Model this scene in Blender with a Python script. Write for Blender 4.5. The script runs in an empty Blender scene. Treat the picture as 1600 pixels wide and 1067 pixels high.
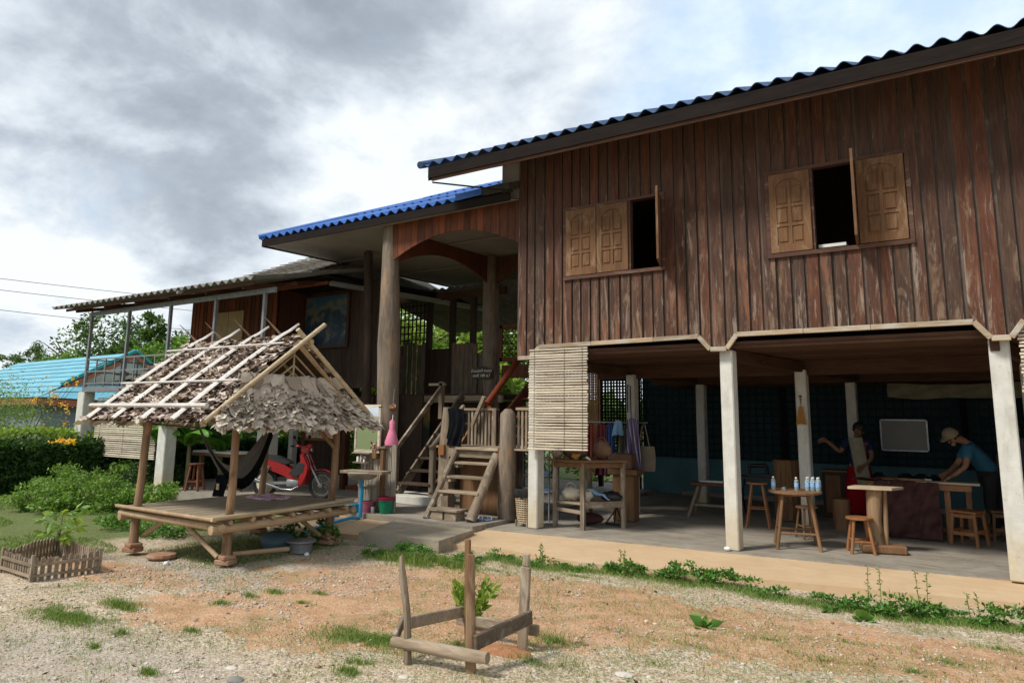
import bpy, bmesh, math, random
import numpy as np
from mathutils import Vector, Matrix, Euler
random.seed(7); rng = np.random.default_rng(7)
S = bpy.context.scene
COL = S.collection
# ---------------------------------------------------------------- camera
F, CX, CY = 1130.0, 800.0, 467.0
CAM = Vector((6.0831, -9.4909, 1.63))
R = np.array([[0.82963952, -0.08066619, -0.55244116], [0.55816322, 0.14169965, 0.81754207], [0.01233272, -0.98661754, 0.16258453]])
cd = bpy.data.cameras.new('camera'); cam = bpy.data.objects.new('camera', cd); COL.objects.link(cam)
cd.sensor_width = 36; cd.sensor_fit = 'HORIZONTAL'; cd.lens = F / 1600 * 36
cd.shift_y = -(533.5 - CY) / 1600
cd.clip_end = 2000; cd.clip_start = 0.05
right, down, fwd = Vector(R[:, 0]), Vector(R[:, 1]), Vector(R[:, 2])
mw = Matrix((( right.x, -down.x, -fwd.x, CAM.x), (right.y, -down.y, -fwd.y, CAM.y), (right.z, -down.z, -fwd.z, CAM.z), (0, 0, 0, 1)))
cam.matrix_world = mw
S.camera = cam
def ray(px, py): return Vector(R @ np.array([px - CX, py - CY, F]))
def atz(px, py, z=-0.12):
    d = ray(px, py); return CAM + d * ((z - CAM.z) / d.z)
def aty(px, py, y):
    d = ray(px, py); return CAM + d * ((y - CAM.y) / d.y)
# ---------------------------------------------------------------- world and sun
S.view_settings.view_transform = 'Standard'; S.view_settings.look = 'None'
S.view_settings.gamma = 1; S.view_settings.use_curve_mapping = False
S.view_settings.exposure = 0.40
SUN = Vector((-0.38, -0.69, 0.93)).normalized()       # towards the sun
W = bpy.data.worlds.new('World'); S.world = W; W.use_nodes = True
nt = W.node_tree; nt.nodes.clear()
def N(nt, t, **k):
    n = nt.nodes.new(t)
    for a, b in k.items(): setattr(n, a, b)
    return n
def L(nt, a, b): nt.links.new(a, b)
def ramp(nt, fac, stops, interp='LINEAR'):
    r = N(nt, 'ShaderNodeValToRGB'); r.color_ramp.interpolation = interp
    e = r.color_ramp.elements
    while len(e) < len(stops): e.new(0.5)
    for i, (p, c) in enumerate(stops):
        e[i].position = p; e[i].color = (*c, 1) if len(c) == 3 else c
    L(nt, fac, r.inputs[0]); return r.outputs[0]
def mixc(nt, fac, a, b, mode='MIX'):
    m = N(nt, 'ShaderNodeMix', data_type='RGBA', blend_type=mode)
    for s, v in ((m.inputs[0], fac), (m.inputs[6], a), (m.inputs[7], b)):
        if isinstance(v, (int, float)): s.default_value = v
        elif isinstance(v, tuple): s.default_value = (*v, 1)
        else: L(nt, v, s)
    return m.outputs[2]
def mth(nt, op, a, b=None, clamp=False):
    m = N(nt, 'ShaderNodeMath', operation=op); m.use_clamp = clamp
    for s, v in zip(m.inputs, (a, b)):
        if v is None: continue
        if isinstance(v, (int, float)): s.default_value = v
        else: L(nt, v, s)
    return m.outputs[0]
def noise(nt, vec, scale, detail=4, rough=0.55, dist=0.0):
    n = N(nt, 'ShaderNodeTexNoise'); n.inputs['Scale'].default_value = scale; n.inputs['Detail'].default_value = detail
    n.inputs['Roughness'].default_value = rough; n.inputs['Distortion'].default_value = dist
    L(nt, vec, n.inputs['Vector']); return n.outputs['Fac']
def mapping(nt, vec, scale=(1, 1, 1), loc=(0, 0, 0)):
    m = N(nt, 'ShaderNodeMapping'); m.inputs['Scale'].default_value = scale; m.inputs['Location'].default_value = loc
    L(nt, vec, m.inputs['Vector']); return m.outputs[0]
sky = N(nt, 'ShaderNodeTexSky', sky_type='NISHITA'); sky.sun_disc = False
sky.sun_elevation = math.asin(SUN.z); sky.sun_rotation = math.atan2(SUN.x, SUN.y)
tc = N(nt, 'ShaderNodeTexCoord')
gen = tc.outputs['Generated']
sep = N(nt, 'ShaderNodeSeparateXYZ'); L(nt, gen, sep.inputs[0])
# clouds lie on a flat layer: project direction onto a plane
den = mth(nt, 'MAXIMUM', mth(nt, 'ADD', sep.outputs[2], 0.38), 0.10)
cmb = N(nt, 'ShaderNodeCombineXYZ')
L(nt, mth(nt, 'DIVIDE', sep.outputs[0], den), cmb.inputs[0]); L(nt, mth(nt, 'DIVIDE', sep.outputs[1], den), cmb.inputs[1])
pl = cmb.outputs[0]
def blob(px, py, width, gain):
    d = ray(px, py).normalized()
    dp = N(nt, 'ShaderNodeVectorMath', operation='DOT_PRODUCT'); L(nt, gen, dp.inputs[0]); dp.inputs[1].default_value = d
    c0 = math.cos(math.radians(width))
    mr = N(nt, 'ShaderNodeMapRange', interpolation_type='SMOOTHSTEP'); L(nt, dp.outputs['Value'], mr.inputs[0])
    mr.inputs[1].default_value = c0; mr.inputs[2].default_value = 1.0; mr.inputs[3].default_value = 0; mr.inputs[4].default_value = gain
    return mr.outputs[0]
n1 = noise(nt, mapping(nt, pl, (1, 1, 1), (2.3, 0.7, 0)), 2.6, 10, 0.58, 0.2)
n2 = noise(nt, mapping(nt, pl, (1, 1, 1), (7.1, 3.3, 1)), 8.0, 6, 0.6, 0.1)
lum = mth(nt, 'ADD', mth(nt, 'MULTIPLY', n1, 1.9), mth(nt, 'ADD', mth(nt, 'MULTIPLY', n2, 0.35), -0.32))
for b in (blob(480, 100, 20, -0.30), blob(160, 60, 16, -0.10), blob(330, 395, 8, -0.14), blob(180, 260, 10, 0.2), blob(560, 320, 17, 0.22), blob(700, 200, 10, 0.1), blob(800, 90, 14, 0.06), blob(60, 440, 11, 0.20), blob(40, 20, 8, 0.12)):
    lum = mth(nt, 'ADD', lum, b)
cloud = ramp(nt, lum, [(0.36, (0.225, 0.255, 0.30)), (0.60, (0.31, 0.35, 0.40)), (0.80, (0.46, 0.505, 0.555)), (0.98, (0.60, 0.64, 0.665)), (1.0, (0.62, 0.66, 0.68))])
cov = mth(nt, 'ADD', n1, blob(1350, 120, 24, -0.42))
cov = mth(nt, 'ADD', cov, blob(-100, 500, 8, -0.05))
covm = ramp(nt, cov, [(0.10, (0.12, 0.12, 0.12)), (0.42, (1, 1, 1))], 'EASE')
skyc = N(nt, 'ShaderNodeMix', data_type='RGBA', blend_type='MULTIPLY'); skyc.inputs[0].default_value = 1
L(nt, sky.outputs[0], skyc.inputs[6]); skyc.inputs[7].default_value = (0.088, 0.088, 0.088, 1)
wis = ramp(nt, n2, [(0.38, (0, 0, 0)), (0.68, (0.55, 0.55, 0.55))])
veil = mixc(nt, wis, mixc(nt, 0.75, skyc.outputs[2], (0.50, 0.64, 0.79)), (0.68, 0.75, 0.80))
allc = mixc(nt, covm, veil, cloud)
bg = N(nt, 'ShaderNodeBackground'); L(nt, allc, bg.inputs[0]); bg.inputs[1].default_value = 1.2
ow = N(nt, 'ShaderNodeOutputWorld'); L(nt, bg.outputs[0], ow.inputs[0])
sd = bpy.data.lights.new('sun', 'SUN'); sun = bpy.data.objects.new('sun', sd); COL.objects.link(sun)
sd.energy = 3.0; sd.angle = math.radians(12); sd.color = (1.0, 0.95, 0.86)
sun.rotation_euler = SUN.to_track_quat('Z', 'Y').to_euler()

# ---------------------------------------------------------------- materials
def newmat(name, rough=0.75, spec=0.25):
    m = bpy.data.materials.new(name); m.use_nodes = True; nt = m.node_tree
    b = nt.nodes['Principled BSDF']; b.inputs['Roughness'].default_value = rough
    b.inputs['Specular IOR Level'].default_value = spec
    return m, nt, b
def objc(nt): return N(nt, 'ShaderNodeTexCoord').outputs['Object']
def bump(nt, b, h, strength=0.4, dist=0.01):
    n = N(nt, 'ShaderNodeBump'); n.inputs['Strength'].default_value = strength; n.inputs['Distance'].default_value = dist
    L(nt, h, n.inputs['Height']); L(nt, n.outputs[0], b.inputs['Normal'])
def rnd(nt): return N(nt, 'ShaderNodeObjectInfo').outputs['Random']
def wood(name, dark, light, axis='Z', worn=None, wornamt=0.5, scale=1.0, tint=None, rough=0.75, var=0.5, spec=0.2):
    m, nt, b = newmat(name, rough, spec)
    oi = rnd(nt); v = objc(nt)
    s = {'X': (0.09, 1, 1), 'Y': (1, 0.09, 1), 'Z': (1, 1, 0.09)}[axis]
    off = N(nt, 'ShaderNodeVectorMath', operation='ADD'); L(nt, v, off.inputs[0])
    cc = N(nt, 'ShaderNodeCombineXYZ'); L(nt, mth(nt, 'MULTIPLY', oi, 31.7), cc.inputs[0]); L(nt, mth(nt, 'MULTIPLY', oi, 17.3), cc.inputs[1]); L(nt, mth(nt, 'MULTIPLY', oi, 57.1), cc.inputs[2])
    L(nt, cc.outputs[0], off.inputs[1])
    g = noise(nt, mapping(nt, off.outputs[0], tuple(a * scale for a in s)), 34, 6, 0.65, 0.5)
    big = noise(nt, mapping(nt, off.outputs[0], tuple(a * scale for a in (s[0] ** .5, s[1] ** .5, s[2] ** .5))), 5, 5, 0.6, 0.6)
    f = mth(nt, 'ADD', mth(nt, 'MULTIPLY', g, 0.6), mth(nt, 'MULTIPLY', big, 0.5))
    c = ramp(nt, f, [(0.30, dark), (0.78, light)])
    if tint:
        t = ramp(nt, oi, [(0.0, tint[0]), (0.4, (1, 1, 1)), (0.6, (1, 1, 1)), (1.0, tint[1])])
        c = mixc(nt, 1.0, c, t, 'MULTIPLY')
    hv = mth(nt, 'ADD', mth(nt, 'MULTIPLY', oi, var), 1 - var / 2)
    hs = N(nt, 'ShaderNodeHueSaturation'); L(nt, hv, hs.inputs['Value']); L(nt, c, hs.inputs['Color']); c = hs.outputs[0]
    if worn:
        w = noise(nt, mapping(nt, off.outputs[0], tuple(a * scale for a in (s[0] ** .55, s[1] ** .55, s[2] ** .55))), 7, 7, 0.68, 0.8)
        wf = ramp(nt, w, [(0.60 - 0.16 * wornamt, (0, 0, 0)), (0.70 - 0.1 * wornamt, (0.8, 0.8, 0.8))])
        c = mixc(nt, wf, c, worn)
    L(nt, c, b.inputs['Base Color'])
    bump(nt, b, mth(nt, 'ADD', g, mth(nt, 'MULTIPLY', big, 0.8)), 0.75, 0.006)
    return m
def plain(name, c1, c2=None, scale=8, rough=0.7, spec=0.3, bmp=0.0, metal=0, var=0.0, detail=5, dirt=None, dirtamt=0.4):
    m, nt, b = newmat(name, rough, spec); v = objc(nt)
    f = noise(nt, v, scale, detail, 0.6)
    c = ramp(nt, f, [(0.35, c1), (0.68, c2 or tuple(x * 0.8 for x in c1))])
    if dirt:
        d = noise(nt, v, scale * 0.4, 7, 0.7, 0.5)
        c = mixc(nt, ramp(nt, d, [(0.62 - 0.2 * dirtamt, (0, 0, 0)), (0.72, (0.75, 0.75, 0.75))]), c, dirt)
    if var:
        hs = N(nt, 'ShaderNodeHueSaturation'); L(nt, mth(nt, 'ADD', mth(nt, 'MULTIPLY', rnd(nt), var), 1 - var / 2), hs.inputs['Value']); L(nt, c, hs.inputs['Color']); c = hs.outputs[0]
    L(nt, c, b.inputs['Base Color']); b.inputs['Metallic'].default_value = metal
    if bmp: bump(nt, b, noise(nt, v, scale * 6, 5, 0.65), bmp, 0.006)
    return m
def leafmat(name, stops, rough=0.5, trans=0.35):
    m, nt, b = newmat(name, rough, 0.35)
    g = N(nt, 'ShaderNodeNewGeometry').outputs['Random Per Island']
    c = ramp(nt, g, stops)
    L(nt, c, b.inputs['Base Color'])
    t = N(nt, 'ShaderNodeBsdfTranslucent'); L(nt, mixc(nt, 1, c, (1.25, 1.3, 0.7), 'MULTIPLY'), t.inputs[0])
    mx = N(nt, 'ShaderNodeMixShader'); mx.inputs[0].default_value = trans
    L(nt, b.outputs[0], mx.inputs[1]); L(nt, t.outputs[0], mx.inputs[2])
    L(nt, mx.outputs[0], nt.nodes['Material Output'].inputs[0])
    return m
Mt = {}
def facade_mat():
    m, nt, b = newmat('old_siding', 0.7, 0.22)
    v = objc(nt); oi = rnd(nt)
    cc = N(nt, 'ShaderNodeCombineXYZ'); L(nt, mth(nt, 'MULTIPLY', oi, 41.0), cc.inputs[0]); L(nt, mth(nt, 'MULTIPLY', oi, 23.0), cc.inputs[2])
    off = N(nt, 'ShaderNodeVectorMath', operation='ADD'); L(nt, v, off.inputs[0]); L(nt, cc.outputs[0], off.inputs[1]); o = off.outputs[0]
    sx = N(nt, 'ShaderNodeSeparateXYZ'); L(nt, v, sx.inputs[0]); z = sx.outputs[2]
    g = noise(nt, mapping(nt, o, (1, 1, 0.05)), 60, 6, 0.7, 0.4)
    mid = noise(nt, mapping(nt, o, (1, 1, 0.16)), 11, 7, 0.66, 0.7)
    c = ramp(nt, mth(nt, 'ADD', mth(nt, 'MULTIPLY', g, 0.5), mth(nt, 'MULTIPLY', mid, 0.5)), [(0.30, (0.027, 0.014, 0.010)), (0.50, (0.072, 0.034, 0.022)), (0.72, (0.145, 0.075, 0.047))])
    # boards differ: some orange red, some grey brown
    t = ramp(nt, oi, [(0.0, (1.2, 0.95, 0.85)), (0.25, (1.0, 1.0, 1.0)), (0.6, (0.82, 0.98, 1.08)), (0.88, (1.0, 0.97, 0.95)), (1.0, (1.3, 1.0, 0.88))])
    c = mixc(nt, 1, c, t, 'MULTIPLY')
    # old varnish, weathered away lower down where rain splashes past the eave
    rel = N(nt, 'ShaderNodeMapRange'); L(nt, z, rel.inputs[0]); rel.inputs[1].default_value = 5.3; rel.inputs[2].default_value = 2.7; rel.inputs[3].default_value = 0.0; rel.inputs[4].default_value = 0.13
    w = mth(nt, 'ADD', noise(nt, mapping(nt, o, (1, 1, 0.22)), 8.5, 8, 0.7, 0.9), rel.outputs[0])
    c = mixc(nt, ramp(nt, w, [(0.62, (0, 0, 0)), (0.75, (0.65, 0.65, 0.65))]), c, (0.24, 0.165, 0.11))
    w2 = mth(nt, 'ADD', noise(nt, mapping(nt, o, (1, 1, 0.10), (5, 0, 3)), 16, 8, 0.72, 0.6), rel.outputs[0])
    c = mixc(nt, ramp(nt, w2, [(0.66, (0, 0, 0)), (0.74, (0.6, 0.6, 0.6))]), c, (0.30, 0.25, 0.21))
    ro = mth(nt, 'ADD', noise(nt, mapping(nt, o, (1, 1, 0.12), (9, 4, 8)), 7, 6, 0.6, 0.5), rel.outputs[0])
    c = mixc(nt, ramp(nt, ro, [(0.65, (0, 0, 0)), (0.78, (0.7, 0.7, 0.7))]), c, (0.20, 0.085, 0.045))
    L(nt, c, b.inputs['Base Color'])
    bump(nt, b, mth(nt, 'ADD', g, mth(nt, 'MULTIPLY', w, 0.6)), 0.55, 0.004)
    return m
Mt['siding'] = facade_mat()
Mt['batten'] = wood('grey_batten', (0.055, 0.042, 0.036), (0.15, 0.115, 0.095), 'Z', (0.2, 0.17, 0.14), 0.3)
Mt['redwood'] = wood('red_brown_planks', (0.05, 0.017, 0.010), (0.17, 0.062, 0.032), 'Z', None, 0, tint=((0.8, 0.9, 0.9), (1.4, 1.1, 0.9)))
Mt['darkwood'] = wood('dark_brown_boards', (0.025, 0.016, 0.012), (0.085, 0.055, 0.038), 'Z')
Mt['darkwoodx'] = wood('dark_brown_beams', (0.035, 0.018, 0.012), (0.12, 0.06, 0.036), 'X')
Mt['darkwoody'] = wood('dark_brown_joists', (0.03, 0.016, 0.011), (0.10, 0.05, 0.03), 'Y')
Mt['trim'] = wood('bleached_trim', (0.22, 0.15, 0.09), (0.50, 0.40, 0.28), 'X', (0.42, 0.40, 0.36), 0.6)
Mt['fascia'] = wood('dark_fascia', (0.008, 0.007, 0.007), (0.024, 0.018, 0.016), 'X', spec=0.05)
Mt['shutter'] = wood('golden_brown_shutter', (0.075, 0.036, 0.018), (0.20, 0.105, 0.050), 'Z', (0.25, 0.17, 0.10), 0.45, var=0.25)
Mt['winframe'] = wood('dark_red_frame', (0.05, 0.022, 0.018), (0.13, 0.07, 0.05), 'X', (0.22, 0.17, 0.13), 0.2)
Mt['log'] = wood('grey_brown_log', (0.045, 0.033, 0.026), (0.28, 0.225, 0.17), 'Z', (0.34, 0.20, 0.11), 0.35, scale=0.7, var=0.15)
Mt['oldz'] = wood('old_grey_wood', (0.075, 0.055, 0.038), (0.34, 0.265, 0.19), 'Z', (0.42, 0.36, 0.29), 0.4)
Mt['oldx'] = wood('old_grey_wood_lengthwise', (0.13, 0.095, 0.065), (0.38, 0.30, 0.21), 'X', (0.42, 0.36, 0.29), 0.4)
Mt['oldy'] = wood('old_grey_wood_across', (0.13, 0.095, 0.065), (0.36, 0.28, 0.20), 'Y', (0.42, 0.36, 0.29), 0.4)
Mt['browz'] = wood('brown_wood', (0.10, 0.052, 0.026), (0.27, 0.15, 0.075), 'Z', None, 0, var=0.3)
Mt['orangez'] = wood('orange_varnished_wood', (0.16, 0.06, 0.022), (0.36, 0.16, 0.06), 'Z', None, 0, rough=0.45, spec=0.4, var=0.2)
Mt['bamboo'] = wood('yellow_bamboo', (0.36, 0.26, 0.12), (0.62, 0.48, 0.27), 'X', (0.30, 0.25, 0.17), 0.25, rough=0.45, spec=0.4, var=0.3)
Mt['bamboogrey'] = wood('pale_split_bamboo', (0.40, 0.34, 0.26), (0.66, 0.59, 0.48), 'X', (0.25, 0.20, 0.15), 0.35, rough=0.6, var=0.4)
Mt['bamboowhite'] = wood('bleached_bamboo', (0.40, 0.37, 0.34), (0.70, 0.67, 0.63), 'Y', (0.40, 0.36, 0.31), 0.25, rough=0.55, var=0.1)
Mt['peeled'] = wood('peeled_round_wood', (0.14, 0.08, 0.045), (0.36, 0.24, 0.14), 'Z', (0.12, 0.06, 0.032), 0.6, rough=0.6, var=0.2)
Mt['peeledx'] = wood('peeled_pole', (0.26, 0.17, 0.10), (0.50, 0.37, 0.23), 'Y', (0.28, 0.18, 0.10), 0.4, rough=0.6, var=0.2)
Mt['concrete'] = plain('painted_concrete', (0.56, 0.55, 0.50), (0.44, 0.42, 0.37), 5, 0.85, 0.2, 0.35, dirt=(0.40, 0.33, 0.22), dirtamt=0.25)
Mt['postc'] = None
Mt['soffit'] = plain('grey_white_soffit', (0.30, 0.27, 0.24), (0.24, 0.215, 0.19), 1.2, 0.9, 0.1)
Mt['bluetile'] = plain('blue_roof_tile', (0.035, 0.13, 0.42), (0.025, 0.10, 0.34), 3, 0.5, 0.4, 0.2, var=0.25, dirt=(0.06, 0.07, 0.09), dirtamt=0.35)
Mt['tiledark'] = plain('weathered_blue_tile', (0.05, 0.11, 0.25), (0.03, 0.05, 0.09), 4, 0.7, 0.3, 0.3, var=0.2, dirt=(0.035, 0.033, 0.03), dirtamt=0.6)
Mt['greytile'] = plain('grey_fibre_cement', (0.25, 0.24, 0.22), (0.16, 0.155, 0.145), 4, 0.9, 0.15, 0.4, var=0.2, dirt=(0.10, 0.09, 0.08), dirtamt=0.4)
Mt['steel'] = plain('grey_steel', (0.23, 0.24, 0.25), (0.16, 0.165, 0.17), 12, 0.5, 0.5, metal=0.3)
Mt['tin'] = plain('pale_tin', (0.5, 0.52, 0.53), (0.38, 0.40, 0.41), 9, 0.4, 0.5, metal=0.5)
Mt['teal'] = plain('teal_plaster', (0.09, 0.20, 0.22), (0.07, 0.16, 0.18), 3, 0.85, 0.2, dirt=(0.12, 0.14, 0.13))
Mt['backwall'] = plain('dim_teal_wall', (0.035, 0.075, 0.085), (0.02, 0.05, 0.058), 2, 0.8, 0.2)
Mt['boardgrey'] = plain('grey_whiteboard', (0.34, 0.34, 0.32), (0.30, 0.30, 0.28), 2, 0.5, 0.3)  # grey board, only slightly mottled
Mt['tealgrid'] = plain('dark_teal_slats', (0.008, 0.022, 0.024), (0.005, 0.015, 0.017), 6, 0.7, 0.3)
Mt['black'] = plain('black_plastic', (0.012, 0.012, 0.013), (0.02, 0.02, 0.021), 10, 0.45, 0.4)
Mt['rubber'] = plain('black_rubber', (0.014, 0.014, 0.014), (0.024, 0.024, 0.023), 30, 0.8, 0.2, 0.2)
Mt['chrome'] = plain('worn_chrome', (0.36, 0.36, 0.36), (0.22, 0.22, 0.22), 20, 0.25, 0.6, metal=0.9)
Mt['redpaint'] = plain('glossy_red_paint', (0.30, 0.004, 0.010), (0.24, 0.003, 0.008), 6, 0.22, 0.6)
Mt['white'] = plain('white_enamel', (0.72, 0.72, 0.70), (0.62, 0.61, 0.58), 8, 0.5, 0.4)
Mt['seatvinyl'] = plain('black_vinyl', (0.018, 0.018, 0.02), (0.03, 0.03, 0.03), 10, 0.4, 0.4)
def post_mat():
    m, nt, b = newmat('whitewashed_concrete_post', 0.85, 0.2)
    v = objc(nt); sx = N(nt, 'ShaderNodeSeparateXYZ'); L(nt, v, sx.inputs[0])
    f = noise(nt, v, 6, 6, 0.65)
    c = ramp(nt, f, [(0.35, (0.60, 0.60, 0.56)), (0.65, (0.50, 0.49, 0.45))])
    mr = N(nt, 'ShaderNodeMapRange'); L(nt, sx.outputs[2], mr.inputs[0]); mr.inputs[1].default_value = 1.1; mr.inputs[2].default_value = 0.0; mr.inputs[3].default_value = 0; mr.inputs[4].default_value = 0.42
    st = mth(nt, 'ADD', mr.outputs[0], mth(nt, 'MULTIPLY', noise(nt, v, 3.5, 6, 0.65), 0.55))
    c = mixc(nt, ramp(nt, st, [(0.42, (0, 0, 0)), (0.75, (0.85, 0.85, 0.85))]), c, (0.50, 0.38, 0.20))
    sp = noise(nt, v, 22, 4, 0.7)
    c = mixc(nt, ramp(nt, sp, [(0.63, (0, 0, 0)), (0.70, (0.6, 0.6, 0.6))]), c, (0.28, 0.25, 0.20))
    c = mixc(nt, ramp(nt, noise(nt, mapping(nt, v, (1, 1, .25)), 9, 6, .7), [(0.52, (0, 0, 0)), (0.68, (0.5, 0.5, 0.5))]), c, (0.36, 0.34, 0.28))
    L(nt, c, b.inputs['Base Color']); bump(nt, b, noise(nt, v, 40, 5, 0.7), 0.35, 0.006); return m
Mt['postc'] = post_mat()
# ---------------------------------------------------------------- geometry helpers
def wmat(o):
    m = Matrix.Identity(4)
    while o is not None: m = o.matrix_basis @ m; o = o.parent
    return m
class MB:
    def __init__(s): s.bm = bmesh.new()
    def box(s, c, d, rot=None, bev=0.0):
        mt = Matrix.Translation(Vector(c))
        if rot is not None: mt = mt @ Euler(rot).to_matrix().to_4x4()
        mt = mt @ Matrix.Diagonal((d[0], d[1], d[2], 1))
        r = bmesh.ops.create_cube(s.bm, size=1, matrix=mt)
        if bev: bmesh.ops.bevel(s.bm, geom=list({e for v in r['verts'] for e in v.link_edges}), offset=bev, segments=1, affect='EDGES')
        return s
    def b2(s, a, b, bev=0.0):
        a, b = Vector(a), Vector(b); return s.box((a + b) / 2, [abs(x) for x in (b - a)], None, bev)
    def beam(s, p, q, w, h, up=(0, 0, 1), bev=0.0):
        p, q = Vector(p), Vector(q); d = q - p; l = d.length; d.normalize()
        u = Vector(up)
        if abs(d.dot(u)) > 0.97: u = Vector((0, 1, 0))
        x = d.cross(u).normalized(); zz = x.cross(d)
        mt = Matrix((( d.x, x.x, zz.x, 0), (d.y, x.y, zz.y, 0), (d.z, x.z, zz.z, 0), (0, 0, 0, 1)))
        mt = Matrix.Translation((p + q) / 2) @ mt @ Matrix.Diagonal((l, w, h, 1))
        r = bmesh.ops.create_cube(s.bm, size=1, matrix=mt)
        if bev: bmesh.ops.bevel(s.bm, geom=list({e for v in r['verts'] for e in v.link_edges}), offset=bev, segments=1, affect='EDGES')
        return s
    def tube(s, pts, r, n=8, wob=0.0, cap=True):
        pts = [Vector(p) for p in pts]
        rs = r if isinstance(r, (list, tuple)) else [r] * len(pts)
        rings = []; prev = None
        for i, p in enumerate(pts):
            d = (pts[min(i + 1, len(pts) - 1)] - pts[max(i - 1, 0)]).normalized()
            if prev is None:
                a = Vector((0, 0, 1)) if abs(d.z) < 0.9 else Vector((1, 0, 0))
            else: a = prev
            x = (a - d * a.dot(d)).normalized(); prev = x; yv = d.cross(x)
            ring = []
            for k in range(n):
                t = 2 * math.pi * k / n; rr = rs[i] * (1 + wob * (random.random() - .5))
                ring.append(s.bm.verts.new(p + x * math.cos(t) * rr + yv * math.sin(t) * rr))
            rings.append(ring)
        for a, b in zip(rings, rings[1:]):
            for k in range(n): s.bm.faces.new((a[k], a[(k + 1) % n], b[(k + 1) % n], b[k]))
        if cap:
            s.bm.faces.new(rings[0][::-1]); s.bm.faces.new(rings[-1])
        return s
    def prism(s, poly, off):
        a = [s.bm.verts.new(Vector(p)) for p in poly]; b = [s.bm.verts.new(Vector(p) + Vector(off)) for p in poly]
        n = len(a); s.bm.faces.new(a[::-1]); s.bm.faces.new(b)
        for i in range(n): s.bm.faces.new((a[i], a[(i + 1) % n], b[(i + 1) % n], b[i]))
        return s
    def lathe(s, c, prof, n=20):
        c = Vector(c); rings = []
        for r, z in prof:
            rings.append([s.bm.verts.new(c + Vector((max(r, 1e-4) * math.cos(2 * math.pi * k / n), max(r, 1e-4) * math.sin(2 * math.pi * k / n), z))) for k in range(n)])
        for a, b in zip(rings, rings[1:]):
            for k in range(n): s.bm.faces.new((a[k], a[(k + 1) % n], b[(k + 1) % n], b[k]))
        s.bm.faces.new(rings[0][::-1]); s.bm.faces.new(rings[-1]); return s
    def torus(s, c, axis, R_, r, n=28, m=8, sq=1.0):
        axis = Vector(axis).normalized(); a = Vector((0, 0, 1)) if abs(axis.z) < .9 else Vector((1, 0, 0)); x = (a - axis * a.dot(axis)).normalized(); yv = axis.cross(x); c = Vector(c)
        rings = []
        for i in range(n):
            t = 2 * math.pi * i / n; o = x * math.cos(t) + yv * math.sin(t)
            rings.append([s.bm.verts.new(c + o * (R_ + r * math.cos(2 * math.pi * k / m)) + axis * (r * sq * math.sin(2 * math.pi * k / m))) for k in range(m)])
        for i in range(n):
            p, q = rings[i], rings[(i + 1) % n]
            for k in range(m): s.bm.faces.new((p[k], p[(k + 1) % m], q[(k + 1) % m], q[k]))
        return s
    def ball(s, c, r, sc=(1, 1, 1), sub=2):
        bmesh.ops.create_icosphere(s.bm, subdivisions=sub, radius=1, matrix=Matrix.Translation(Vector(c)) @ Matrix.Diagonal((r * sc[0], r * sc[1], r * sc[2], 1))); return s
    def grid(s, fn, nu, nv):
        vs = [[s.bm.verts.new(Vector(fn(i / nu, j / nv))) for j in range(nv + 1)] for i in range(nu + 1)]
        for i in range(nu):
            for j in range(nv): s.bm.faces.new((vs[i][j], vs[i + 1][j], vs[i + 1][j + 1], vs[i][j + 1]))
        return s
    def thick(s, t):
        bmesh.ops.recalc_face_normals(s.bm, faces=s.bm.faces)
        bmesh.ops.solidify(s.bm, geom=s.bm.faces[:] , thickness=t); return s
    def cut(s, co, no):      # keep the side the normal points away from
        r = bmesh.ops.bisect_plane(s.bm, geom=s.bm.verts[:] + s.bm.edges[:] + s.bm.faces[:], plane_co=Vector(co), plane_no=Vector(no), clear_outer=True)
        ed = [g for g in r['geom_cut'] if isinstance(g, bmesh.types.BMEdge)]
        if ed: bmesh.ops.edgeloop_fill(s.bm, edges=ed)
        return s
    def build(s, name, mat, parent=None, smooth=False, local=False, label=None):
        bmesh.ops.recalc_face_normals(s.bm, faces=s.bm.faces)
        if parent is not None and not local: s.bm.transform(wmat(parent).inverted())
        me = bpy.data.meshes.new(name); s.bm.to_mesh(me); s.bm.free()
        if isinstance(mat, str): mat = Mt[mat]
        me.materials.append(mat)
        if smooth:
            for p in me.polygons: p.use_smooth = True
            try: me.set_sharp_from_angle(angle=math.radians(50))
            except Exception: pass
        o = bpy.data.objects.new(name, me); COL.objects.link(o)
        if parent is not None: o.parent = parent
        if label: o['label'] = label
        return o
def tag(o, label=None, cat=None, group=None, kind=None):
    if label: o['label'] = label
    if cat: o['category'] = cat
    if group: o['group'] = group
    if kind: o['kind'] = kind
    return o
def thing(name, label, cat, loc=(0, 0, 0), rz=0.0, group=None):
    o = bpy.data.objects.new(name, None); COL.objects.link(o); o.location = loc; o.rotation_euler = (0, 0, rz); o.empty_display_size = 0.1
    return tag(o, label, cat, group)
def place(me, name, parent, loc, rot=(0, 0, 0), scale=(1, 1, 1)):
    o = bpy.data.objects.new(name, me); COL.objects.link(o); o.parent = parent; o.location = loc; o.rotation_euler = rot; o.scale = scale; return o
def copy_thing(root, loc, rz=0.0, label=None, group=None):
    r = root.copy(); COL.objects.link(r); r.location = loc; r.rotation_euler = (0, 0, rz)
    if label: r['label'] = label
    if group: r['group'] = group
    for ch in list(root.children):
        c = ch.copy(); COL.objects.link(c); c.parent = r
        for g in list(ch.children):
            d = g.copy(); COL.objects.link(d); d.parent = c
    return r
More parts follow.
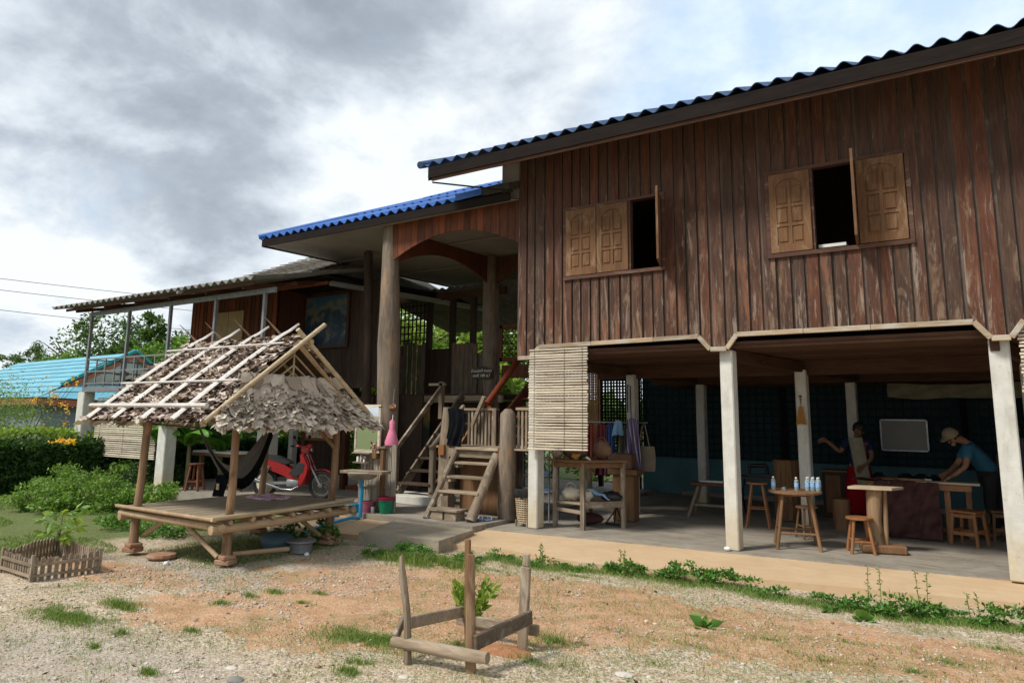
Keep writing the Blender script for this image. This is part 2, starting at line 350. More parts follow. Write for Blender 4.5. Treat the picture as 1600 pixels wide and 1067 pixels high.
def npmesh(name, verts, faces, mat, parent=None, smooth=False):
    verts = np.asarray(verts, dtype=np.float32); faces = np.asarray(faces, dtype=np.int32); k = faces.shape[1]
    me = bpy.data.meshes.new(name); me.vertices.add(len(verts)); me.vertices.foreach_set('co', verts.ravel())
    me.loops.add(faces.size); me.loops.foreach_set('vertex_index', faces.ravel())
    me.polygons.add(len(faces)); me.polygons.foreach_set('loop_start', np.arange(0, faces.size, k, dtype=np.int32))
    try: me.polygons.foreach_set('loop_total', np.full(len(faces), k, dtype=np.int32))
    except Exception: pass
    me.update(calc_edges=True)
    me.materials.append(Mt[mat] if isinstance(mat, str) else mat)
    if smooth: me.polygons.foreach_set('use_smooth', np.ones(len(faces), dtype=bool))
    o = bpy.data.objects.new(name, me); COL.objects.link(o)
    if parent is not None:
        o.parent = parent
        me.transform(wmat(parent).inverted())
    return o
def leafcloud(P, size, aspect=0.5, updir=0.3, fold=0.25, dirs=None):
    """P: n x 3 leaf bases. Each leaf is a folded diamond of four vertices (two triangles sharing the rib)."""
    n = len(P)
    d = rng.normal(size=(n, 3)); d[:, 2] = d[:, 2] * 0.6 + updir
    if dirs is not None: d = dirs + d * 0.45
    d /= np.linalg.norm(d, axis=1)[:, None]
    a = rng.normal(size=(n, 3)); s = np.cross(d, a); s /= np.linalg.norm(s, axis=1)[:, None]
    nn = np.cross(s, d)
    sz = (size * rng.uniform(0.6, 1.35, n))[:, None]
    v0 = P; v2 = P + d * sz
    mid = P + d * sz * 0.45 + nn * sz * fold * 0.25
    v1 = mid + s * sz * aspect * 0.5 ; v3 = mid - s * sz * aspect * 0.5
    V = np.stack([v0, v1, v2, v3], 1).reshape(-1, 3)
    idx = np.arange(n)[:, None] * 4
    Fc = np.concatenate([idx + [0, 1, 2], idx + [0, 2, 3]], 0)
    return V, Fc
def cloud_pts(n, c, rad, clumps=20, cr=0.35, shell=0.5, flat=1.0):
    """points spread in clumps through an uneven crown"""
    c = np.array(c, float); rad = np.array(rad, float)
    cc = rng.normal(size=(clumps, 3)); cc /= np.linalg.norm(cc, axis=1)[:, None]
    cc *= (rng.uniform(shell, 1.0, clumps))[:, None]
    k = rng.integers(0, clumps, n); r = rng.normal(size=(n, 3)); r /= np.linalg.norm(r, axis=1)[:, None]
    r *= (rng.uniform(0, 1, n) ** 0.5)[:, None] * cr * rng.uniform(0.6, 1.3, clumps)[k][:, None]
    return c + (cc[k] + r) * rad
# ---------------------------------------------------------------- foliage and ground materials
Mt['leafmid'] = leafmat('shrub_leaves', [(0, (0.07, 0.15, 0.025)), (0.5, (0.14, 0.26, 0.045)), (1, (0.27, 0.40, 0.08))])
Mt['leafsoft'] = leafmat('feathery_leaves', [(0, (0.08, 0.16, 0.035)), (0.5, (0.17, 0.27, 0.06)), (1, (0.30, 0.38, 0.11))])
Mt['leafdark'] = leafmat('dark_leaves', [(0, (0.018, 0.05, 0.012)), (0.6, (0.04, 0.095, 0.02)), (1, (0.075, 0.15, 0.03))])
Mt['leaftree'] = leafmat('tree_leaves', [(0, (0.03, 0.07, 0.014)), (0.5, (0.07, 0.135, 0.025)), (1, (0.15, 0.24, 0.05))])
Mt['leafbright'] = leafmat('yellow_green_leaves', [(0, (0.12, 0.20, 0.03)), (0.5, (0.22, 0.34, 0.05)), (1, (0.36, 0.46, 0.10))])
Mt['banana'] = leafmat('banana_leaf', [(0, (0.13, 0.32, 0.04)), (1, (0.22, 0.45, 0.07))], trans=0.45)
Mt['petal'] = leafmat('orange_yellow_petals', [(0, (0.75, 0.30, 0.02)), (0.5, (0.85, 0.50, 0.04)), (1, (0.85, 0.65, 0.08))])
Mt['grass'] = leafmat('grass_blades', [(0, (0.07, 0.13, 0.022)), (0.5, (0.15, 0.25, 0.045)), (0.85, (0.25, 0.34, 0.08)), (1, (0.38, 0.33, 0.14))], trans=0.25)
Mt['weed'] = leafmat('weed_leaves', [(0, (0.045, 0.12, 0.022)), (0.6, (0.10, 0.23, 0.04)), (1, (0.20, 0.36, 0.07))])
Mt['thatch'] = leafmat('dry_thatch_leaves', [(0, (0.06, 0.035, 0.028)), (0.3, (0.17, 0.115, 0.09)), (0.6, (0.36, 0.28, 0.235)), (1, (0.66, 0.57, 0.50))], rough=0.8, trans=0.08)
Mt['thatchlight'] = leafmat('bleached_thatch_leaves', [(0, (0.20, 0.15, 0.12)), (0.4, (0.42, 0.35, 0.28)), (1, (0.66, 0.59, 0.51))], rough=0.8, trans=0.1)
Mt['bark'] = plain('grey_bark', (0.12, 0.10, 0.08), (0.07, 0.058, 0.045), 9, 0.9, 0.1, 0.5)
def ground_mat():
    m, nt, b = newmat('dirt_and_gravel', 0.95, 0.1)
    v = objc(nt); sx = N(nt, 'ShaderNodeSeparateXYZ'); L(nt, v, sx.inputs[0])
    big = noise(nt, v, 0.9, 8, 0.62, 0.4); med = noise(nt, v, 4.5, 7, 0.68, 0.2); fine = noise(nt, v, 34, 6, 0.75)
    def ell(cx_, cy_, rx, ry, rot=0.0):
        mp = N(nt, 'ShaderNodeMapping', vector_type='TEXTURE'); L(nt, v, mp.inputs[0]); mp.inputs['Location'].default_value = (cx_, cy_, 0); mp.inputs['Rotation'].default_value = (0, 0, rot); mp.inputs['Scale'].default_value = (rx, ry, 1000)
        ln = N(nt, 'ShaderNodeVectorMath', operation='LENGTH'); L(nt, mp.outputs[0], ln.inputs[0])
        return mth(nt, 'SUBTRACT', 1.0, ln.outputs['Value'])
    clay = ell(1.6, -3.4, 2.6, 1.25, 0.15)
    clay = mth(nt, 'MAXIMUM', clay, ell(0.9, -4.9, 1.9, 0.75, 0.25))
    clay = mth(nt, 'MAXIMUM', clay, ell(4.4, -2.9, 2.6, 0.75, 0.1))
    clay = mth(nt, 'MAXIMUM', clay, mth(nt, 'SUBTRACT', ell(-2.3, -4.9, 1.6, 0.45, 0.1), 0.12))
    cf = mth(nt, 'ADD', mth(nt, 'MULTIPLY', clay, 0.72), mth(nt, 'ADD', mth(nt, 'MULTIPLY', big, 0.95), mth(nt, 'MULTIPLY', med, 1.0)))
    clayf = ramp(nt, cf, [(0.97, (0, 0, 0)), (1.28, (0.9, 0.9, 0.9))])
    cf2 = mth(nt, 'MULTIPLY', cf, 1.0)
    # loose gravel
    vo = N(nt, 'ShaderNodeTexVoronoi'); vo.inputs['Scale'].default_value = 46; L(nt, v, vo.inputs['Vector'])
    vc = N(nt, 'ShaderNodeSeparateColor'); L(nt, vo.outputs['Color'], vc.inputs[0])
    gr = ramp(nt, vc.outputs[0], [(0.0, (0.26, 0.20, 0.14)), (0.4, (0.46, 0.38, 0.28)), (0.8, (0.58, 0.50, 0.39)), (1.0, (0.70, 0.64, 0.54))])
    gr = mixc(nt, ramp(nt, med, [(0.35, (0.0, 0.0, 0.0)), (0.7, (0.65, 0.65, 0.65))]), gr, (0.45, 0.33, 0.20))
    grey = mth(nt, 'ADD', mth(nt, 'MULTIPLY', mth(nt, 'MAXIMUM', ell(-1.3, -4.0, 2.4, 0.9, 0.3), ell(0.3, -6.8, 2.4, 1.2, 0.2)), 0.9), mth(nt, 'MULTIPLY', big, 0.5))
    gr = mixc(nt, ramp(nt, grey, [(0.35, (0, 0, 0)), (0.75, (0.5, 0.5, 0.5))]), gr, mixc(nt, vc.outputs[1], (0.28, 0.255, 0.235), (0.50, 0.455, 0.41)))
    cl = ramp(nt, mth(nt, 'ADD', mth(nt, 'MULTIPLY', med, 0.6), mth(nt, 'MULTIPLY', fine, 0.4)), [(0.32, (0.33, 0.155, 0.075)), (0.5, (0.50, 0.295, 0.17)), (0.68, (0.60, 0.43, 0.29))])
    c = mixc(nt, clayf, gr, cl)
    # thin dead and green growth between the stones
    gs = noise(nt, v, 2.2, 8, 0.7, 0.3)
    gf = mth(nt, 'MULTIPLY', ramp(nt, gs, [(0.50, (0, 0, 0)), (0.62, (0.6, 0.6, 0.6))]), ramp(nt, fine, [(0.42, (0, 0, 0)), (0.56, (1, 1, 1))]))
    c = mixc(nt, gf, c, (0.17, 0.16, 0.06))
    # lawn to the left and beyond
    lawn = mth(nt, 'MAXIMUM', mth(nt, 'MULTIPLY', mth(nt, 'SUBTRACT', -3.3, sx.outputs[0]), 0.5), mth(nt, 'MULTIPLY', mth(nt, 'SUBTRACT', sx.outputs[1], 9.0), 0.4))
    lawn = mth(nt, 'ADD', mth(nt, 'MINIMUM', lawn, 1.0), mth(nt, 'MULTIPLY', mth(nt, 'SUBTRACT', big, 0.5), 1.6))
    track = ell(-12.5, -8.2, 8.5, 3.6, 0.30)
    lawn = mth(nt, 'SUBTRACT', lawn, mth(nt, 'MULTIPLY', mth(nt, 'MAXIMUM', track, 0.0), 6.0))
    c = mixc(nt, ramp(nt, lawn, [(0.30, (0, 0, 0)), (0.62, (0.9, 0.9, 0.9))]), c, ramp(nt, fine, [(0.3, (0.06, 0.085, 0.025)), (0.65, (0.13, 0.18, 0.05))]))
    c = mixc(nt, 0.35, c, mixc(nt, 1.0, c, ramp(nt, fine, [(0.3, (0.55, 0.55, 0.55)), (0.7, (1.35, 1.35, 1.35))]), 'MULTIPLY'))
    L(nt, c, b.inputs['Base Color'])
    h = mth(nt, 'ADD', mth(nt, 'MULTIPLY', vo.outputs['Distance'], -0.7), mth(nt, 'ADD', fine, mth(nt, 'MULTIPLY', med, 1.5)))
    bump(nt, b, h, 0.75, 0.02)
    return m
Mt['ground'] = ground_mat()
def floor_mat(name, c1, c2, stain, wet):
    m, nt, b = newmat(name, 0.8, 0.3); v = objc(nt)
    f = noise(nt, v, 2.2, 8, 0.65, 0.6); g = noise(nt, v, 26, 6, 0.7)
    st = noise(nt, mapping(nt, v, (0.35, 1.3, 1)), 2.6, 7, 0.66, 1.6)
    c = ramp(nt, mth(nt, 'ADD', mth(nt, 'MULTIPLY', f, 0.7), mth(nt, 'MULTIPLY', g, 0.3)), [(0.36, c1), (0.64, c2)])
    c = mixc(nt, ramp(nt, st, [(0.47, (0, 0, 0)), (0.66, (0.7, 0.7, 0.7))]), c, stain)
    L(nt, c, b.inputs['Base Color'])
    L(nt, ramp(nt, st, [(0.4, (0.75, 0.75, 0.75)), (0.7, (wet, wet, wet))]), b.inputs['Roughness'])
    bump(nt, b, g, 0.3, 0.004); return m
Mt['slab'] = floor_mat('grey_cement_floor', (0.17, 0.15, 0.125), (0.31, 0.28, 0.235), (0.38, 0.32, 0.24), 0.55)
Mt['apron'] = floor_mat('clay_stained_cement', (0.46, 0.33, 0.20), (0.55, 0.41, 0.26), (0.50, 0.33, 0.19), 0.85)
Mt['step'] = floor_mat('mossy_cement', (0.20, 0.18, 0.145), (0.40, 0.35, 0.27), (0.50, 0.38, 0.24), 0.8)
# ================================================================ SETTING
def axis_pts(lo, hi, step, far):
    a = list(np.arange(lo, hi + 1e-6, step)); g = []; x = step
    while True:
        x *= 1.35; g.append(x)
        if sum(g) > far: break
    c = np.cumsum(g); return np.array([lo - v for v in c[::-1]] + a + [hi + v for v in c])
gx, gy = axis_pts(-9, 9, 0.075, 600), axis_pts(-8.5, 0.5, 0.075, 700)
X_, Y_ = np.meshgrid(gx, gy, indexing='ij')
def vnoise(x, y, f, seed):
    r = np.random.default_rng(seed); T = r.random((64, 64)); x = x * f; y = y * f
    xi = np.floor(x).astype(int); yi = np.floor(y).astype(int); u = x - xi; v = y - yi; u = u * u * (3 - 2 * u); v = v * v * (3 - 2 * v)
    g = lambda a, b: T[a % 64, b % 64]
    return (g(xi, yi) * (1 - u) * (1 - v) + g(xi + 1, yi) * u * (1 - v) + g(xi, yi + 1) * (1 - u) * v + g(xi + 1, yi + 1) * u * v) - 0.5
def gz(x, y):
    x = np.asarray(x, float); y = np.asarray(y, float)
    return -0.12 + 0.045 * vnoise(x, y, 0.7, 1) + 0.024 * vnoise(x, y, 2.3, 2) + 0.014 * vnoise(x, y, 6.1, 3) - 0.01
Z_ = gz(X_, Y_)
nx, ny = len(gx), len(gy)
idx = np.arange(nx * ny).reshape(nx, ny)
q = np.stack([idx[:-1, :-1], idx[1:, :-1], idx[1:, 1:], idx[:-1, 1:]], -1).reshape(-1, 4)
tag(npmesh('ground', np.stack([X_, Y_, Z_], -1).reshape(-1, 3), q, 'ground', smooth=True), kind='structure')
def gpt(px, py):
    p = atz(px, py, -0.13); return Vector((p.x, p.y, float(gz(p.x, p.y))))
# house floor (grey cement), apron (clay stained), porch slab, steps
KS = 0.16    # the interior rows are set a little to the right as they go back
tag(MB().prism([(-0.62, -0.42, -0.3), (6.1, 0.19, -0.3), (9.6, 0.45, -0.3), (10.4, 6.5, -0.3), (-3.2, 6.9, -0.3), (-3.2, 0.3, -0.3), (-0.62, 0.3, -0.3)], (0, 0, 0.3)).build('floor', 'slab'), kind='structure')
ap = MB()
outer = [(-3.4, -2.0), (-2.1, -1.75), (-0.9, -1.55), (0.4, -1.35), (1.7, -1.50), (3.1, -1.24), (4.7, -0.93), (6.1, -0.66), (9.8, -0.15)]
inner = [(-3.4, -0.3), (-2.1, -0.3), (-0.9, -0.3), (0.4, -0.25), (1.7, -0.15), (3.1, 0.0), (4.7, 0.14), (6.1, 0.26), (9.8, 0.55)]
for i in range(len(outer) - 1):
    (a, b), (c, d) = (outer[i], outer[i + 1]); (e, f), (g, h) = inner[i], inner[i + 1]
    pts = [(a, b, -0.062), (c, d, -0.062), (g, h, -0.008), (e, f, -0.008)]
    ap.prism(pts, (0, 0, -0.35))
tag(ap.build('pavement', 'apron'), kind='structure')
tag(MB().prism([(-12.4, -0.45, -0.3), (-0.50, -0.70, -0.3), (-0.54, 0.36, -0.3), (-0.64, 1.2, -0.3), (-0.64, 7.5, -0.3), (-12.4, 7.5, -0.3)], (0, 0, 0.36)).build('porch_floor', 'slab'), kind='structure')
tag(MB().prism([(-1.95, -0.75, -0.3), (-1.5, -2.0, -0.3), (-0.18, -1.86, -0.3), (-0.40, -0.80, -0.3)], (0, 0, 0.34)).build('entrance_step', 'step'), kind='structure')

# ================================================================ MAIN HOUSE
H = thing('stilt_house', 'large old red-brown plank house with open ground floor on white concrete posts', 'house', (0, 0, 0))
post = MB()
post.b2((-0.085, -0.085, 0), (0.085, 0.085, 1), 0.012)
def hpost(x, y, h, w=0.17, root=H, z0=0.0, d=None):
    m = MB(); m.b2((x, y, z0), (x + w, y + (d or w * 1.2), h), 0.014); return m.build('post', 'postc', root)
hpost(-0.02, 0.03, 2.56); hpost(2.985, 0.05, 2.56); hpost(5.99, 0.08, 2.56, 0.2); hpost(9.0, 0.1, 2.56, 0.2)
p5 = MB(); p5.b2((0.46, 2.53, 0), (0.62, 2.72, 2.43), 0.012); p5.build('post', 'postc', H)
for (x, y, h) in ((3.37, 2.52, 2.44), (6.3, 2.52, 2.44), (0.84, 5.05, 2.36), (3.68, 5.05, 2.36), (6.8, 5.05, 2.36)): hpost(x, y, h, 0.17)
# siding boards, cut round the two windows and round the scalloped lower edge
EDGE = [(-0.17, 2.56), (0.05, 2.56), (0.22, 2.72), (2.74, 2.75), (2.90, 2.57), (3.12, 2.57), (3.26, 2.75), (5.88, 2.75), (6.03, 2.56), (6.21, 2.56), (6.34, 2.74), (8.9, 2.75), (9.05, 2.56), (9.3, 2.56)]
def edge_z(x):
    for (a, b), (c, d) in zip(EDGE, EDGE[1:]):
        if a <= x <= c: return b + (d - b) * (x - a) / (c - a)
    return 2.56
WINS = [(0.70, 2.25, 3.76, 4.80), (3.75, 5.33, 3.755, 4.82)]
TOPZ = 5.86
def board(x0, x1, z0f, z1, y0, y1, name, mat, trim_bottom=True):
    m = MB()
    if callable(z0f):
        za, zb = z0f(x0), z0f(x1)
        m.prism([(x0, y0, za), (x1, y0, zb), (x1, y0, z1), (x0, y0, z1)], (0, y1 - y0, 0))
    else: m.b2((x0, y0, z0f), (x1, y1, z1))
    return m.build(name, mat, H)
x = -0.17; widths = []
while x < 9.3:
    w = random.uniform(0.115, 0.155); gap = random.choice([0.03, 0.035, 0.045]); 
    x1 = min(x + w, 9.3)
    segs = [(edge_z, TOPZ)]
    for (a, b, c, d) in WINS:
        if x1 > a + 0.01 and x < b - 0.01: segs = [(edge_z, c), (d, TOPZ)]
    cutx = [(x, x1)]
    if len(segs) == 2:
        for (a, b, c, d) in WINS:
            if x1 > a + 0.01 and x < b - 0.01:
                if x < a - 0.055: board(x, a - 0.052, c, d, -0.032, 0.0, 'siding_board', 'siding')
                if x1 > b + 0.055: board(b + 0.052, x1, c, d, -0.032, 0.0, 'siding_board', 'siding')
    for sg in segs:
        xa, xb = x, x1
        board(xa, xb, sg[0], sg[1], -0.030 - random.uniform(0, 0.008), 0.0, 'siding_board', 'siding')
    gs_ = [(edge_z, TOPZ)]
    for (a, b, c, d) in WINS:
        if x1 + gap > a + 0.01 and x1 < b - 0.01: gs_ = [(edge_z, c), (d, TOPZ)]
    if x1 + gap < 9.3:
        for sg in gs_: board(x1 - 0.012, x1 + gap + 0.012, sg[0], sg[1], 0.001, 0.016, 'batten', 'batten')
    x = x1 + gap
# scalloped trim along the lower edge
for (a, b), (c, d) in zip(EDGE, EDGE[1:]):
    mat = 'trim'
    L_ = c - a
    if L_ > 1.5:
        cuts = sorted([a, a + L_ * random.uniform(.25, .45), a + L_ * random.uniform(.55, .8), c])
    else: cuts = [a, c]
    for e, f in zip(cuts, cuts[1:]):
        ze = b + (d - b) * (e - a) / L_; zf = b + (d - b) * (f - a) / L_
        MB().beam((e, -0.048, ze - 0.005), (f - 0.003, -0.048, zf - 0.005), 0.035, 0.062, bev=0.006).build('trim_board', mat, H)
MB().b2((-0.19, -0.035, 2.58), (-0.171, 0.25, 5.86)).build('corner_board', 'trim' if False else 'batten', H)
MB().b2((-0.22, 0.0, 2.6), (-0.172, 6.5, 5.86)).build('side_wall', 'redwood', H)
# windows
def shutter_mesh(w, h, t=0.03):
    m = MB(); st = 0.085
    m.b2((0, -t, 0), (st, 0, h)); m.b2((w - st, -t, 0), (w, 0, h)); m.b2((st, -t, 0), (w - st, 0, 0.10))
    m.b2((w / 2 - 0.018, -t, 0.10), (w / 2 + 0.018, 0, h - 0.10))
    zs = [0.10, 0.10 + (h - 0.2) * 0.30, 0.10 + (h - 0.2) * 0.60, h - 0.10]
    for zz in zs[1:3]: m.b2((st, -t + 0.001, zz - 0.018), (w - st, -0.001, zz + 0.018))
    # arched top rail
    n = 10; pts = []
    for i in range(n + 1):
        u = i / n; xx = st + (w - 2 * st) * u
        pts.append((xx, -t, h - 0.17 + 0.09 * math.sin(math.pi * u) ** 0.7))
    m.prism(pts + [(w - st, -t, h), (st, -t, h)], (0, t, 0))
    m.b2((st, -t + 0.014, 0.09), (w - st, -0.004, h - 0.06))
    for i in range(3):
        for j in range(2):
            xa = st + 0.02 if j == 0 else w / 2 + 0.035; xb = w / 2 - 0.035 if j == 0 else w - st - 0.02
            za = zs[i] + 0.032; zb = zs[i + 1] - 0.032 - (0.05 if i == 2 else 0)
            m.box(((xa + xb) / 2, -t + 0.013, (za + zb) / 2), (xb - xa, 0.022, zb - za), None, 0.009)
    return m
def window(x0, x1, z0, z1, muls, leaves):
    f = MB()
    f.b2((x0 - 0.05, -0.055, z1), (x1 + 0.05, 0.05, z1 + 0.045)); f.b2((x0 - 0.05, -0.07, z0 - 0.05), (x1 + 0.05, 0.05, z0))
    f.b2((x0 - 0.05, -0.052, z0), (x0, 0.05, z1)); f.b2((x1, -0.052, z0), (x1 + 0.05, 0.05, z1))
    for q_ in muls: f.b2((q_ - 0.022, -0.045, z0), (q_ + 0.022, 0.05, z1))
    o = f.build('window', 'winframe', H)
    for (hx, w, ang, lab) in leaves:
        m = shutter_mesh(w, z1 - z0 - 0.02)
        m.bm.transform(Matrix.Translation((hx, -0.045, z0 + 0.01)) @ Euler((0, 0, ang)).to_matrix().to_4x4())
        s = m.build('shutter', 'shutter', o, label=lab)
    return o
window(0.70, 2.25, 3.76, 4.80, [1.225, 1.745], [(0.705, 0.51, 0, 'leftmost closed shutter'), (1.23, 0.505, 0, 'closed middle shutter'), (2.24, 0.50, math.radians(-72), 'shutter swung wide open')])
window(3.75, 5.33, 3.755, 4.82, [4.265, 4.79], [(3.755, 0.50, 0, 'closed left shutter'), (4.78, 0.52, math.radians(-83), 'shutter swung open, seen edge on'), (4.80, 0.52, 0, 'closed right shutter')])
# dark room behind the windows, floor joists and floor boards above the open ground floor
MB().b2((-0.17, 0.03, 2.62), (9.3, 6.45, 2.66)).build('upper_floor', 'darkwoodx', H)
nb = 0; y = 0.05
while y < 6.3:
    w = random.uniform(0.17, 0.24)
    MB().b2((-0.15, y, 2.585 - random.uniform(0, 0.01)), (9.28, y + w - 0.012, 2.618)).build('floor_board', 'darkwoodx', H); y += w
for yy in (0.12, 2.62, 5.12, 6.3): MB().b2((-0.15, yy, 2.36 if yy > 1 else 2.58), (9.28, yy + 0.09, 2.58 if yy > 1 else 2.615)).build('beam', 'darkwoodx', H)
for xx in (0.02, 3.06, 6.05, 9.0):
    MB().beam((xx, 0.06, 2.50), (xx + KS * 6.3, 6.4, 2.44), 0.09, 0.15).build('beam', 'darkwoody', H)
MB().b2((-0.15, 3.2, 2.67), (9.3, 3.25, 5.9)).build('added_partition', 'darkwood', H)  # added behind the front room so the window openings stay dark
MB().b2((9.3, 0.0, 2.6), (9.35, 6.5, 5.9)).build('side_wall', 'redwood', H)
MB().b2((-0.15, 6.45, 2.66), (9.3, 6.5, 5.9)).build('rear_wall', 'redwood', H)
MB().b2((4.30, 0.07, 3.80), (4.62, 0.5, 3.84)).build('table_edge', 'white', H, label='pale board lying inside the open window')
# roof: corrugated sheets in three courses, fascia, rafters, soffit
def corr_sheet(width, length, pitch, amp, t=0.010, seg=10):
    n = int(round(width / pitch * seg)); vs = []; bm = bmesh.new()
    top = []; bot = []
    for j, yy in enumerate((0, length)):
        top.append([bm.verts.new((width * i / n, yy, amp * math.cos(2 * math.pi * i / seg) + t)) for i in range(n + 1)])
        bot.append([bm.verts.new((width * i / n, yy, amp * math.cos(2 * math.pi * i / seg))) for i in range(n + 1)])
    for A, rev in ((top, False), (bot, True)):
        for i in range(n):
            f = (A[0][i], A[0][i + 1], A[1][i + 1], A[1][i]); bm.faces.new(f[::-1] if rev else f)
    for j in (0, 1):
        for i in range(n):
            f = (bot[j][i], bot[j][i + 1], top[j][i + 1], top[j][i]); bm.faces.new(f if j == 0 else f[::-1])
    for i in (0, n):
        bm.faces.new((bot[0][i], top[0][i], top[1][i], bot[1][i]))
    me = bpy.data.meshes.new('roof_sheet'); bm.to_mesh(me); bm.free()
    for p in me.polygons: p.use_smooth = True
    try: me.set_sharp_from_angle(angle=math.radians(45))
    except Exception: pass
    return me
def roof(root, me_list, x0, n, w, y0, z0, slope, courses, clen, name='roof_sheet', over=0.09):
    ang = math.atan(slope)
    for c in range(courses):
        for i in range(n):
            s = c * (clen - over)
            me = random.choice(me_list)
            place(me, name, root, (x0 + i * w + random.uniform(-.004, .004), y0 + s * math.cos(ang), z0 + s * math.sin(ang) + c * 0.004 + random.uniform(0, .004)), (ang, 0, 0))
shm = corr_sheet(0.98, 1.25, 0.245, 0.034); shm.materials.append(Mt['tiledark'])
roof(H, [shm], -1.50, 12, 0.98 - 0.001, -0.95, 5.675, 0.425, 4, 1.25)
sl = 0.425; a_ = math.atan(sl)
MB().b2((-1.38, -0.93, 5.455), (9.9, -0.90, 5.635)).build('fascia', 'fascia', H)
MB().b2((-1.33, -0.90, 5.41), (9.9, -0.87, 5.60)).build('fascia', 'darkwoodx', H)
MB().prism([(-0.17, -0.87, 5.50), (9.9, -0.87, 5.50), (9.9, 0, 5.84), (-0.17, 0, 5.84)], (0, 0, 0.02)).build('soffit', 'soffit', H)
0 and MB().prism([(-0.62, -0.87, 5.42), (-0.17, -0.87, 5.42), (-0.17, -0.87, 5.6), (-0.62, -0.87, 5.6)], (0, 0.02, 0)).build('eave_panel', 'soffit', H)
MB().prism([(-0.55, -0.01, 5.12), (-0.172, -0.01, 5.12), (-0.172, -0.01, 5.86), (-0.55, -0.01, 5.86)], (0, 0.03, 0)).build('gable_panel', 'soffit', H)
MB().tube([(-1.50, -1.0, 5.675), (-1.50, 3.2, 5.675 + 4.2 * sl)], 0.06, 12).build('barge_cap', 'tiledark', H, smooth=True)
MB().prism([(-1.40, -0.90, 5.42), (-1.36, -0.90, 5.42), (-1.36, -0.90, 5.62), (-1.40, -0.90, 5.62)], (0, 4.1, 4.1 * sl)).build('barge_board', 'fascia', H)
MB().prism([(-1.45, 3.2, 5.70 + 4.15 * sl), (9.9, 3.2, 5.70 + 4.15 * sl), (9.9, 7.6, 5.7), (-1.45, 7.6, 5.7)], (0, 0, 0.02)).build('rear_roof_slope', 'tiledark', H)
MB().tube([(-1.35, -0.85, 5.40), (-0.1, -0.35, 5.18)], 0.014, 6).build('tie_rod', 'fascia', H)
# back wall of the open ground floor: teal plinth, dark wall, slatted grid in front
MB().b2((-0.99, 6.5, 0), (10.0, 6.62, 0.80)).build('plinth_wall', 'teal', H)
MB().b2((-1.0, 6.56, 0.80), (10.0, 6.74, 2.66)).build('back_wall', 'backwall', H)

MB().b2((9.6, 0.3, 0), (9.66, 6.5, 2.6)).build('added_end_wall', 'darkwood', H)  # unseen wall, added to block side light and keep the ground floor dark
MB().b2((0.0, 6.36, 0), (9.6, 6.5, 0.09)).build('plinth_step', 'slab', H)
gv = MB().b2((-0.016, -0.008, 0), (0.016, 0.008, 1.75)).build('tmp', 'tealgrid').data
gh = MB().b2((0, -0.008, -0.016), (10.8, 0.008, 0.016)).build('tmp', 'tealgrid').data
for o in [o for o in bpy.data.objects if o.name.startswith('tmp')]: bpy.data.objects.remove(o)
for k in range(76): place(gv, 'lattice_bar', H, (-2.05 + k * 0.155, 6.42, 0.80))
for k in range(12): place(gh, 'lattice_rail', H, (-2.05, 6.403, 0.84 + k * 0.15))
for k in range(13): place(gv, 'lattice_bar', H, (-2.0 + k * 0.078, 6.44, 0.80), scale=(1.3, 1, 1))
for k in range(12): place(gh, 'lattice_rail', H, (-2.05, 6.455, 0.915 + k * 0.15), scale=(.1, 1, 1.4))
for xx in (-2.08, -1.1, 2.2, 5.4): MB().b2((xx, 6.36, 0.0 if xx < -0.5 else 0.8), (xx + 0.09, 6.47, 2.6)).build('lattice_post', 'fascia', H)
# ================================================================ PORCH between the houses
PO = thing('porch', 'high open porch with bright blue tiled roof, arched plank gable and thick log pillars', 'porch', (-3, 0, 0))
m = MB(); m.tube([(-2.93, 0.02, 0.03), (-2.96, 0.03, 0.9), (-2.99, 0.04, 1.8), (-3.03, 0.04, 2.9), (-3.05, 0.05, 3.6), (-3.07, 0.05, 4.4), (-3.10, 0.06, 5.12)], [0.185, 0.175, 0.185, 0.205, 0.185, 0.155, 0.13], 16, 0.09)
m.build('log_pillar', 'log', PO, smooth=True)
m = MB(); m.tube([(-2.83, 3.0, 0.03), (-2.85, 3.0, 2.0), (-2.88, 3.0, 3.4), (-2.93, 3.0, 5.08)], [0.17, 0.17, 0.19, 0.155], 14, 0.07)
m.build('log_pillar', 'log', PO, smooth=True)
m = MB(); m.tube([(-4.66, 1.2, 0.06), (-4.72, 1.2, 3.2), (-4.83, 1.2, 5.05)], [0.10, 0.10, 0.09], 8, 0.07); m.build('timber_post', 'darkwood', PO, smooth=True)
def arch(u): return 4.40 + 0.40 * math.sin(math.pi * min(max(u, 0), 1)) ** 0.85
x = -2.98
while x < -0.20:
    w = random.uniform(0.12, 0.17); x1 = min(x + w, -0.175)
    pts = [(x, -0.02, arch((x + 3.0) / 2.83))] + [(x1, -0.02, arch((x1 + 3.0) / 2.83)), (x1, -0.02, 5.17), (x, -0.02, 5.17)]
    MB().prism(pts, (0, 0.025, 0)).build('gable_board', 'redwood', PO); x = x1 + 0.008
def archpanel(P0, P1, th, name='arch_panel', top=5.06):
    P0, P1 = Vector(P0), Vector(P1); n = 14; pts = []
    for i in range(n + 1):
        u = i / n; p = P0.lerp(P1, u); pts.append((p.x, p.y, arch(u)))
    pts += [(P1.x, P1.y, top), (P0.x, P0.y, top)]
    MB().prism(pts, th).build(name, 'redwood', PO)
archpanel((-3.04, 0.1, 0), (-2.93, 3.0, 0), (0.04, 0, 0)); archpanel((-2.9, 3.0, 0), (-0.2, 3.1, 0), (0, 0.04, 0)); 
shb = corr_sheet(0.98, 1.25, 0.245, 0.034); shb.materials.append(Mt['bluetile'])
n_c = 4
psl = 0.435
ang = math.atan(psl)
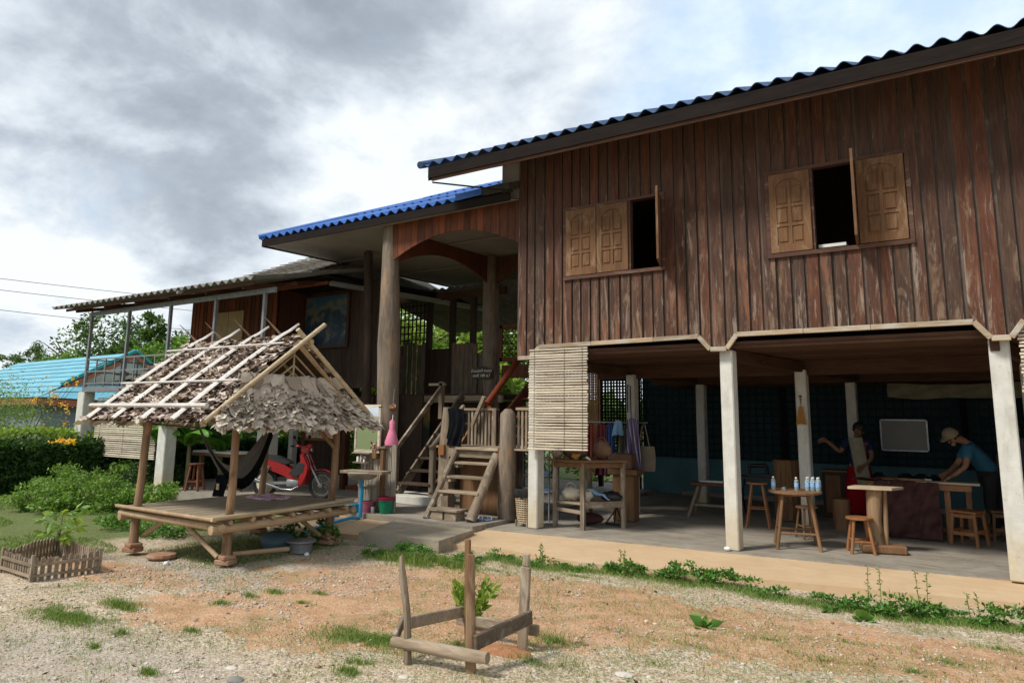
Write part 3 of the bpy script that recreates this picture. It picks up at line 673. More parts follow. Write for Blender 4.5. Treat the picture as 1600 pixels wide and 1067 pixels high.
for c in range(3):
    for i in range(6):
        x0 = -6.46 + i * 0.87
        if c and x0 < -6.4 + c * 1.05: continue
        s = c * 1.15
        place(shb, 'roof_sheet', PO, (x0 + 3, -0.32 + s * math.cos(ang), 5.235 + s * math.sin(ang) + c * 0.03), (ang, 0, 0), (.888, 1, 1))
ry = 2.85; rz_ = 5.22 + 3.17 * psl
MB().tube([(-6.47, -0.33, 5.27), (-3.3, ry, rz_ + .05)], 0.055, 8).build('hip_cap', 'bluetile', PO, smooth=True)
MB().prism([(-6.44, -0.30, 5.21), (-3.3, ry, rz_), (-3.0, 9.0, rz_), (-5.75, 9.0, 5.21)], (0, 0, 0.02)).build('side_roof_slope', 'tiledark', PO)
MB().prism([(-3.3, ry, rz_), (-3.0, 9.0, rz_), (-0.25, 9.0, 5.5), (-0.25, ry, rz_)], (0, 0, 0.02)).build('rear_roof_slope', 'tiledark', PO)
MB().prism([(-1.26, -.36, 5.20), (-.72, -.36, 5.22), (-.72, -.36, 5.33), (-1.26, -.36, 5.31)], (0, 1.2, .52)).build('ridge_end', 'bluetile', PO)
MB().prism([(-.71, -.35, 5.20), (-.18, -.35, 5.20), (-.18, -.35, 5.32), (-.71, -.35, 5.32)], (0, .34, .15)).build('mossy_cap', Mt.setdefault('mossdark', plain('mossy_dark_cement', (.07, .065, .05), (.03, .03, .025), 14, .9, .1, .5)), PO)
MB().b2((-6.40, -0.30, 5.06), (-0.20, -0.27, 5.20)).build('fascia', 'fascia', PO)
MB().beam((-6.38, -0.28, 5.12), (-5.68, 9.0, 5.12), 0.03, 0.13).build('fascia', 'fascia', PO)
MB().prism([(-6.35, -0.265, 5.075), (-0.2, -0.265, 5.075), (-0.2, -0.025, 5.135), (-6.3, -0.025, 5.08)], (0, 0, 0.010)).build('soffit', 'soffit', PO)
MB().prism([(-6.34, -0.02, 5.08), (-0.2, -0.02, 5.14), (-0.2, 9.0, 5.14), (-5.70, 9.0, 5.08)], (0, 0, 0.012)).build('ceiling', 'soffit', PO)
for yy in (1.6, 3.4, 5.2, 7.0): MB().b2((-6.2 + .075 * yy, yy, 5.062), (-.2, yy + .03, 5.078)).build('ceiling_strip', 'soffit', PO)
# upper deck with plank screen, lattice and low walls
DK = thing('upper_deck', 'raised dark timber deck under the porch roof with plank screens', 'deck', (-5, 4, 0))
yy = 3.02
while yy < 6.4:
    w = random.uniform(.15, .2); MB().b2((-7.0, yy, 2.10), (-2.6, yy + w, 2.14)).build('deck_board', 'darkwoodx', DK); yy += w + .008
MB().b2((-6.9, 3.0, 1.95), (-2.6, 3.08, 2.10)).build('beam', 'oldx', DK)
for xx in (-6.6, -4.3, -2.9): MB().b2((xx, 3.2, 0.05), (xx + .13, 3.33, 1.95)).build('deck_post', 'darkwood', DK)
x = -6.75
while x < -5.58:
    w = random.uniform(.10, .15); MB().b2((x, 4.0, 2.16), (x + w, 4.02, 3.42 + random.uniform(-.04, .04))).build('screen_board', 'log', DK); x += w + random.choice([.006, .01, .03])
for k in range(9): MB().b2((-6.7 + k * .13, 4.0, 3.42), (-6.665 + k * .13, 4.02, 4.45)).build('lattice_bar', 'darkwood', DK)
for k in range(6): MB().b2((-6.75, 4.021, 3.5 + k * .17), (-5.5, 4.035, 3.53 + k * .17)).build('lattice_rail', 'darkwood', DK)
for xx in (-5.55, -4.82, -4.20): MB().b2((xx, 3.97, 2.14), (xx + .12, 4.09, 4.55)).build('screen_post', 'darkwood', DK)
MB().b2((-5.43, 4.0, 2.16), (-4.83, 4.02, 3.26)).build('dark_panel', 'darkwood', DK)
x = -4.70
while x < -4.02:
    w = random.uniform(.10, .14); MB().b2((x, 3.94, 2.16), (x + w, 3.96, 3.36 + random.uniform(-.04, .03))).build('screen_board', 'log', DK); x += w + .012
for k in range(5): MB().b2((-4.06 + k * .12, 4.02, 2.16), (-3.96 + k * .12, 4.04, 3.1 - .3 * (k > 1))).build('screen_board', 'log', DK)
MB().b2((-7.1, 3.95, 4.45), (-3.2, 4.05, 4.62)).build('beam', 'darkwoodx', DK)
shg = corr_sheet(0.98, 1.6, 0.245, 0.03); shg.materials.append(Mt['greytile'])
for i in range(5): place(shg, 'roof_sheet', DK, (-7.4 + 5 + i * .98, 4.1 - 4, 4.75), (-math.atan(.22), 0, 0))
for i in range(5): place(shg, 'roof_sheet', DK, (-7.4 + 5 + i * .98, 5.6 - 4, 4.42), (-math.atan(.22), 0, 0))
MB().beam((-5.6, 0.9, 4.42), (-4.9, 5.8, 4.42), .12, .10).build('gutter', 'tin', DK)
MB().beam((-5.7, 0.9, 4.56), (-5.0, 5.8, 4.56), .05, .16).build('gutter_board', 'fascia', DK)
# carved panel, red handrail and woven screen of the inner stair
IS = thing('inner_stair', 'dark inner stair with glossy red-brown handrail, carved balustrade panel and woven bamboo side', 'staircase', (-1.2, 1.5, 0))
cp = MB(); cp.b2((-2.66, 3.0, 3.50), (-1.4, 3.04, 3.57)); cp.b2((-2.66, 3.0, 2.80), (-1.4, 3.04, 2.88)); cp.b2((-2.66, 3.0, 2.8), (-2.6, 3.04, 3.57))
cp.build('carved_panel_frame', 'redwood', IS)
cv = MB()
for i in range(9):
    for j in range(5):
        xx = -2.54 + i * .115; zz = 2.95 + j * .125
        cv.torus((xx, 3.02, zz), (0, 1, 0), 0.045, 0.012, 10, 4)
cv.build('fretwork', 'redwood', IS)
MB().b2((-2.6, 3.0, 2.45), (-1.4, 3.04, 2.72)).build('riser_board', 'redwood', IS)
MB().tube([(-1.62, 1.14, 1.87), (-1.60, 2.25, 2.84)], 0.062, 8).build('handrail', Mt.setdefault('redrail', wood('red_brown_varnish', (0.11, 0.022, 0.010), (0.24, 0.055, 0.022), 'Y', rough=.35, spec=.5)), IS, smooth=True)
MB().b2((-1.62, 1.16, 1.15), (-1.54, 1.24, 1.84)).build('newel_post', 'redrail', IS)
MB().beam((-1.52, 1.1, 1.25), (-1.52, 2.6, 2.35), .05, .22).build('stringer', 'redwood', IS)
for k in range(7): MB().b2((-1.50, 1.2 + k * .22, 1.3 + k * .17), (-0.5, 1.45 + k * .22, 1.335 + k * .17)).build('tread', 'redwood', IS)
wv = MB()
for k in range(34): wv.b2((-1.50 + k * .04, 2.7 + (k % 2) * .008, 1.15), (-1.47 + k * .04, 2.708 + (k % 2) * .008, 2.6))
for k in range(30): wv.b2((-1.5, 2.704, 1.2 + k * .048), (-.2, 2.712, 1.225 + k * .048))
tag(wv.build('woven_screen', 'browz', IS), kind='stuff')
# number board on the log
SG = thing('name_board', 'small dark carved wooden board with two white Thai lines, hung on the inner log pillar', 'sign', (-2.95, 2.78, 2.56))
sb = MB(); pts = [(-3.19, 2.78, 2.47), (-3.12, 2.78, 2.43), (-2.78, 2.78, 2.43), (-2.71, 2.78, 2.48), (-2.70, 2.78, 2.62), (-2.80, 2.78, 2.67), (-2.95, 2.78, 2.70), (-3.10, 2.78, 2.67), (-3.19, 2.78, 2.63)]
sb.prism(pts, (0, .03, 0)); sb.build('board', 'darkwood', SG)
def text(body, loc, size, mat, parent, rot=(math.pi / 2, 0, 0), name='lettering'):
    cu = bpy.data.curves.new(name, 'FONT'); cu.body = body; cu.size = size; cu.align_x = 'CENTER'; cu.align_y = 'CENTER'; cu.extrude = 0.002
    o = bpy.data.objects.new(name, cu); COL.objects.link(o)
    me = bpy.data.meshes.new_from_object(o.evaluated_get(bpy.context.evaluated_depsgraph_get())); bpy.data.objects.remove(o); me.materials.clear(); me.materials.append(Mt[mat])
    o = bpy.data.objects.new(name, me); COL.objects.link(o); o.parent = parent
    o.location = wmat(parent).inverted() @ Vector(loc); o.rotation_euler = rot; return o
text('บ้านเลขที่ หมอน', (-2.95, 2.765, 2.60), 0.085, 'white', SG); text('เลขที่ 180 ม.1', (-2.95, 2.765, 2.50), 0.085, 'white', SG)
# ---------------------------------------------------------------- left stair
ST = thing('long_stair', 'steep weathered plank stair climbing from the white block to the upper deck', 'staircase', (-3.1, 1.0, 0.2))
for xx in (-3.52, -2.72):
    for k in range(1): MB().beam((xx + .03, 0.95, 0.22), (xx + .03, 2.85, 2.10), .045, .16).build('stringer', 'oldz' if xx < -3 else 'browz', ST)
for k in range(8):
    MB().b2((-3.47, 0.90 + k * .245, 0.385 + k * .222), (-2.70, 1.10 + k * .245, 0.425 + k * .222)).build('tread', 'darkwood', ST)
    MB().beam((-3.50, .93 + k * .245, .33 + k * .222), (-3.50, 1.08 + k * .245, .33 + k * .222), .05, .06).build('bracket', 'oldy', ST)
MB().b2((-3.62, 0.90, 0.2), (-3.53, 0.98, 1.04)).build('rail_post', 'oldz', ST); MB().b2((-2.74, 0.92, 0.2), (-2.64, 1.0, 1.10)).build('rail_post', 'oldz', ST)
MB().beam((-3.57, 0.90, 1.00), (-3.57, 2.28, 2.30), .05, .08).build('handrail', 'oldy', ST); MB().tube([(-2.69, .9, 1.06), (-2.69, 1.85, 1.85)], .045, 8).build('handrail', 'oldy', ST)
MB().b2((-3.62, 2.2, 1.6), (-3.53, 2.28, 2.36)).build('rail_post', 'oldz', ST); MB().b2((-3.9, 2.2, 2.28), (-3.5, 2.30, 2.33)).build('rail_cap', 'oldx', ST)
tag(MB().b2((-3.86, 0.72, 0.061), (-2.5, 1.45, 0.205), .01).build('stair_block', 'concrete'), 'whitewashed concrete block at the foot of the long stair', 'block')
WB = thing('under_stair_wall', 'dark plank wall below the deck, behind the long stair', 'wall', (-4.5, 3.4, 0))
x = -6.9
while x < -2.3: w = random.uniform(.14, .2); MB().b2((x, 3.40, .06), (x + w, 3.43, 1.98)).build('board', 'darkwood', WB); x += w + .008
m, nt, b = newmat('faded_mural', .7); v = objc(nt); sx = N(nt, 'ShaderNodeSeparateXYZ'); L(nt, v, sx.inputs[0])
f = mth(nt, 'ADD', mth(nt, 'MULTIPLY', mth(nt, 'SUBTRACT', sx.outputs[2], 1.55), 1.3), noise(nt, v, 4, 6, .7))
L(nt, ramp(nt, f, [(.30, (.12, .16, .15)), (.42, (.22, .34, .2)), (.52, (.5, .36, .12)), (.62, (.75, .48, .15)), (.9, (.8, .55, .18))]), b.inputs[0]); Mt['mural'] = m
tag(MB().b2((-5.9, 3.36, .95), (-4.85, 3.39, 1.93)).build('mural', 'mural'), 'faded yellow and green landscape picture on the wall behind the long stair', 'picture')
# ---------------------------------------------------------------- landing and short stair
LD = thing('landing', 'small plank landing on log posts at the top of the short front stair', 'landing', (-1.2, 0.8, 0))
m = MB(); m.tube([(-1.93, .42, .06), (-1.93, .42, 1.15), (-1.90, .42, 1.80)], [.15, .13, .10], 10, .1); m.build('log_post', 'oldz', LD, smooth=True)
m = MB(); m.tube([(-.62, .36, .04), (-.63, .36, 1.1), (-.62, .36, 1.16), (-.62, .36, 1.70), (-.62, .36, 1.78)], [.145, .15, .135, .13, .05], 12, .06); m.build('log_post', 'log', LD, smooth=True)
MB().b2((-1.95, .30, .06), (-1.78, .40, 1.17)).build('square_post', 'oldz', LD)
for k in range(9): MB().b2((-2.1, .34 + k * .17, 1.12), (-.2, .34 + k * .17 + .16, 1.15)).build('deck_board', 'oldx', LD)
MB().b2((-1.78, .28, .98), (-.76, .33, 1.12)).build('beam', 'oldx', LD)
MB().b2((-1.98, .25, 1.0), (-1.86, .30, 1.17)).build('end_block', 'orangez', LD); MB().b2((-.74, .24, .98), (-.64, .29, 1.16)).build('end_block', 'orangez', LD)
for k in range(9): MB().b2((-1.93 + k * .075, 1.0, 1.15), (-1.89 + k * .075, 1.03, 1.76)).build('baluster', 'oldz', LD)
MB().b2((-2.0, .97, 1.76), (-1.28, 1.06, 1.80)).build('rail', 'oldx', LD); MB().b2((-1.37, .96, 1.15), (-1.29, 1.05, 1.80)).build('rail_post', 'oldz', LD)
for k in range(6): MB().b2((-.48 + k * .075, .42, 1.15), (-.44 + k * .075, .45, 1.76)).build('baluster', 'oldz', LD)
MB().b2((-.5, .40, 1.76), (-.02, .48, 1.80)).build('rail', 'oldx', LD)
MB().beam((-1.75, .9, 1.5), (-1.5, .9, 2.0), .06, .06).build('brace', 'oldx', LD)
SS = thing('short_stair', 'short open ladder stair of grey wood in front of the landing, thick pole stringers', 'staircase', (-1.2, 0, .06))
MB().tube([(-1.60, -.47, .06), (-1.60, .30, 1.12)], [.05, .045], 8, .1).build('stringer', 'oldz', SS)
MB().tube([(-.80, -.37, .07), (-.80, .30, 1.05)], [.085, .07], 10, .1).build('stringer', 'oldz', SS, smooth=True)
for k in range(3):
    MB().b2((-1.60, -.22 + k * .19, .44 + k * .215), (-.78, .0 + k * .19, .48 + k * .215), .006).build('tread', 'oldx', SS)
    MB().box((-1.53, -.12 + k * .19, .41 + k * .215), (.08, .16, .05)).build('bracket', 'oldx', SS); MB().box((-.87, -.12 + k * .19, .40 + k * .215), (.05, .1, .09), (.5, 0, 0)).build('bracket', 'oldx', SS)
MB().b2((-1.58, .22, 1.10), (-.72, .36, 1.14), .006).build('tread', 'oldx', SS)
bx = thing('step_box', 'low weathered wooden box step at the foot of the short stair', 'step', (-1.25, -.35, .06))
MB().b2((-1.55, -.48, .19), (-.98, -.18, .225), .005).build('top', 'oldx', bx); MB().b2((-1.50, -.45, .065), (-1.28, -.22, .19)).build('side', 'oldx', bx); MB().b2((-1.24, -.45, .065), (-1.02, -.22, .19)).build('side', 'oldx', bx)
tag(MB().b2((-1.72, .55, .07), (-.8, .6, .95)).build('brown_board', 'browz'), 'plain brown board standing in the dark under the landing', 'board')
# jacket hung on the post
cl = plain('black_cloth', (.006, .007, .009), (.012, .013, .016), 9, .95, .02, .3); Mt['blackcloth'] = cl
def cloth(fn, nu, nv, t, name, mat, parent=None, smooth=True):
    m = MB(); m.grid(fn, nu, nv); m.thick(t); return m.build(name, mat, parent, smooth)
o = cloth(lambda u, v: (-1.86 + .34 * u + .05 * math.sin(v * 4), .33 - .06 * math.sin(math.pi * u) - .02 * math.sin(u * 19 + v * 3), 1.80 - .62 * v - .05 * abs(u - .4)), 18, 12, .012, 'hung_jacket', cl)
tag(o, 'black jacket hung over the left log post of the landing', 'jacket')
# plank floor mats, slippers
sl_ = thing('slippers', 'pair of blue and white slippers beside the short stair', 'slippers', (-.72, -.1, .06))
Mt['bluecloth'] = plain('blue_rubber', (.05, .16, .40), (.30, .42, .6), 30, .7)
for k, (a, b) in enumerate(((-.80, -.12), (-.68, -.05))):
    m = MB(); m.ball((a, b, .078), .06, (.8, 1.9, .28)); m.build('sole', 'bluecloth', sl_, True); MB().torus((a, b + .02, .085), (0, 1, 0), .04, .01, 12, 5).build('strap', 'white', sl_)
# ================================================================ LEFT BUILDING with the veranda
LB = thing('veranda_house', 'older red plank house on white pillars with steel framed veranda and grey wavy roof', 'house', (-9, 0, 0))
pq = aty(414, 700, .45)
MB().b2((pq.x - .17, .35, .06), (pq.x + .17, .65, 2.12), .015).build('pillar', 'postc', LB)
for xx in (-12.28, -8.72):
    m = MB(); m.b2((xx, -.82, -.1 if xx < -9 else .0), (xx + .30, -.56, 2.12), .015); m.build('pillar', 'postc', LB)
pq = aty(456, 700, 1.7)
MB().b2((pq.x - .07, 1.65, .06), (pq.x + .07, 1.79, 2.1)).build('pillar', 'postc', LB)
MB().b2((-12.05, -.76, 2.18), (-5.2, 1.1, 2.235)).build('veranda_floor', 'greytile', LB)
MB().b2((-12.1, -.82, 2.12), (-5.2, -.77, 2.235)).build('beam', 'steel', LB)
for xx in (-12.02, -10.33, -8.67, -7.05, -5.5): MB().b2((xx - .03, -.83, 2.24), (xx + .03, -.77, 3.96)).build('steel_post', 'steel', LB)
MB().b2((-12.1, -.82, 3.93), (-5.2, -.77, 4.03)).build('steel_beam', 'steel', LB); 
for z_ in (2.30, 2.58, 2.87): MB().b2((-12.02, -.815, z_), (-5.3, -.785, z_ + .03)).build('rail', 'steel', LB)
xx = -12.0
while xx < -5.4: MB().b2((xx, -.812, 2.26), (xx + .03, -.788, 2.88)).build('baluster', 'steel', LB); xx += .41
for z_ in (2.30, 2.58, 2.87): MB().b2((-12.035, -.78, z_), (-12.005, 1.0, z_ + .03)).build('rail', 'steel', LB)
for k in range(4): MB().b2((-12.035, -.4 + k * .4, 2.26), (-12.005, -.37 + k * .4, 2.88)).build('baluster', 'steel', LB)
shv = corr_sheet(0.98, 1.5, 0.245, 0.034); shv.materials.append(Mt['greytile'])
for c in range(2):
    for i in range(8): place(shv, 'roof_sheet', LB, (-13.05 + 9 + i * .979, -1.28 + c * 1.35, 4.13 + c * .30 + c * .02), (math.atan(.222), 0, 0))
MB().b2((-12.6, -1.15, 4.04), (-5.4, -1.12, 4.10)).build('purlin', 'darkwoodx', LB)
for xx in (-12.2, -10.9, -9.6, -8.3, -7.0, -5.8): MB().beam((xx, -1.1, 4.03), (xx, 1.0, 4.48), .05, .08).build('rafter', 'darkwoody', LB)
for yy in (-.2, .6): MB().b2((-12.8, yy, 4.19 + .18 * (yy + .2)), (-5.4, yy + .06, 4.25 + .18 * (yy + .2))).build('purlin', 'redwood', LB)
# front wall of red planks with a boarded window
x = -10.75
while x < -7.45:
    w = random.uniform(.13, .17); x1 = min(x + w, -7.42)
    MB().b2((x, 1.0, 2.24), (x1, 1.03, 4.62)).build('wall_board', 'redwood', LB); MB().b2((x + .01, .985, 2.24), (x + .035, 1.0, 4.60)).build('batten', 'redwood', LB); x = x1 + .006
Mt['canvas'] = plain('faded_tan_boards', (.36, .27, .15), (.28, .21, .12), 5, .85)
for k in range(2): MB().b2((-9.75 + k * .58, .955, 2.9), (-9.19 + k * .58, .982, 4.06)).build('window_shutter', 'canvas', LB)
x = -7.42
while x < -5.0:
    w = random.uniform(.14, .19); MB().b2((x, 1.85, 2.24), (x + w, 1.88, 4.62)).build('wall_board', 'darkwood', LB); x += w + .008
MB().b2((-7.46, 1.0, 2.24), (-7.42, 1.85, 4.62)).build('wall_return', 'redwood', LB)

MB().prism([(-10.8, 1.05, 2.2), (-10.8, 8, 2.2), (-10.8, 8, 4.7), (-10.8, 1.05, 4.7)], (.04, 0, 0)).build('side_wall', 'redwood', LB)
MB().b2((-10.7, 3.3, 2.2), (-7.1, 3.34, 4.9)).build('inner_wall', 'darkwood', LB)
# grey tile roof above
def tileroof(P, nu, nv, mat, parent, name='roof_tile'):
    A, B, C_, D = [Vector(p) for p in P]     # A left eave, B right eave, C right ridge, D left ridge
    for j in range(nv):
        for i in range(nu):
            f = lambda u, v: A.lerp(B, u).lerp(D.lerp(C_, u), v)
            u0, u1, v0, v1 = i / nu, (i + .96) / nu, j / nv, min((j + 1.12) / nv, 1.02)
            n = (B - A).cross(D - A).normalized()
            lift = n * .035
            MB().prism([f(u0, v0) + lift, f(u1, v0) + lift, f(u1, v1), f(u0, v1)], n * .02).build(name, mat, parent)
Mt['oldtile'] = plain('old_grey_tile', (.30, .28, .25), (.20, .185, .165), 6, .9, .15, .4, var=.35, dirt=(.12, .105, .09), dirtamt=.5)
tileroof([(-9.6, .55, 4.60), (-5.75, .55, 4.60), (-6.6, 3.2, 5.62), (-8.9, 3.2, 5.80)], 14, 12, 'oldtile', LB)
MB().prism([(-9.65, .5, 4.56), (-5.7, .5, 4.56), (-6.55, 3.25, 5.58), (-8.9, 3.25, 5.76)], (0, 0, .02)).build('roof_deck', 'fascia', LB)
MB().prism([(-11.5, 1.6, 4.72), (-9.6, .55, 4.58), (-8.9, 3.2, 5.78)], (0, 0, .03)).build('roof_hip', 'oldtile', LB)
MB().prism([(-5.7, .5, 4.56), (-5.7, 6, 4.56), (-6.6, 3.25, 5.58)], (0, 0, .03)).build('roof_hip', 'greytile', LB)
MB().beam((-7.5, .45, 4.56), (-5.55, .42, 4.54), .13, .07).build('gutter', 'tin', LB); MB().beam((-7.0, .50, 4.62), (-6.5, .9, 4.78), .10, .015).build('flashing', 'tin', LB)
MB().tube([(-7.75, -1.25, 4.10), (-7.7, -.9, 4.14)], .05, 8).build('gutter_end', 'tin', LB)
MB().b2((-7.6, .6, 4.46), (-5.3, 1.8, 4.50)).build('ceiling_board', 'fascia', LB)
# lower rooms: plank wall behind the motorcycle, doorway, red brown post
x = -7.25
while x < -6.0:
    w = random.uniform(.14, .19); MB().b2((x, 1.9, .36), (x + w, 1.93, 2.1)).build('wall_board', 'darkwood', LB); x += w + .008
MB().b2((-7.3, 1.86, .06), (-6.0, 1.97, .36)).build('sill_wall', 'concrete' if False else 'slab', LB)
MB().b2((-7.38, 1.84, .06), (-7.25, 1.98, 2.1)).build('door_post', 'redwood', LB); MB().b2((-6.05, 1.84, .06), (-5.93, 1.98, 2.1)).build('door_post', 'redwood', LB)
MB().b2((-5.9, 2.6, .06), (-4.4, 2.64, 2.1)).build('inner_door', 'darkwood', LB); MB().b2((-5.5, 2.3, .06), (-5.0, 2.34, 2.05)).build('door_leaf', 'redwood', LB)
MB().b2((-5.95, 1.9, .06), (-4.7, 2.5, .14)).build('threshold', 'redwood', LB)
# painting of mountains
def pic_mat(name, fn):
    m, nt, b = newmat(name, .45, .4); v = objc(nt); sx = N(nt, 'ShaderNodeSeparateXYZ'); L(nt, v, sx.inputs[0]); L(nt, fn(nt, v, sx), b.inputs[0]); Mt[name] = m
pic_mat('mountain_picture', lambda nt, v, sx: ramp(nt, mth(nt, 'ADD', mth(nt, 'MULTIPLY', noise(nt, v, 2.6, 7, .65, .4), 1.1), mth(nt, 'MULTIPLY', mth(nt, 'SUBTRACT', sx.outputs[2], .55), .30)), [(.34, (.010, .018, .028)), (.50, (.02, .05, .08)), (.60, (.15, .13, .09)), (.70, (.03, .09, .14)), (.9, (.02, .08, .16))]))
pf = thing('landscape_painting', 'large dark blue mountain landscape painting on the upper veranda wall', 'painting', (-7.2, 1.75, 3.3))
MB().b2((-7.38, 1.76, 3.15), (-5.95, 1.80, 4.38)).build('frame', 'darkwoodx', pf); MB().b2((-7.34, 1.745, 3.19), (-5.99, 1.758, 4.34)).build('canvas', 'mountain_picture', pf)
pic_mat('koi_picture', lambda nt, v, sx: ramp(nt, noise(nt, v, 5.5, 3, .5, 1.2), [(.30, (.02, .10, .42)), (.42, (.03, .30, .62)), (.47, (.75, .62, .12)), (.52, (.75, .10, .03)), (.58, (.75, .70, .62)), (.66, (.55, .05, .03)), (.75, (.04, .28, .55))]))
kf = thing('koi_painting', 'bright painting of red and orange koi carp in blue water above the motorcycle', 'painting', (-6.9, 1.8, 1.2))
MB().b2((-7.22, 1.82, 1.08), (-6.12, 1.86, 1.92)).build('frame', 'browz', kf); MB().b2((-7.16, 1.80, 1.14), (-6.18, 1.82, 1.86)).build('canvas', 'koi_picture', kf)
# ================================================================ THATCHED PAVILION
PV = thing('thatched_pavilion', 'small open bamboo pavilion with dry leaf thatched gable roof and raised slatted deck', 'pavilion', (-2.5, -3.2, -.1))
Yf, Yb, Yr, ZE, ZR = -4.55, -1.95, -3.22, 1.56, 2.62
XL, XR = -4.02, -1.38
# posts with braces
for (x0, y0, x1, y1, zt) in ((-3.28, -4.20, -3.24, -4.18, 1.62), (-1.66, -3.98, -1.64, -3.98, 1.62), (-1.80, -2.28, -1.76, -2.25, 1.7), (-3.35, -2.25, -3.3, -2.25, 1.6)):
    m = MB(); m.tube([(x0, y0, -.06), (x0, y0, .3), ((x0 + x1) / 2 + .02, (y0 + y1) / 2, .8), (x1, y1, zt)], [.060, .052, .048, .045], 10, .14); m.build('post', 'peeled', PV, True)
    m = MB(); m.box((x0, y0, -.075), (.2, .17, .06), (0, 0, .3), .01); m.box((x0 + .01, y0, -.02), (.17, .16, .05), (0, 0, -.1), .01); m.build('footing', Mt.setdefault('brick', plain('red_brown_brick', (.30, .15, .09), (.36, .25, .17), 9, .9, .1, .4)), PV)
for p, q_, r in (((-1.76, -2.3, 1.2), (-1.76, -2.75, 1.58), .03), ((-3.24, -4.17, 1.35), (-3.05, -4.25, 1.6), .04)):
    MB().tube([p, q_], r, 8, .1).build('roof_brace', 'peeled', PV, True)
for p, q_ in (((-3.25, -4.1, .08), (-2.65, -4.1, .38)), ((-2.5, -4.12, .40), (-1.72, -4.05, -.02)), ((-1.66, -3.9, .0), (-1.5, -3.2, -.02)), ((-1.85, -2.4, .02), (-1.62, -3.05, .38))):
    MB().tube([p, q_], .03, 8, .1).build('leg_brace', 'peeledx', PV, True)
# deck frame poles and bamboo slats
MB().tube([(-3.50, -4.28, .37), (-1.42, -4.22, .35)], .045, 8, .1).build('deck_beam', 'peeledx', PV, True)
MB().tube([(-1.50, -4.32, .33), (-1.52, -3.3, .33), (-1.60, -2.02, .34)], [.05, .055, .048], 10, .08).build('deck_beam', 'peeledx', PV, True)
MB().tube([(-3.42, -2.15, .36), (-1.5, -2.12, .36)], .045, 8, .1).build('deck_beam', 'peeledx', PV, True)
MB().tube([(-3.40, -4.35, .33), (-3.42, -2.1, .33)], .045, 8, .1).build('deck_beam', 'peeledx', PV, True)
for k in range(7): MB().tube([(-3.5 + .02, -4.1 + k * .3, .40), (-1.44, -4.1 + k * .3, .40)], .028, 7, .1).build('deck_joist', 'peeledx', PV, True)
Mt['deckslat'] = wood('grey_brown_split_bamboo', (.20, .15, .10), (.44, .36, .26), 'Y', (.34, .30, .25), .4, rough=.55, var=.35)
x = -3.50
while x < -1.47:
    w = random.uniform(.05, .075); MB().b2((x, -4.30, .44), (x + w, -2.08, .452 + random.uniform(0, .006))).build('deck_slat', 'deckslat', PV); x += w + .006
MB().tube([(-1.44, -4.36, .46), (-1.47, -3.2, .462), (-1.66, -1.98, .47)], .028, 8).build('edge_bamboo', Mt.setdefault('bamboo_y', wood('yellow_bamboo_pole', (.30, .22, .12), (.58, .47, .31), 'Y', (.26, .20, .13), .5, rough=.4, spec=.4, var=.15)), PV, True)
MB().tube([(-3.52, -4.33, .455), (-1.42, -4.33, .45)], .024, 8).build('edge_bamboo', 'peeledx', PV, True)
# roof poles
MB().tube([(XL, Yr, ZR - .06), (XR + .12, Yr, ZR - .05)], .035, 8).build('ridge_pole', 'peeledx', PV, True)
MB().tube([(XL + .1, Yf + .2, ZE + .05), (XR - .1, Yf + .2, ZE + .05)], .035, 8).build('eave_pole', 'peeledx', PV, True)
MB().tube([(XL + .1, Yb - .2, ZE + .05), (XR - .1, Yb - .2, ZE + .05)], .035, 8).build('eave_pole', 'peeledx', PV, True)
for xx in (XL + .05, -3.4, -2.75, -2.1, XR - .12):
    MB().tube([(xx, Yf, ZE - .03), (xx, Yr, ZR - .1)], .024, 7).build('rafter', 'peeledx', PV, True); MB().tube([(xx, Yb, ZE - .03), (xx, Yr, ZR - .1)], .024, 7).build('rafter', 'peeledx', PV, True)
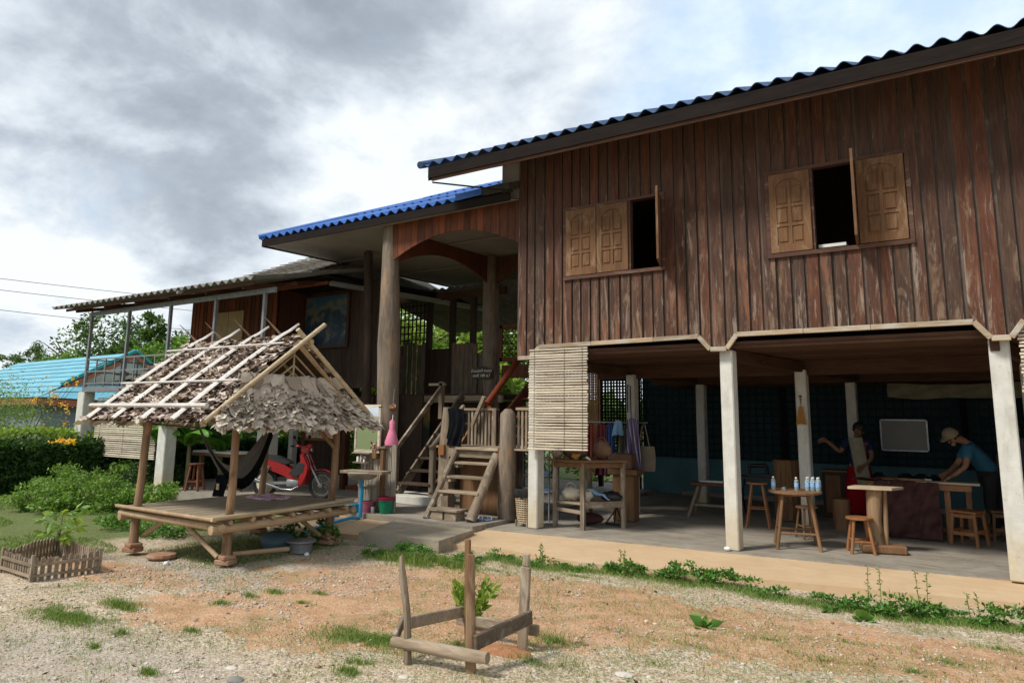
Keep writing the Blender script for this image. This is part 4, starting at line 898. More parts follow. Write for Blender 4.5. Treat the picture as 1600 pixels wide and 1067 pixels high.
# thatch: big overlapping dry leaves in courses; largest ones single, the rest joined
def leaf_quad(p, down_, side, nrm, ln, wd, curl):
    """one dry leaf folded over the batten: flat at the top, crumpled and lifted along its lower rim (4 x 3 verts)"""
    out = []
    for r in range(3):
        v = r / 2
        for c in range(4):
            u = c / 3 - .5; e = 1 - .25 * v * (abs(u) > .4)
            out.append(p + side * wd * u * e + down_ * ln * (v + (random.uniform(-.22, .22) if r == 2 else 0)) + nrm * (curl * v * v * random.uniform(-.1, 1.9) + (.012 * random.random() if r == 1 else 0)))
    return out
LF = []
for r_ in range(2):
    for c_ in range(3):
        k_ = r_ * 4 + c_; LF += [(k_, k_ + 1, k_ + 5), (k_, k_ + 5, k_ + 4)]
def thatch(A, B, C_, D, rows, cols, mat, single, rag=1.0, ln=.10, wd=.11):
    """A,B lower edge; D,C upper edge"""
    A, B, C_, D = map(Vector, (A, B, C_, D)); V = []; Fs = []
    n = (B - A).cross(D - A).normalized()
    if n.z < 0: n = -n
    singles = 0; allv = []
    for j in range(rows, -1, -1):
        for i in range(cols):
            u = (i + random.uniform(-.4, .4)) / cols; v = (j + random.uniform(-.4, .4)) / rows + .03
            u = min(max(u, -.01), 1.01); v = min(max(v, 0.0), 1.03)
            p = A.lerp(B, u).lerp(D.lerp(C_, u), v); dn = ((A.lerp(B, u)) - (D.lerp(C_, u))).normalized(); s = (B - A).normalized()
            ang_ = random.gauss(0, .28) * rag; d2 = (dn * math.cos(ang_) + s * math.sin(ang_)).normalized(); s2 = (s * math.cos(ang_) - dn * math.sin(ang_)).normalized()
            d2 = (d2 + n * random.uniform(-.15, .10) * rag).normalized()
            allv.append(leaf_quad(p + n * random.uniform(.0, .045), d2, (s2 + n * random.gauss(0, .22) * rag).normalized(), n, ln * random.uniform(.6, 1.4), wd * random.uniform(.6, 1.4), random.uniform(.008, .05) * rag))
    order = list(range(len(allv))); random.shuffle(order); sing = set(order[:single])
    k = 0
    for i, vv in enumerate(allv):
        if i in sing:
            me = bpy.data.meshes.new('leaf'); me.from_pydata([tuple(q - Vector(vv[0])) for q in vv], [], LF); me.materials.append(Mt[mat])
            o = bpy.data.objects.new('leaf', me); COL.objects.link(o); o.parent = PV; o.location = wmat(PV).inverted() @ vv[0]
        else:
            V += [tuple(q) for q in vv]; Fs += [tuple(k + a for a in f) for f in LF]; k += 12
    return V, Fs
TV, TF = [], []
def addt(r):
    k = len(TV); TV.extend(r[0]); TF.extend([tuple(k + a for a in f) for f in r[1]])
Mt['thatch1'] = Mt['thatch']
addt(thatch((XL, Yf, ZE), (XR - .1, Yf, ZE), (XR - .1, Yr, ZR), (XL, Yr, ZR), 36, 56, 'thatch', 110))
addt(thatch((XL, Yb, ZE), (XR - .1, Yb, ZE), (XR - .1, Yr, ZR), (XL, Yr, ZR), 18, 34, 'thatch', 0))
tag(npmesh('thatch', TV, TF, 'thatch', PV), kind='stuff')
MB().prism([(XL + .02, Yf + .04, ZE - .01), (XR - .14, Yf + .04, ZE - .01), (XR - .14, Yr, ZR - .03), (XL + .02, Yr, ZR - .03)], (0, 0, -.02)).build('thatch_backing', Mt.setdefault('thatchdark', plain('dark_old_thatch', (.09, .062, .045), (.05, .035, .026), 14, .95, .05, .6)), PV)
MB().prism([(XL + .02, Yb - .04, ZE - .01), (XR - .14, Yb - .04, ZE - .01), (XR - .14, Yr, ZR - .03), (XL + .02, Yr, ZR - .03)], (0, 0, -.02)).build('thatch_backing', 'thatchdark', PV)
# gable skirt: leaf screens on a small lean-to below the open gable
G = []; TV, TF = [], []
GX = XR - .16
addt(thatch((GX + .30, Yf + .0, ZE - .08), (GX + .30, Yb + .0, ZE - .06), (GX + .02, Yb - .42, 1.93), (GX + .02, Yf + .46, 1.93), 12, 46, 'thatchlight', 130, 1.15, .105, .12))
addt(thatch((GX + .08, Yf + .42, 1.86), (GX + .08, Yb - .42, 1.86), (GX + .0, Yb - .60, 2.12), (GX + .0, Yf + .62, 2.12), 3, 18, 'thatchlight', 30, .45, .17, .19))
addt(thatch((XL - .25, Yb, ZE - .05), (XL - .25, Yf, ZE - .05), (XL, Yf + .4, 1.9), (XL, Yb - .4, 1.9), 8, 30, 'thatch', 0, 1.2, .13, .14))
tag(npmesh('gable_thatch', TV, TF, 'thatchlight', PV), kind='stuff')
MB().prism([(GX + .24, Yf + .06, ZE - .02), (GX + .24, Yb - .06, ZE - .02), (GX - .01, Yb - .46, 1.90), (GX - .01, Yf + .50, 1.90)], (-.015, 0, -.015)).build('thatch_backing', 'thatchdark', PV)
MB().prism([(GX + .01, Yf + .50, 1.88), (GX + .01, Yb - .46, 1.88), (GX - .02, Yb - .60, 2.10), (GX - .02, Yf + .62, 2.10)], (-.015, 0, 0)).build('thatch_backing', 'thatchlight', PV)
# gable lattice of thin sticks
st = [((GX - .05, Yr, 2.08), (GX - .05, Yr, 2.48)), ((GX - .05, Yr, 2.42), (GX - .05, Yr - .40, 2.10)), ((GX - .05, Yr, 2.42), (GX - .05, Yr + .42, 2.10)), ((GX - .05, Yr, 2.28), (GX - .05, Yr - .24, 2.10)), ((GX - .05, Yr, 2.28), (GX - .05, Yr + .26, 2.10)), ((GX - .05, Yr, 2.18), (GX - .05, Yr + .12, 2.10)), ((GX - .05, Yr, 2.18), (GX - .05, Yr - .10, 2.10)), ((GX - .03, Yf + .5, 2.11), (GX - .03, Yb - .5, 2.11))]
for p, q_ in st: MB().tube([p, q_], .013, 6).build('gable_stick', 'bamboo_y', PV, True)
# bamboo barge poles and split bamboo battens that hold the thatch down
def over(p, q_, ext): p, q_ = Vector(p), Vector(q_); return q_ + (q_ - p).normalized() * ext
sl1 = Vector((0, Yr - Yf, ZR - ZE)).normalized(); nf = Vector((0, -sl1.z, sl1.y)); 
def fpt(x, s, lift=.05): return Vector((x, Yf, ZE)) + Vector((0, Yr - Yf, ZR - ZE)) * s + nf * lift
def bpt(x, s, lift=.05): return Vector((x, Yb, ZE)) + Vector((0, Yr - Yb, ZR - ZE)) * s + Vector((0, sl1.z, sl1.y)) * lift
def nodes(p, q_, r, k=7):
    pts = []; rs = []; p, q_ = Vector(p), Vector(q_)
    for i in range(k):
        for du, rr in ((0.0, 1.0), (.46 / k, .96), (.5 / k, 1.13), (.54 / k, .96)):
            pts.append(p.lerp(q_, min((i / k) + du, 1))); rs.append(r * rr)
    pts.append(q_); rs.append(r); return pts, rs
for a_b in ((fpt(XR + .02, -.02, .02), fpt(XR + .10, 1.17, .02)), (bpt(XR + .06, -.02, .0), bpt(XR - .02, 1.10, .0))):
    p, r = nodes(a_b[0], a_b[1], .031); m = MB(); m.tube(p, r, 10); m.build('barge_pole', 'bamboo_y', PV, True)
MB().tube([bpt(XR - .1, .02, -.06), bpt(XR - .1, 1.0, -.06)], .022, 8).build('barge_pole', 'peeledx', PV, True)
for k, xx in enumerate((-3.78, -3.16, -2.50, -1.86)):
    def strip(pts_, w_, mat_):
        m = MB(); rows = []
        for p, ww in pts_:
            p = Vector(p); up_ = nf * .016; rows.append([m.bm.verts.new(p + Vector((sx_ * ww, 0, 0)) + up_ * sz_) for sx_, sz_ in ((-1, -.3), (-.5, 1), (.5, 1), (1, -.3), (.5, -1), (-.5, -1))])
        for r0, r1 in zip(rows, rows[1:]):
            for q_ in range(6): m.bm.faces.new((r0[q_], r0[(q_ + 1) % 6], r1[(q_ + 1) % 6], r1[q_]))
        m.bm.faces.new(rows[0]); m.bm.faces.new(rows[-1][::-1]); m.build('thatch_batten', mat_, PV, True)
    strip([(fpt(xx - .03, -.05, .085), .050), (fpt(xx - .01, .3, .10), .048), (fpt(xx + .01, .6, .095), .046), (fpt(xx + .04, 1.0, .075), .040), (fpt(xx + .05, 1.08, .055), .030), (fpt(xx + .06, 1.19, .05), .004)], 0, 'bamboowhite')
    strip([(bpt(xx + .02, -.05, .06), .034), (bpt(xx - .02, 1.0, .055), .032), (bpt(xx - .03, 1.10, .055), .028), (bpt(xx - .05, 1.24, .05), .004)], 0, 'oldy')
for s in (.07, .36, .83): MB().tube([fpt(XL - .02, s, .125), fpt(XR - .05, s, .125)], .026 if s < .3 else .014, 7).build('cross_batten', 'bamboowhite', PV, True)
# ---------------------------------------------------------------- hammock
HM = thing('hammock', 'black and grey cloth hammock slung between the pavilion posts', 'hammock', (-2.9, -3.1, .7))
Pa, Pb = aty(311, 668, -3.75), aty(428, 664, -2.75)
def ham(u, v):
    base = Pa.lerp(Pb, u); sag = .78 * (1 - abs(2 * u - 1) ** 1.7)
    wdt = .30 * (math.sin(math.pi * u) ** .6) + .17
    cr = (v - .5) * 2
    side = Vector((.45, -.52, .50)); fold = .012 * math.sin(v * 34 + u * 5)
    return base + Vector((0, 0, -sag + cr * cr * .10 * math.sin(math.pi * u))) + side * (cr * wdt * .75) + Vector((.5, .4, 0)) * fold + Vector((-.6, -.5, 0)) * (.16 * (1 - cr * cr) * math.sin(math.pi * u)) * -1
Mt['hamgrey'] = plain('grey_taupe_cloth', (.14, .13, .12), (.10, .095, .088), 14, .9, .1, .4)
for nm, a, b, mt_ in (('edge_cloth', 0, .26, 'hamgrey'), ('middle_cloth', .26, .72, 'blackcloth'), ('edge_cloth', .72, 1.0, 'hamgrey')):
    cloth(lambda u, v: ham(u, a + (b - a) * v), 36, 8, .006, nm, mt_, HM)
pq = aty(340, 748, -3.45); cloth(lambda u, v: (pq.x + .12 * (u - .5), pq.y + .08 * u + .02 * math.sin(v * 5), pq.z + .04 - .27 * v), 6, 8, .03, 'pouch', 'blackcloth', HM)
MB().b2((pq.x - .02, pq.y + .0, pq.z - .14), (pq.x + .03, pq.y + .012, pq.z - .06)).build('tag_patch', 'bamboo', HM)
for e, d in ((Pa, (-3.25, -4.15, 1.5)), (Pb, (-1.8, -2.3, 1.55))): MB().tube([e, d], .012, 6).build('rope', 'hamgrey', HM)
# things on and under the pavilion
pm = thing('floral_mat', 'folded pink and white patterned cloth lying on the pavilion deck', 'cloth', (-2.75, -2.6, .46))
pic_mat('floral', lambda nt, v, sx: ramp(nt, noise(nt, v, 26, 3, .5, 1.0), [(.4, (.75, .70, .72)), (.52, (.6, .18, .28)), (.6, (.35, .38, .55)), (.7, (.8, .75, .72))]))
cloth(lambda u, v: (-3.05 + .55 * u, -2.75 + .35 * v, .475 + .03 * math.sin(u * 9) * math.sin(v * 7)), 12, 8, .02, 'fold', 'floral', pm)
tag(MB().lathe((-1.62, -2.9, -.13), [(.10, 0), (.14, .02), (.15, .13), (.19, .15), (.19, .17), (.13, .165)], 18).build('grey_basin', 'tealgrid' if False else 'steel', None, True), 'round grey plastic basin on the ground under the pavilion edge', 'basin')
bo = MB(); bo.ball((-2.1, -2.9, -.02), .26, (1, .75, .5), 3)
tag(bo.build('blue_drum', Mt.setdefault('bluegrey', plain('faded_blue_plastic', (.10, .17, .21), (.07, .12, .15), 6, .6)), None, True), 'faded blue plastic drum lying under the pavilion', 'drum')
for k, (x0, y0, r) in enumerate(((-1.45, -2.95, .035), (-2.38, -4.28, .035))):
    tag(MB().ball((x0, y0, float(gz(x0, y0)) + .02), r, (1, 1, .8), 2).build('stone', 'white', None, True), ('pale round stone beside the grey basin', 'white round stone on the red dirt before the pavilion')[k], 'stone')
tag(MB().lathe((-2.75, -4.12, -.13), [(.17, 0), (.18, .02), (.17, .045), (.02, .05)], 12).build('flat_stone', 'brick', None), 'flat round red-brown stone slab in front of the pavilion', 'stone')
for k, (x0, y0, lab) in enumerate(((-2.25, -2.5, 'leafy green weed clump in the shade at the middle of the pavilion'), (-1.95, -2.25, 'grassy weed clump by the rear right pavilion post'))):
    V, Fc = leafcloud(cloud_pts(260, (x0, y0, .05), (.3, .22, .2), 9), .09, .35); tag(npmesh('weed', V, Fc, 'weed'), lab, 'plant')
# ================================================================ MOTORCYCLE
MC = thing('motorcycle', 'glossy red step-through motorcycle parked beside the veranda pillar', 'motorcycle', (-5.42, .05, .06), math.radians(20))
def lp(x, y, z): return wmat(MC) @ Vector((x, y, z))
def part(m, name, mat, smooth=True, parent=None):
    m.bm.transform(wmat(MC)); return m.build(name, mat, parent or MC, smooth)
for wx, nm in ((-.60, 'rear'), (.62, 'front')):
    w = part(MB().torus((wx, 0, .27), (0, 1, 0), .235, .04, 36, 8), 'tyre', 'rubber')
    part(MB().torus((wx, 0, .27), (0, 1, 0), .195, .012, 36, 6), 'rim', 'chrome'); hb = MB(); hb.tube([(wx, -.06, .27), (wx, .06, .27)], .045, 12)
    for k in range(18):
        t = k / 18 * 2 * math.pi; hb.tube([(wx + .04 * math.cos(t + .4), .02 * (-1) ** k, .27 + .04 * math.sin(t + .4)), (wx + .19 * math.cos(t), 0, .27 + .19 * math.sin(t))], .0028, 4)
    part(hb, 'hub_and_spokes', 'chrome')
def slabp(poly, w, bev=.012):
    m = MB(); m.prism([(x, -w / 2, z) for x, z in poly], (0, w, 0)); bmesh.ops.bevel(m.bm, geom=m.bm.edges[:], offset=bev, segments=2, affect='EDGES'); return m
part(slabp([(-.86, .70), (-.78, .77), (-.40, .74), (-.12, .62), (.10, .48), (.28, .42), (.30, .34), (.05, .34), (-.20, .44), (-.45, .52), (-.70, .58)], .17), 'rear_body', 'redpaint')
part(slabp([(.18, .86), (.30, .84), (.42, .62), (.36, .45), (.30, .26), (.18, .24), (.20, .45), (.26, .60)], .30, .03), 'leg_shield', 'redpaint')
part(slabp([(.10, .52), (.24, .78), (.30, .74), (.26, .55), (.16, .38), (.02, .40)], .20), 'centre_cover', 'redpaint')
part(slabp([(-.02, .47), (.20, .70), (.33, .66), (.30, .50), (.16, .42)], .312, .008), 'shield_inset', 'seatvinyl')
part(slabp([(.16, .95), (.26, 1.01), (.40, .97), (.36, .86), (.20, .84)], .17, .03), 'headlight_cowl', 'redpaint'); part(MB().ball((.385, 0, .92), .06, (.5, 1, .8)), 'headlight', 'chrome')
part(slabp([(-.84, .78), (-.78, .82), (-.40, .80), (-.10, .72), (-.02, .66), (-.12, .63), (-.42, .735), (-.80, .765)], .20, .015), 'seat', 'seatvinyl')
part(slabp([(-.88, .62), (-.90, .70), (-.80, .71), (-.78, .62)], .12), 'tail_light', 'redpaint')
g = MB(); g.grid(lambda u, v: (-.60 + .30 * math.cos(.4 + 2.3 * u), (v - .5) * .11, .27 + .30 * math.sin(.4 + 2.3 * u)), 14, 2); g.thick(.008); part(g, 'rear_fender', 'black')
g = MB(); g.grid(lambda u, v: (.62 + .295 * math.cos(.1 + 2.3 * u), (v - .5) * .10, .27 + .295 * math.sin(.1 + 2.3 * u)), 14, 2); g.thick(.008); part(g, 'front_fender', 'redpaint')
fk = MB(); [fk.tube([(.62, s * .06, .27), (.40, s * .06, .62), (.30, s * .04, .84)], .02, 8) for s in (-1, 1)]; part(fk, 'fork', 'steel')
part(MB().tube([(.18, -.30, 1.0), (.24, -.14, .98), (.26, 0, .95), (.24, .14, .98), (.18, .30, 1.0)], .014, 8), 'handlebar', 'steel')
for s in (-1, 1):
    part(MB().tube([(.18, s * .30, 1.0), (.14, s * .38, 1.0)], .018, 8), 'grip', 'black'); part(slabp([(.14, .97), (.27, .98), (.27, 1.02), (.16, 1.03)], .08).box((0, 0, -5), (.001, .001, .001)) if False else MB().ball((.21, s * .22, .995), .05, (1.3, 1.2, .6)), 'switch_housing', 'redpaint')
    part(MB().tube([(.22, s * .2, 1.0), (.16, s * .27, 1.13)], .006, 5).ball((.15, s * .28, 1.16), .05, (.25, 1.2, .7)), 'mirror', 'black')
en = MB(); en.box((.05, 0, .29), (.28, .2, .16), None, .03); en.tube([(.1, 0, .30), (.26, 0, .34)], .06, 10); [en.tube([(.12 + k * .022, 0, .25), (.12 + k * .022, 0, .40)], .01, 5) for k in range(5)]; part(en, 'engine', 'steel')
part(MB().tube([(.2, -.12, .24), (.05, -.13, .17), (-.15, -.14, .18), (-.4, -.15, .25), (-.78, -.16, .36)], [.014, .016, .018, .036, .042], 10), 'exhaust', 'chrome')
part(MB().tube([(-.60, -.10, .30), (-.46, -.10, .60)], .03, 10), 'shock_absorber', 'chrome'); part(MB().beam((-.60, -.08, .27), (.0, -.07, .30), .03, .05), 'swing_arm', 'steel')
# ================================================================ WASH PLACE: mirror, bamboo screen, sink, pipe, buckets
BS = thing('bamboo_screen', 'upright grey split bamboo screen behind the outdoor sink', 'screen', (-2.9, -.3, .06))
x = -3.22
while x < -2.42: w = random.uniform(.028, .036); MB().tube([(x, -.30, .07), (x + random.uniform(-.006, .006), -.30, random.uniform(1.02, 1.06) if x < -2.72 else random.uniform(1.14, 1.17))], w / 2, 6).build('cane', Mt.setdefault('greycane', wood('grey_cane', (.22, .19, .15), (.46, .41, .34), 'Z', (.32, .27, .2), .3, var=.4)), BS, True); x += w + .003
MB().b2((-3.25, -.35, .45), (-2.5, -.325, .48)).build('rail', 'oldx', BS); MB().b2((-2.69, -.40, .06), (-2.63, -.335, 1.10)).build('post', 'browz', BS); MB().b2((-2.74, -.42, 1.10), (-2.58, -.32, 1.13)).build('cap', 'oldx', BS)
MR = thing('mirror', 'wood framed mirror hanging under the pavilion eave, reflecting green trees and yellow ground', 'mirror', (-3.03, -.38, 1.1))
for a, b in (((-3.33, -.40, 1.06), (-3.29, -.365, 1.80)), ((-2.78, -.40, 1.06), (-2.73, -.365, 1.80)), ((-3.33, -.40, 1.02), (-2.73, -.365, 1.07)), ((-3.33, -.40, 1.78), (-2.73, -.365, 1.83))): MB().b2(a, b).build('frame', 'bamboogrey', MR)
m, nt, b = newmat('mirror_glass', .03, .5); b.inputs['Metallic'].default_value = 1; b.inputs[0].default_value = (.85, .87, .86, 1); Mt['mirror'] = m
MB().b2((-3.29, -.39, 1.07), (-2.78, -.38, 1.78)).build('glass', 'mirror', MR)
MB().b2((-3.32, -.46, 1.0), (-2.9, -.36, 1.02)).build('shelf', 'oldx', MR)
SK = thing('outdoor_sink', 'weathered concrete sink on a board top with a blue waste pipe', 'sink', (-2.75, -.7, .06))
MB().prism([(-3.16, -.86, .70), (-2.36, -.70, .70), (-2.42, -.42, .70), (-3.18, -.55, .70)], (0, 0, .045)).build('counter', 'oldx', SK)
MB().lathe((-2.83, -.66, .60), [(.14, 0), (.22, .03), (.25, .11), (.2, .12)], 16).build('basin', 'step', SK, True)
MB().tube([(-2.78, -.72, .0), (-2.78, -.72, .62)], .032, 10).build('waste_pipe', Mt.setdefault('bluepipe', plain('blue_pvc', (.04, .30, .52), (.03, .24, .45), 8, .45)), SK, True)
MB().tube([(-2.86, -.58, .72), (-2.86, -.58, .92), (-2.84, -.64, .95), (-2.83, -.70, .90)], .014, 8).build('tap', 'chrome', SK, True)
MB().b2((-3.08, -.5, .12), (-3.03, -.45, .70)).build('leg', 'oldz', SK)
pp = MB(); pp.tube([(-2.78, -.74, .0), (-2.76, -.95, .02), (-2.55, -1.9, -.02), (-2.35, -2.3, -.05)], .026, 8); pp.tube([(-2.62, -1.45, .0), (-2.62, -1.45, .14)], .022, 8); pp.tube([(-2.72, -1.47, .10), (-2.52, -1.43, .12)], .018, 8)
tag(pp.build('water_pipe', 'bluepipe', None, True), 'pale blue water pipe with valve running along the slab to the pavilion', 'pipe')
def bucket(x, y, z, r0, r1, h, mat, name, lab, extra=None):
    t = thing(name, lab, 'bucket', (x, y, z)); m = MB(); m.lathe((x, y, z), [(r0, 0), (r0 * 1.02, .005), (r1, h), (r1 * 1.06, h), (r1 * 1.06, h + .018), (r1 * .96, h + .018), (r0 * .94, .03), (0.001, .03)], 22); m.build('body', mat, t, True)
    if extra: MB().lathe((x, y, z + h + .02), [(r1 * .9, -.03), (r1 * 1.12, .0), (r1 * 1.12, .05), (r1 * 1.0, .045), (.001, .02)], 22).build('inner_basin', extra, t, True)
    else: MB().tube([(x - r1, y, z + h)] + [(x - r1 * math.cos(k / 8 * math.pi), y - .02, z + h - .10 * math.sin(k / 8 * math.pi)) for k in range(1, 8)] + [(x + r1, y, z + h)], .004, 5).build('handle', 'steel', t)
    return t
Mt['greenpl'] = plain('green_plastic', (.01, .19, .10), (.008, .15, .08), 6, .4); Mt['pinkpl'] = plain('dusty_pink_plastic', (.36, .10, .16), (.30, .08, .13), 6, .5); Mt['maroonpl'] = plain('maroon_plastic', (.25, .02, .05), (.2, .015, .04), 6, .4)
bucket(-2.50, -.42, .06, .10, .135, .20, 'greenpl', 'bucket', 'green plastic bucket with a dark red basin nested in its top', 'maroonpl')
bucket(-2.83, -.50, .06, .10, .12, .16, 'pinkpl', 'bucket', 'dusty pink bucket between the blue pipe and the post'); bucket(-3.02, -.62, .06, .085, .10, .12, 'bluepipe', 'bucket', 'small blue bucket behind the blue waste pipe')
tag(MB().lathe((-2.66, -.56, .06), [(.035, 0), (.035, .10), (.03, .105)], 12).build('tin_can', 'steel', None, True), 'small grey tin can between pink and green buckets', 'can')
BR = thing('pink_net', 'pink net bag hanging from the log pillar', 'bag', (-2.62, -.22, 1.4)); Mt['pink'] = plain('pink_net', (.72, .24, .36), (.62, .18, .30), 40, .8, .2, .5)
MB().lathe((-2.60, -.24, 1.12), [(.03, -.0), (.11, .03), (.12, .08), (.07, .24), (.045, .32), (.05, .42), (.02, .46)], 14).build('net', 'pink', BR, True); MB().tube([(-2.6, -.24, 1.56), (-2.63, -.2, 1.66)], .006, 5).build('string', 'white', BR)
fp = thing('hanging_pot', 'small coconut shell pot hanging on the log pillar above the pink net', 'pot', (-2.60, -.2, 1.75)); MB().ball((-2.58, -.26, 1.78), .075, (1, 1, .9)).build('shell', 'browz', fp, True); MB().tube([(-2.58, -.26, 1.84), (-2.62, -.2, 2.1)], .005, 5).build('string', 'steel', fp)
V, Fc = leafcloud(cloud_pts(16, (-2.55, -.3, 1.78), (.05, .05, .04), 4), .07, .4); tag(npmesh('flower', V, Fc, Mt.setdefault('palepink', plain('pale_pink_petal', (.7, .42, .36), (.6, .3, .25), 20)), fp), kind='stuff')
wf = thing('wall_flower_pot', 'small wooden pot with dark red flowers fixed on the bamboo screen', 'flower pot', (-2.85, -.36, 1.0)); MB().box((-2.84, -.37, 1.0), (.10, .08, .16), None, .01).build('pot', 'browz', wf)
V, Fc = leafcloud(cloud_pts(40, (-2.82, -.40, 1.12), (.12, .06, .06), 5), .06, .5); tag(npmesh('flowers', V, Fc, 'maroonpl', wf), kind='stuff')
sp = thing('soap_shelf', 'little shelf with jars above the sink', 'shelf', (-3.1, -.4, .86)); MB().b2((-3.3, -.45, .84), (-2.95, -.35, .86)).build('board', 'oldx', sp); [MB().lathe((-3.22 + k * .08, -.40, .86), [(.025, 0), (.025, .08 + .03 * (k == 1)), (.012, .10 + .03 * (k == 1))], 10).build('jar', ('white', 'bamboogrey', 'white')[k], sp, True) for k in range(3)]
# ================================================================ BAMBOO BLINDS
def blind(name, lab, x0, x1, y, z0, z1, mat='bamboogrey', gap=.040, skew=0):
    t = thing(name, lab, 'blind', ((x0 + x1) / 2, y, z0)); z = z0
    while z < z1:
        r = gap * random.uniform(.33, .42); j = random.uniform(-.004, .004); xa = x0 + random.uniform(-.012, .012); xb = x1 + random.uniform(-.012, .012)
        k = (z - z0) / (z1 - z0); e = skew * (1 - k)
        MB().tube([(xa, y + j, z + random.uniform(-.003, .003)), ((xa + xb) / 2, y + j * 2, z + random.uniform(-.005, .005) - e * .5), (xb, y - j, z + random.uniform(-.003, .003) - e)], [r, r * random.uniform(.85, 1.1), r * random.uniform(.8, 1)], 6).build('slat', mat, t, True)
        z += gap
    for u in (.1, .62 if x1 - x0 < 1.5 else .5, .92): MB().tube([(x0 + (x1 - x0) * u, y - .018, z0), (x0 + (x1 - x0) * u, y - .018, z1)], .0035, 4).build('cord', 'hamgrey', t)
    return t
blind('bamboo_blind', 'pale bamboo roll blind hanging beside the first white post of the big house', .06, 1.07, -.075, 1.18, 2.68, skew=-.01)
blind('bamboo_blind', 'bamboo blind at the right edge of the picture beside the last concrete post', 6.27, 7.6, .0, 1.5, 2.72)
blind('bamboo_blind', 'grey bamboo blind hanging under the veranda behind the left side of the pavilion', -11.75, -9.15, -.6, .66, 2.0, gap=.045)
# ================================================================ FURNITURE UNDER THE HOUSE
def splay_stool(name, lab, cat, x, y, h, rt, rb, legr, mat, top=('round', .02), rings=(.35,), group=None, rz=.4, n=4):
    t = thing(name, lab, cat, (x, y, 0), rz, group); rot = lambda k, r, z: wmat(t) @ Vector((r * math.cos(math.pi / n + 2 * math.pi * k / n), r * math.sin(math.pi / n + 2 * math.pi * k / n), z))
    m = MB()
    if top[0] == 'round': m.lathe((x, y, h - top[1]), [(rt * 1.18, 0), (rt * 1.25, .005), (rt * 1.25, top[1] - .005), (rt * 1.2, top[1])], 20)
    else: m.box((x, y, h - top[1] / 2), (rt * 1.9, rt * 1.9, top[1]), (0, 0, rz), .006)
    m.build('seat' if cat == 'stool' else 'table_top', mat, t)
    for k in range(n): MB().tube([rot(k, rb, 0), rot(k, rt * .85, h - top[1])], [legr, legr * .9], 8).build('leg', mat, t, True)
    for u in rings:
        r = rb + (rt * .85 - rb) * u
        for k in range(n): MB().tube([rot(k, r, h * u + .02 * (k % 2)), rot(k + 1, r, h * u + .02 * (k % 2))], legr * .6, 6).build('stretcher', mat, t, True)
    return t
RT = splay_stool('round_table', 'tall brown round topped table with slim splayed legs holding water bottles', 'table', 3.68, .85, .73, .27, .37, .024, 'browz', ('round', .035), (.28, .93), rz=.3)
splay_stool('stool', 'tall orange varnished stool beside the second white post', 'stool', 2.74, 2.45, .68, .13, .24, .021, 'orangez', ('round', .03), (.42,), rz=.2)
splay_stool('stool', 'small brown stool standing behind the round table', 'stool', 3.62, 1.75, .44, .12, .17, .018, 'browz', ('round', .025), (.35,), rz=.7)
splay_stool('stool', 'light brown round stool beside the log pedestal table', 'stool', 4.43, .95, .44, .13, .19, .022, 'orangez', ('round', .03), (.33,), rz=.35)
def square_stool(x, y, h, w, lab, rz, mat='orangez'):
    t = thing('stool', lab, 'stool', (x, y, 0), rz); M_ = wmat(t)
    for a in (-1, 1):
        for b in (-1, 1): m = MB(); m.beam((a * w * .52, b * w * .52, 0), (a * w * .42, b * w * .42, h - .03), .034, .034); m.bm.transform(M_); m.build('leg', mat, t)
    m = MB(); m.box((0, 0, h - .015), (w * 1.05, w * 1.05, .03), None, .006); m.bm.transform(M_); m.build('seat', mat, t)
    for z_ in (.16, h - .07):
        for a in (-1, 1):
            k = .5 - .1 * z_ / h
            m = MB(); m.box((0, a * w * k, z_), (w * .92, .022, .045)); m.bm.transform(M_); m.build('stretcher', mat, t); m = MB(); m.box((a * w * k, 0, z_ + .03), (.022, w * .92, .045)); m.bm.transform(M_); m.build('stretcher', mat, t)
    return t
square_stool(5.55, 2.55, .46, .32, 'square orange wooden stool in front of the workbench', -.35); square_stool(5.93, 3.3, .42, .30, 'dark square stool standing behind the orange one near the last post', .25, 'browz')
Mt['plastic'] = None
m, nt, b = newmat('clear_water_bottle', .08, .5); b.inputs[0].default_value = (.75, .85, .9, 1); b.inputs['Transmission Weight'].default_value = .75; b.inputs['IOR'].default_value = 1.2; Mt['plastic'] = m
Mt['label'] = plain('blue_bottle_label', (.10, .30, .60), (.4, .6, .8), 40, .5)
def bottle(x, y, z, lab, grp, h=.17):
    t = thing('water_bottle', lab, 'bottle', (x, y, z), 0, grp); s = h / .2
    MB().lathe((x, y, z), [(.028 * s, 0), (.032 * s, .01), (.032 * s, .06), (.029 * s, .08), (.032 * s, .10), (.032 * s, .135), (.013 * s, .17 * s), (.013 * s, .185 * s)], 14).build('body', 'plastic', t, True)
    MB().lathe((x, y, z + .05), [(.0335 * s, 0), (.0335 * s, .05)], 14).build('label', 'label', t, True); MB().lathe((x, y, z + .183 * s), [(.016 * s, 0), (.016 * s, .02), (.001, .02)], 10).build('cap', 'white', t, True)
bottle(3.44, .72, .732, 'clear water bottle at the left end of the round table', 'water bottles on the round table'); bottle(3.72, .78, .732, 'clear water bottle standing alone in the middle of the round table', 'water bottles on the round table')
for k in range(6): bottle(3.83 + (k % 3) * .066, .90 + (k // 3) * .07, .732, ('left', 'middle', 'right')[k % 3] + ' water bottle of the ' + ('front', 'back')[k // 3] + ' row packed on the right of the round table', 'water bottles on the round table')
tag(MB().lathe((3.56, .76, .732), [(.024, 0), (.03, .035), (.028, .035), (.001, .005)], 12).build('small_cup', 'plastic', None, True), 'tiny clear cup between the two left water bottles', 'cup')
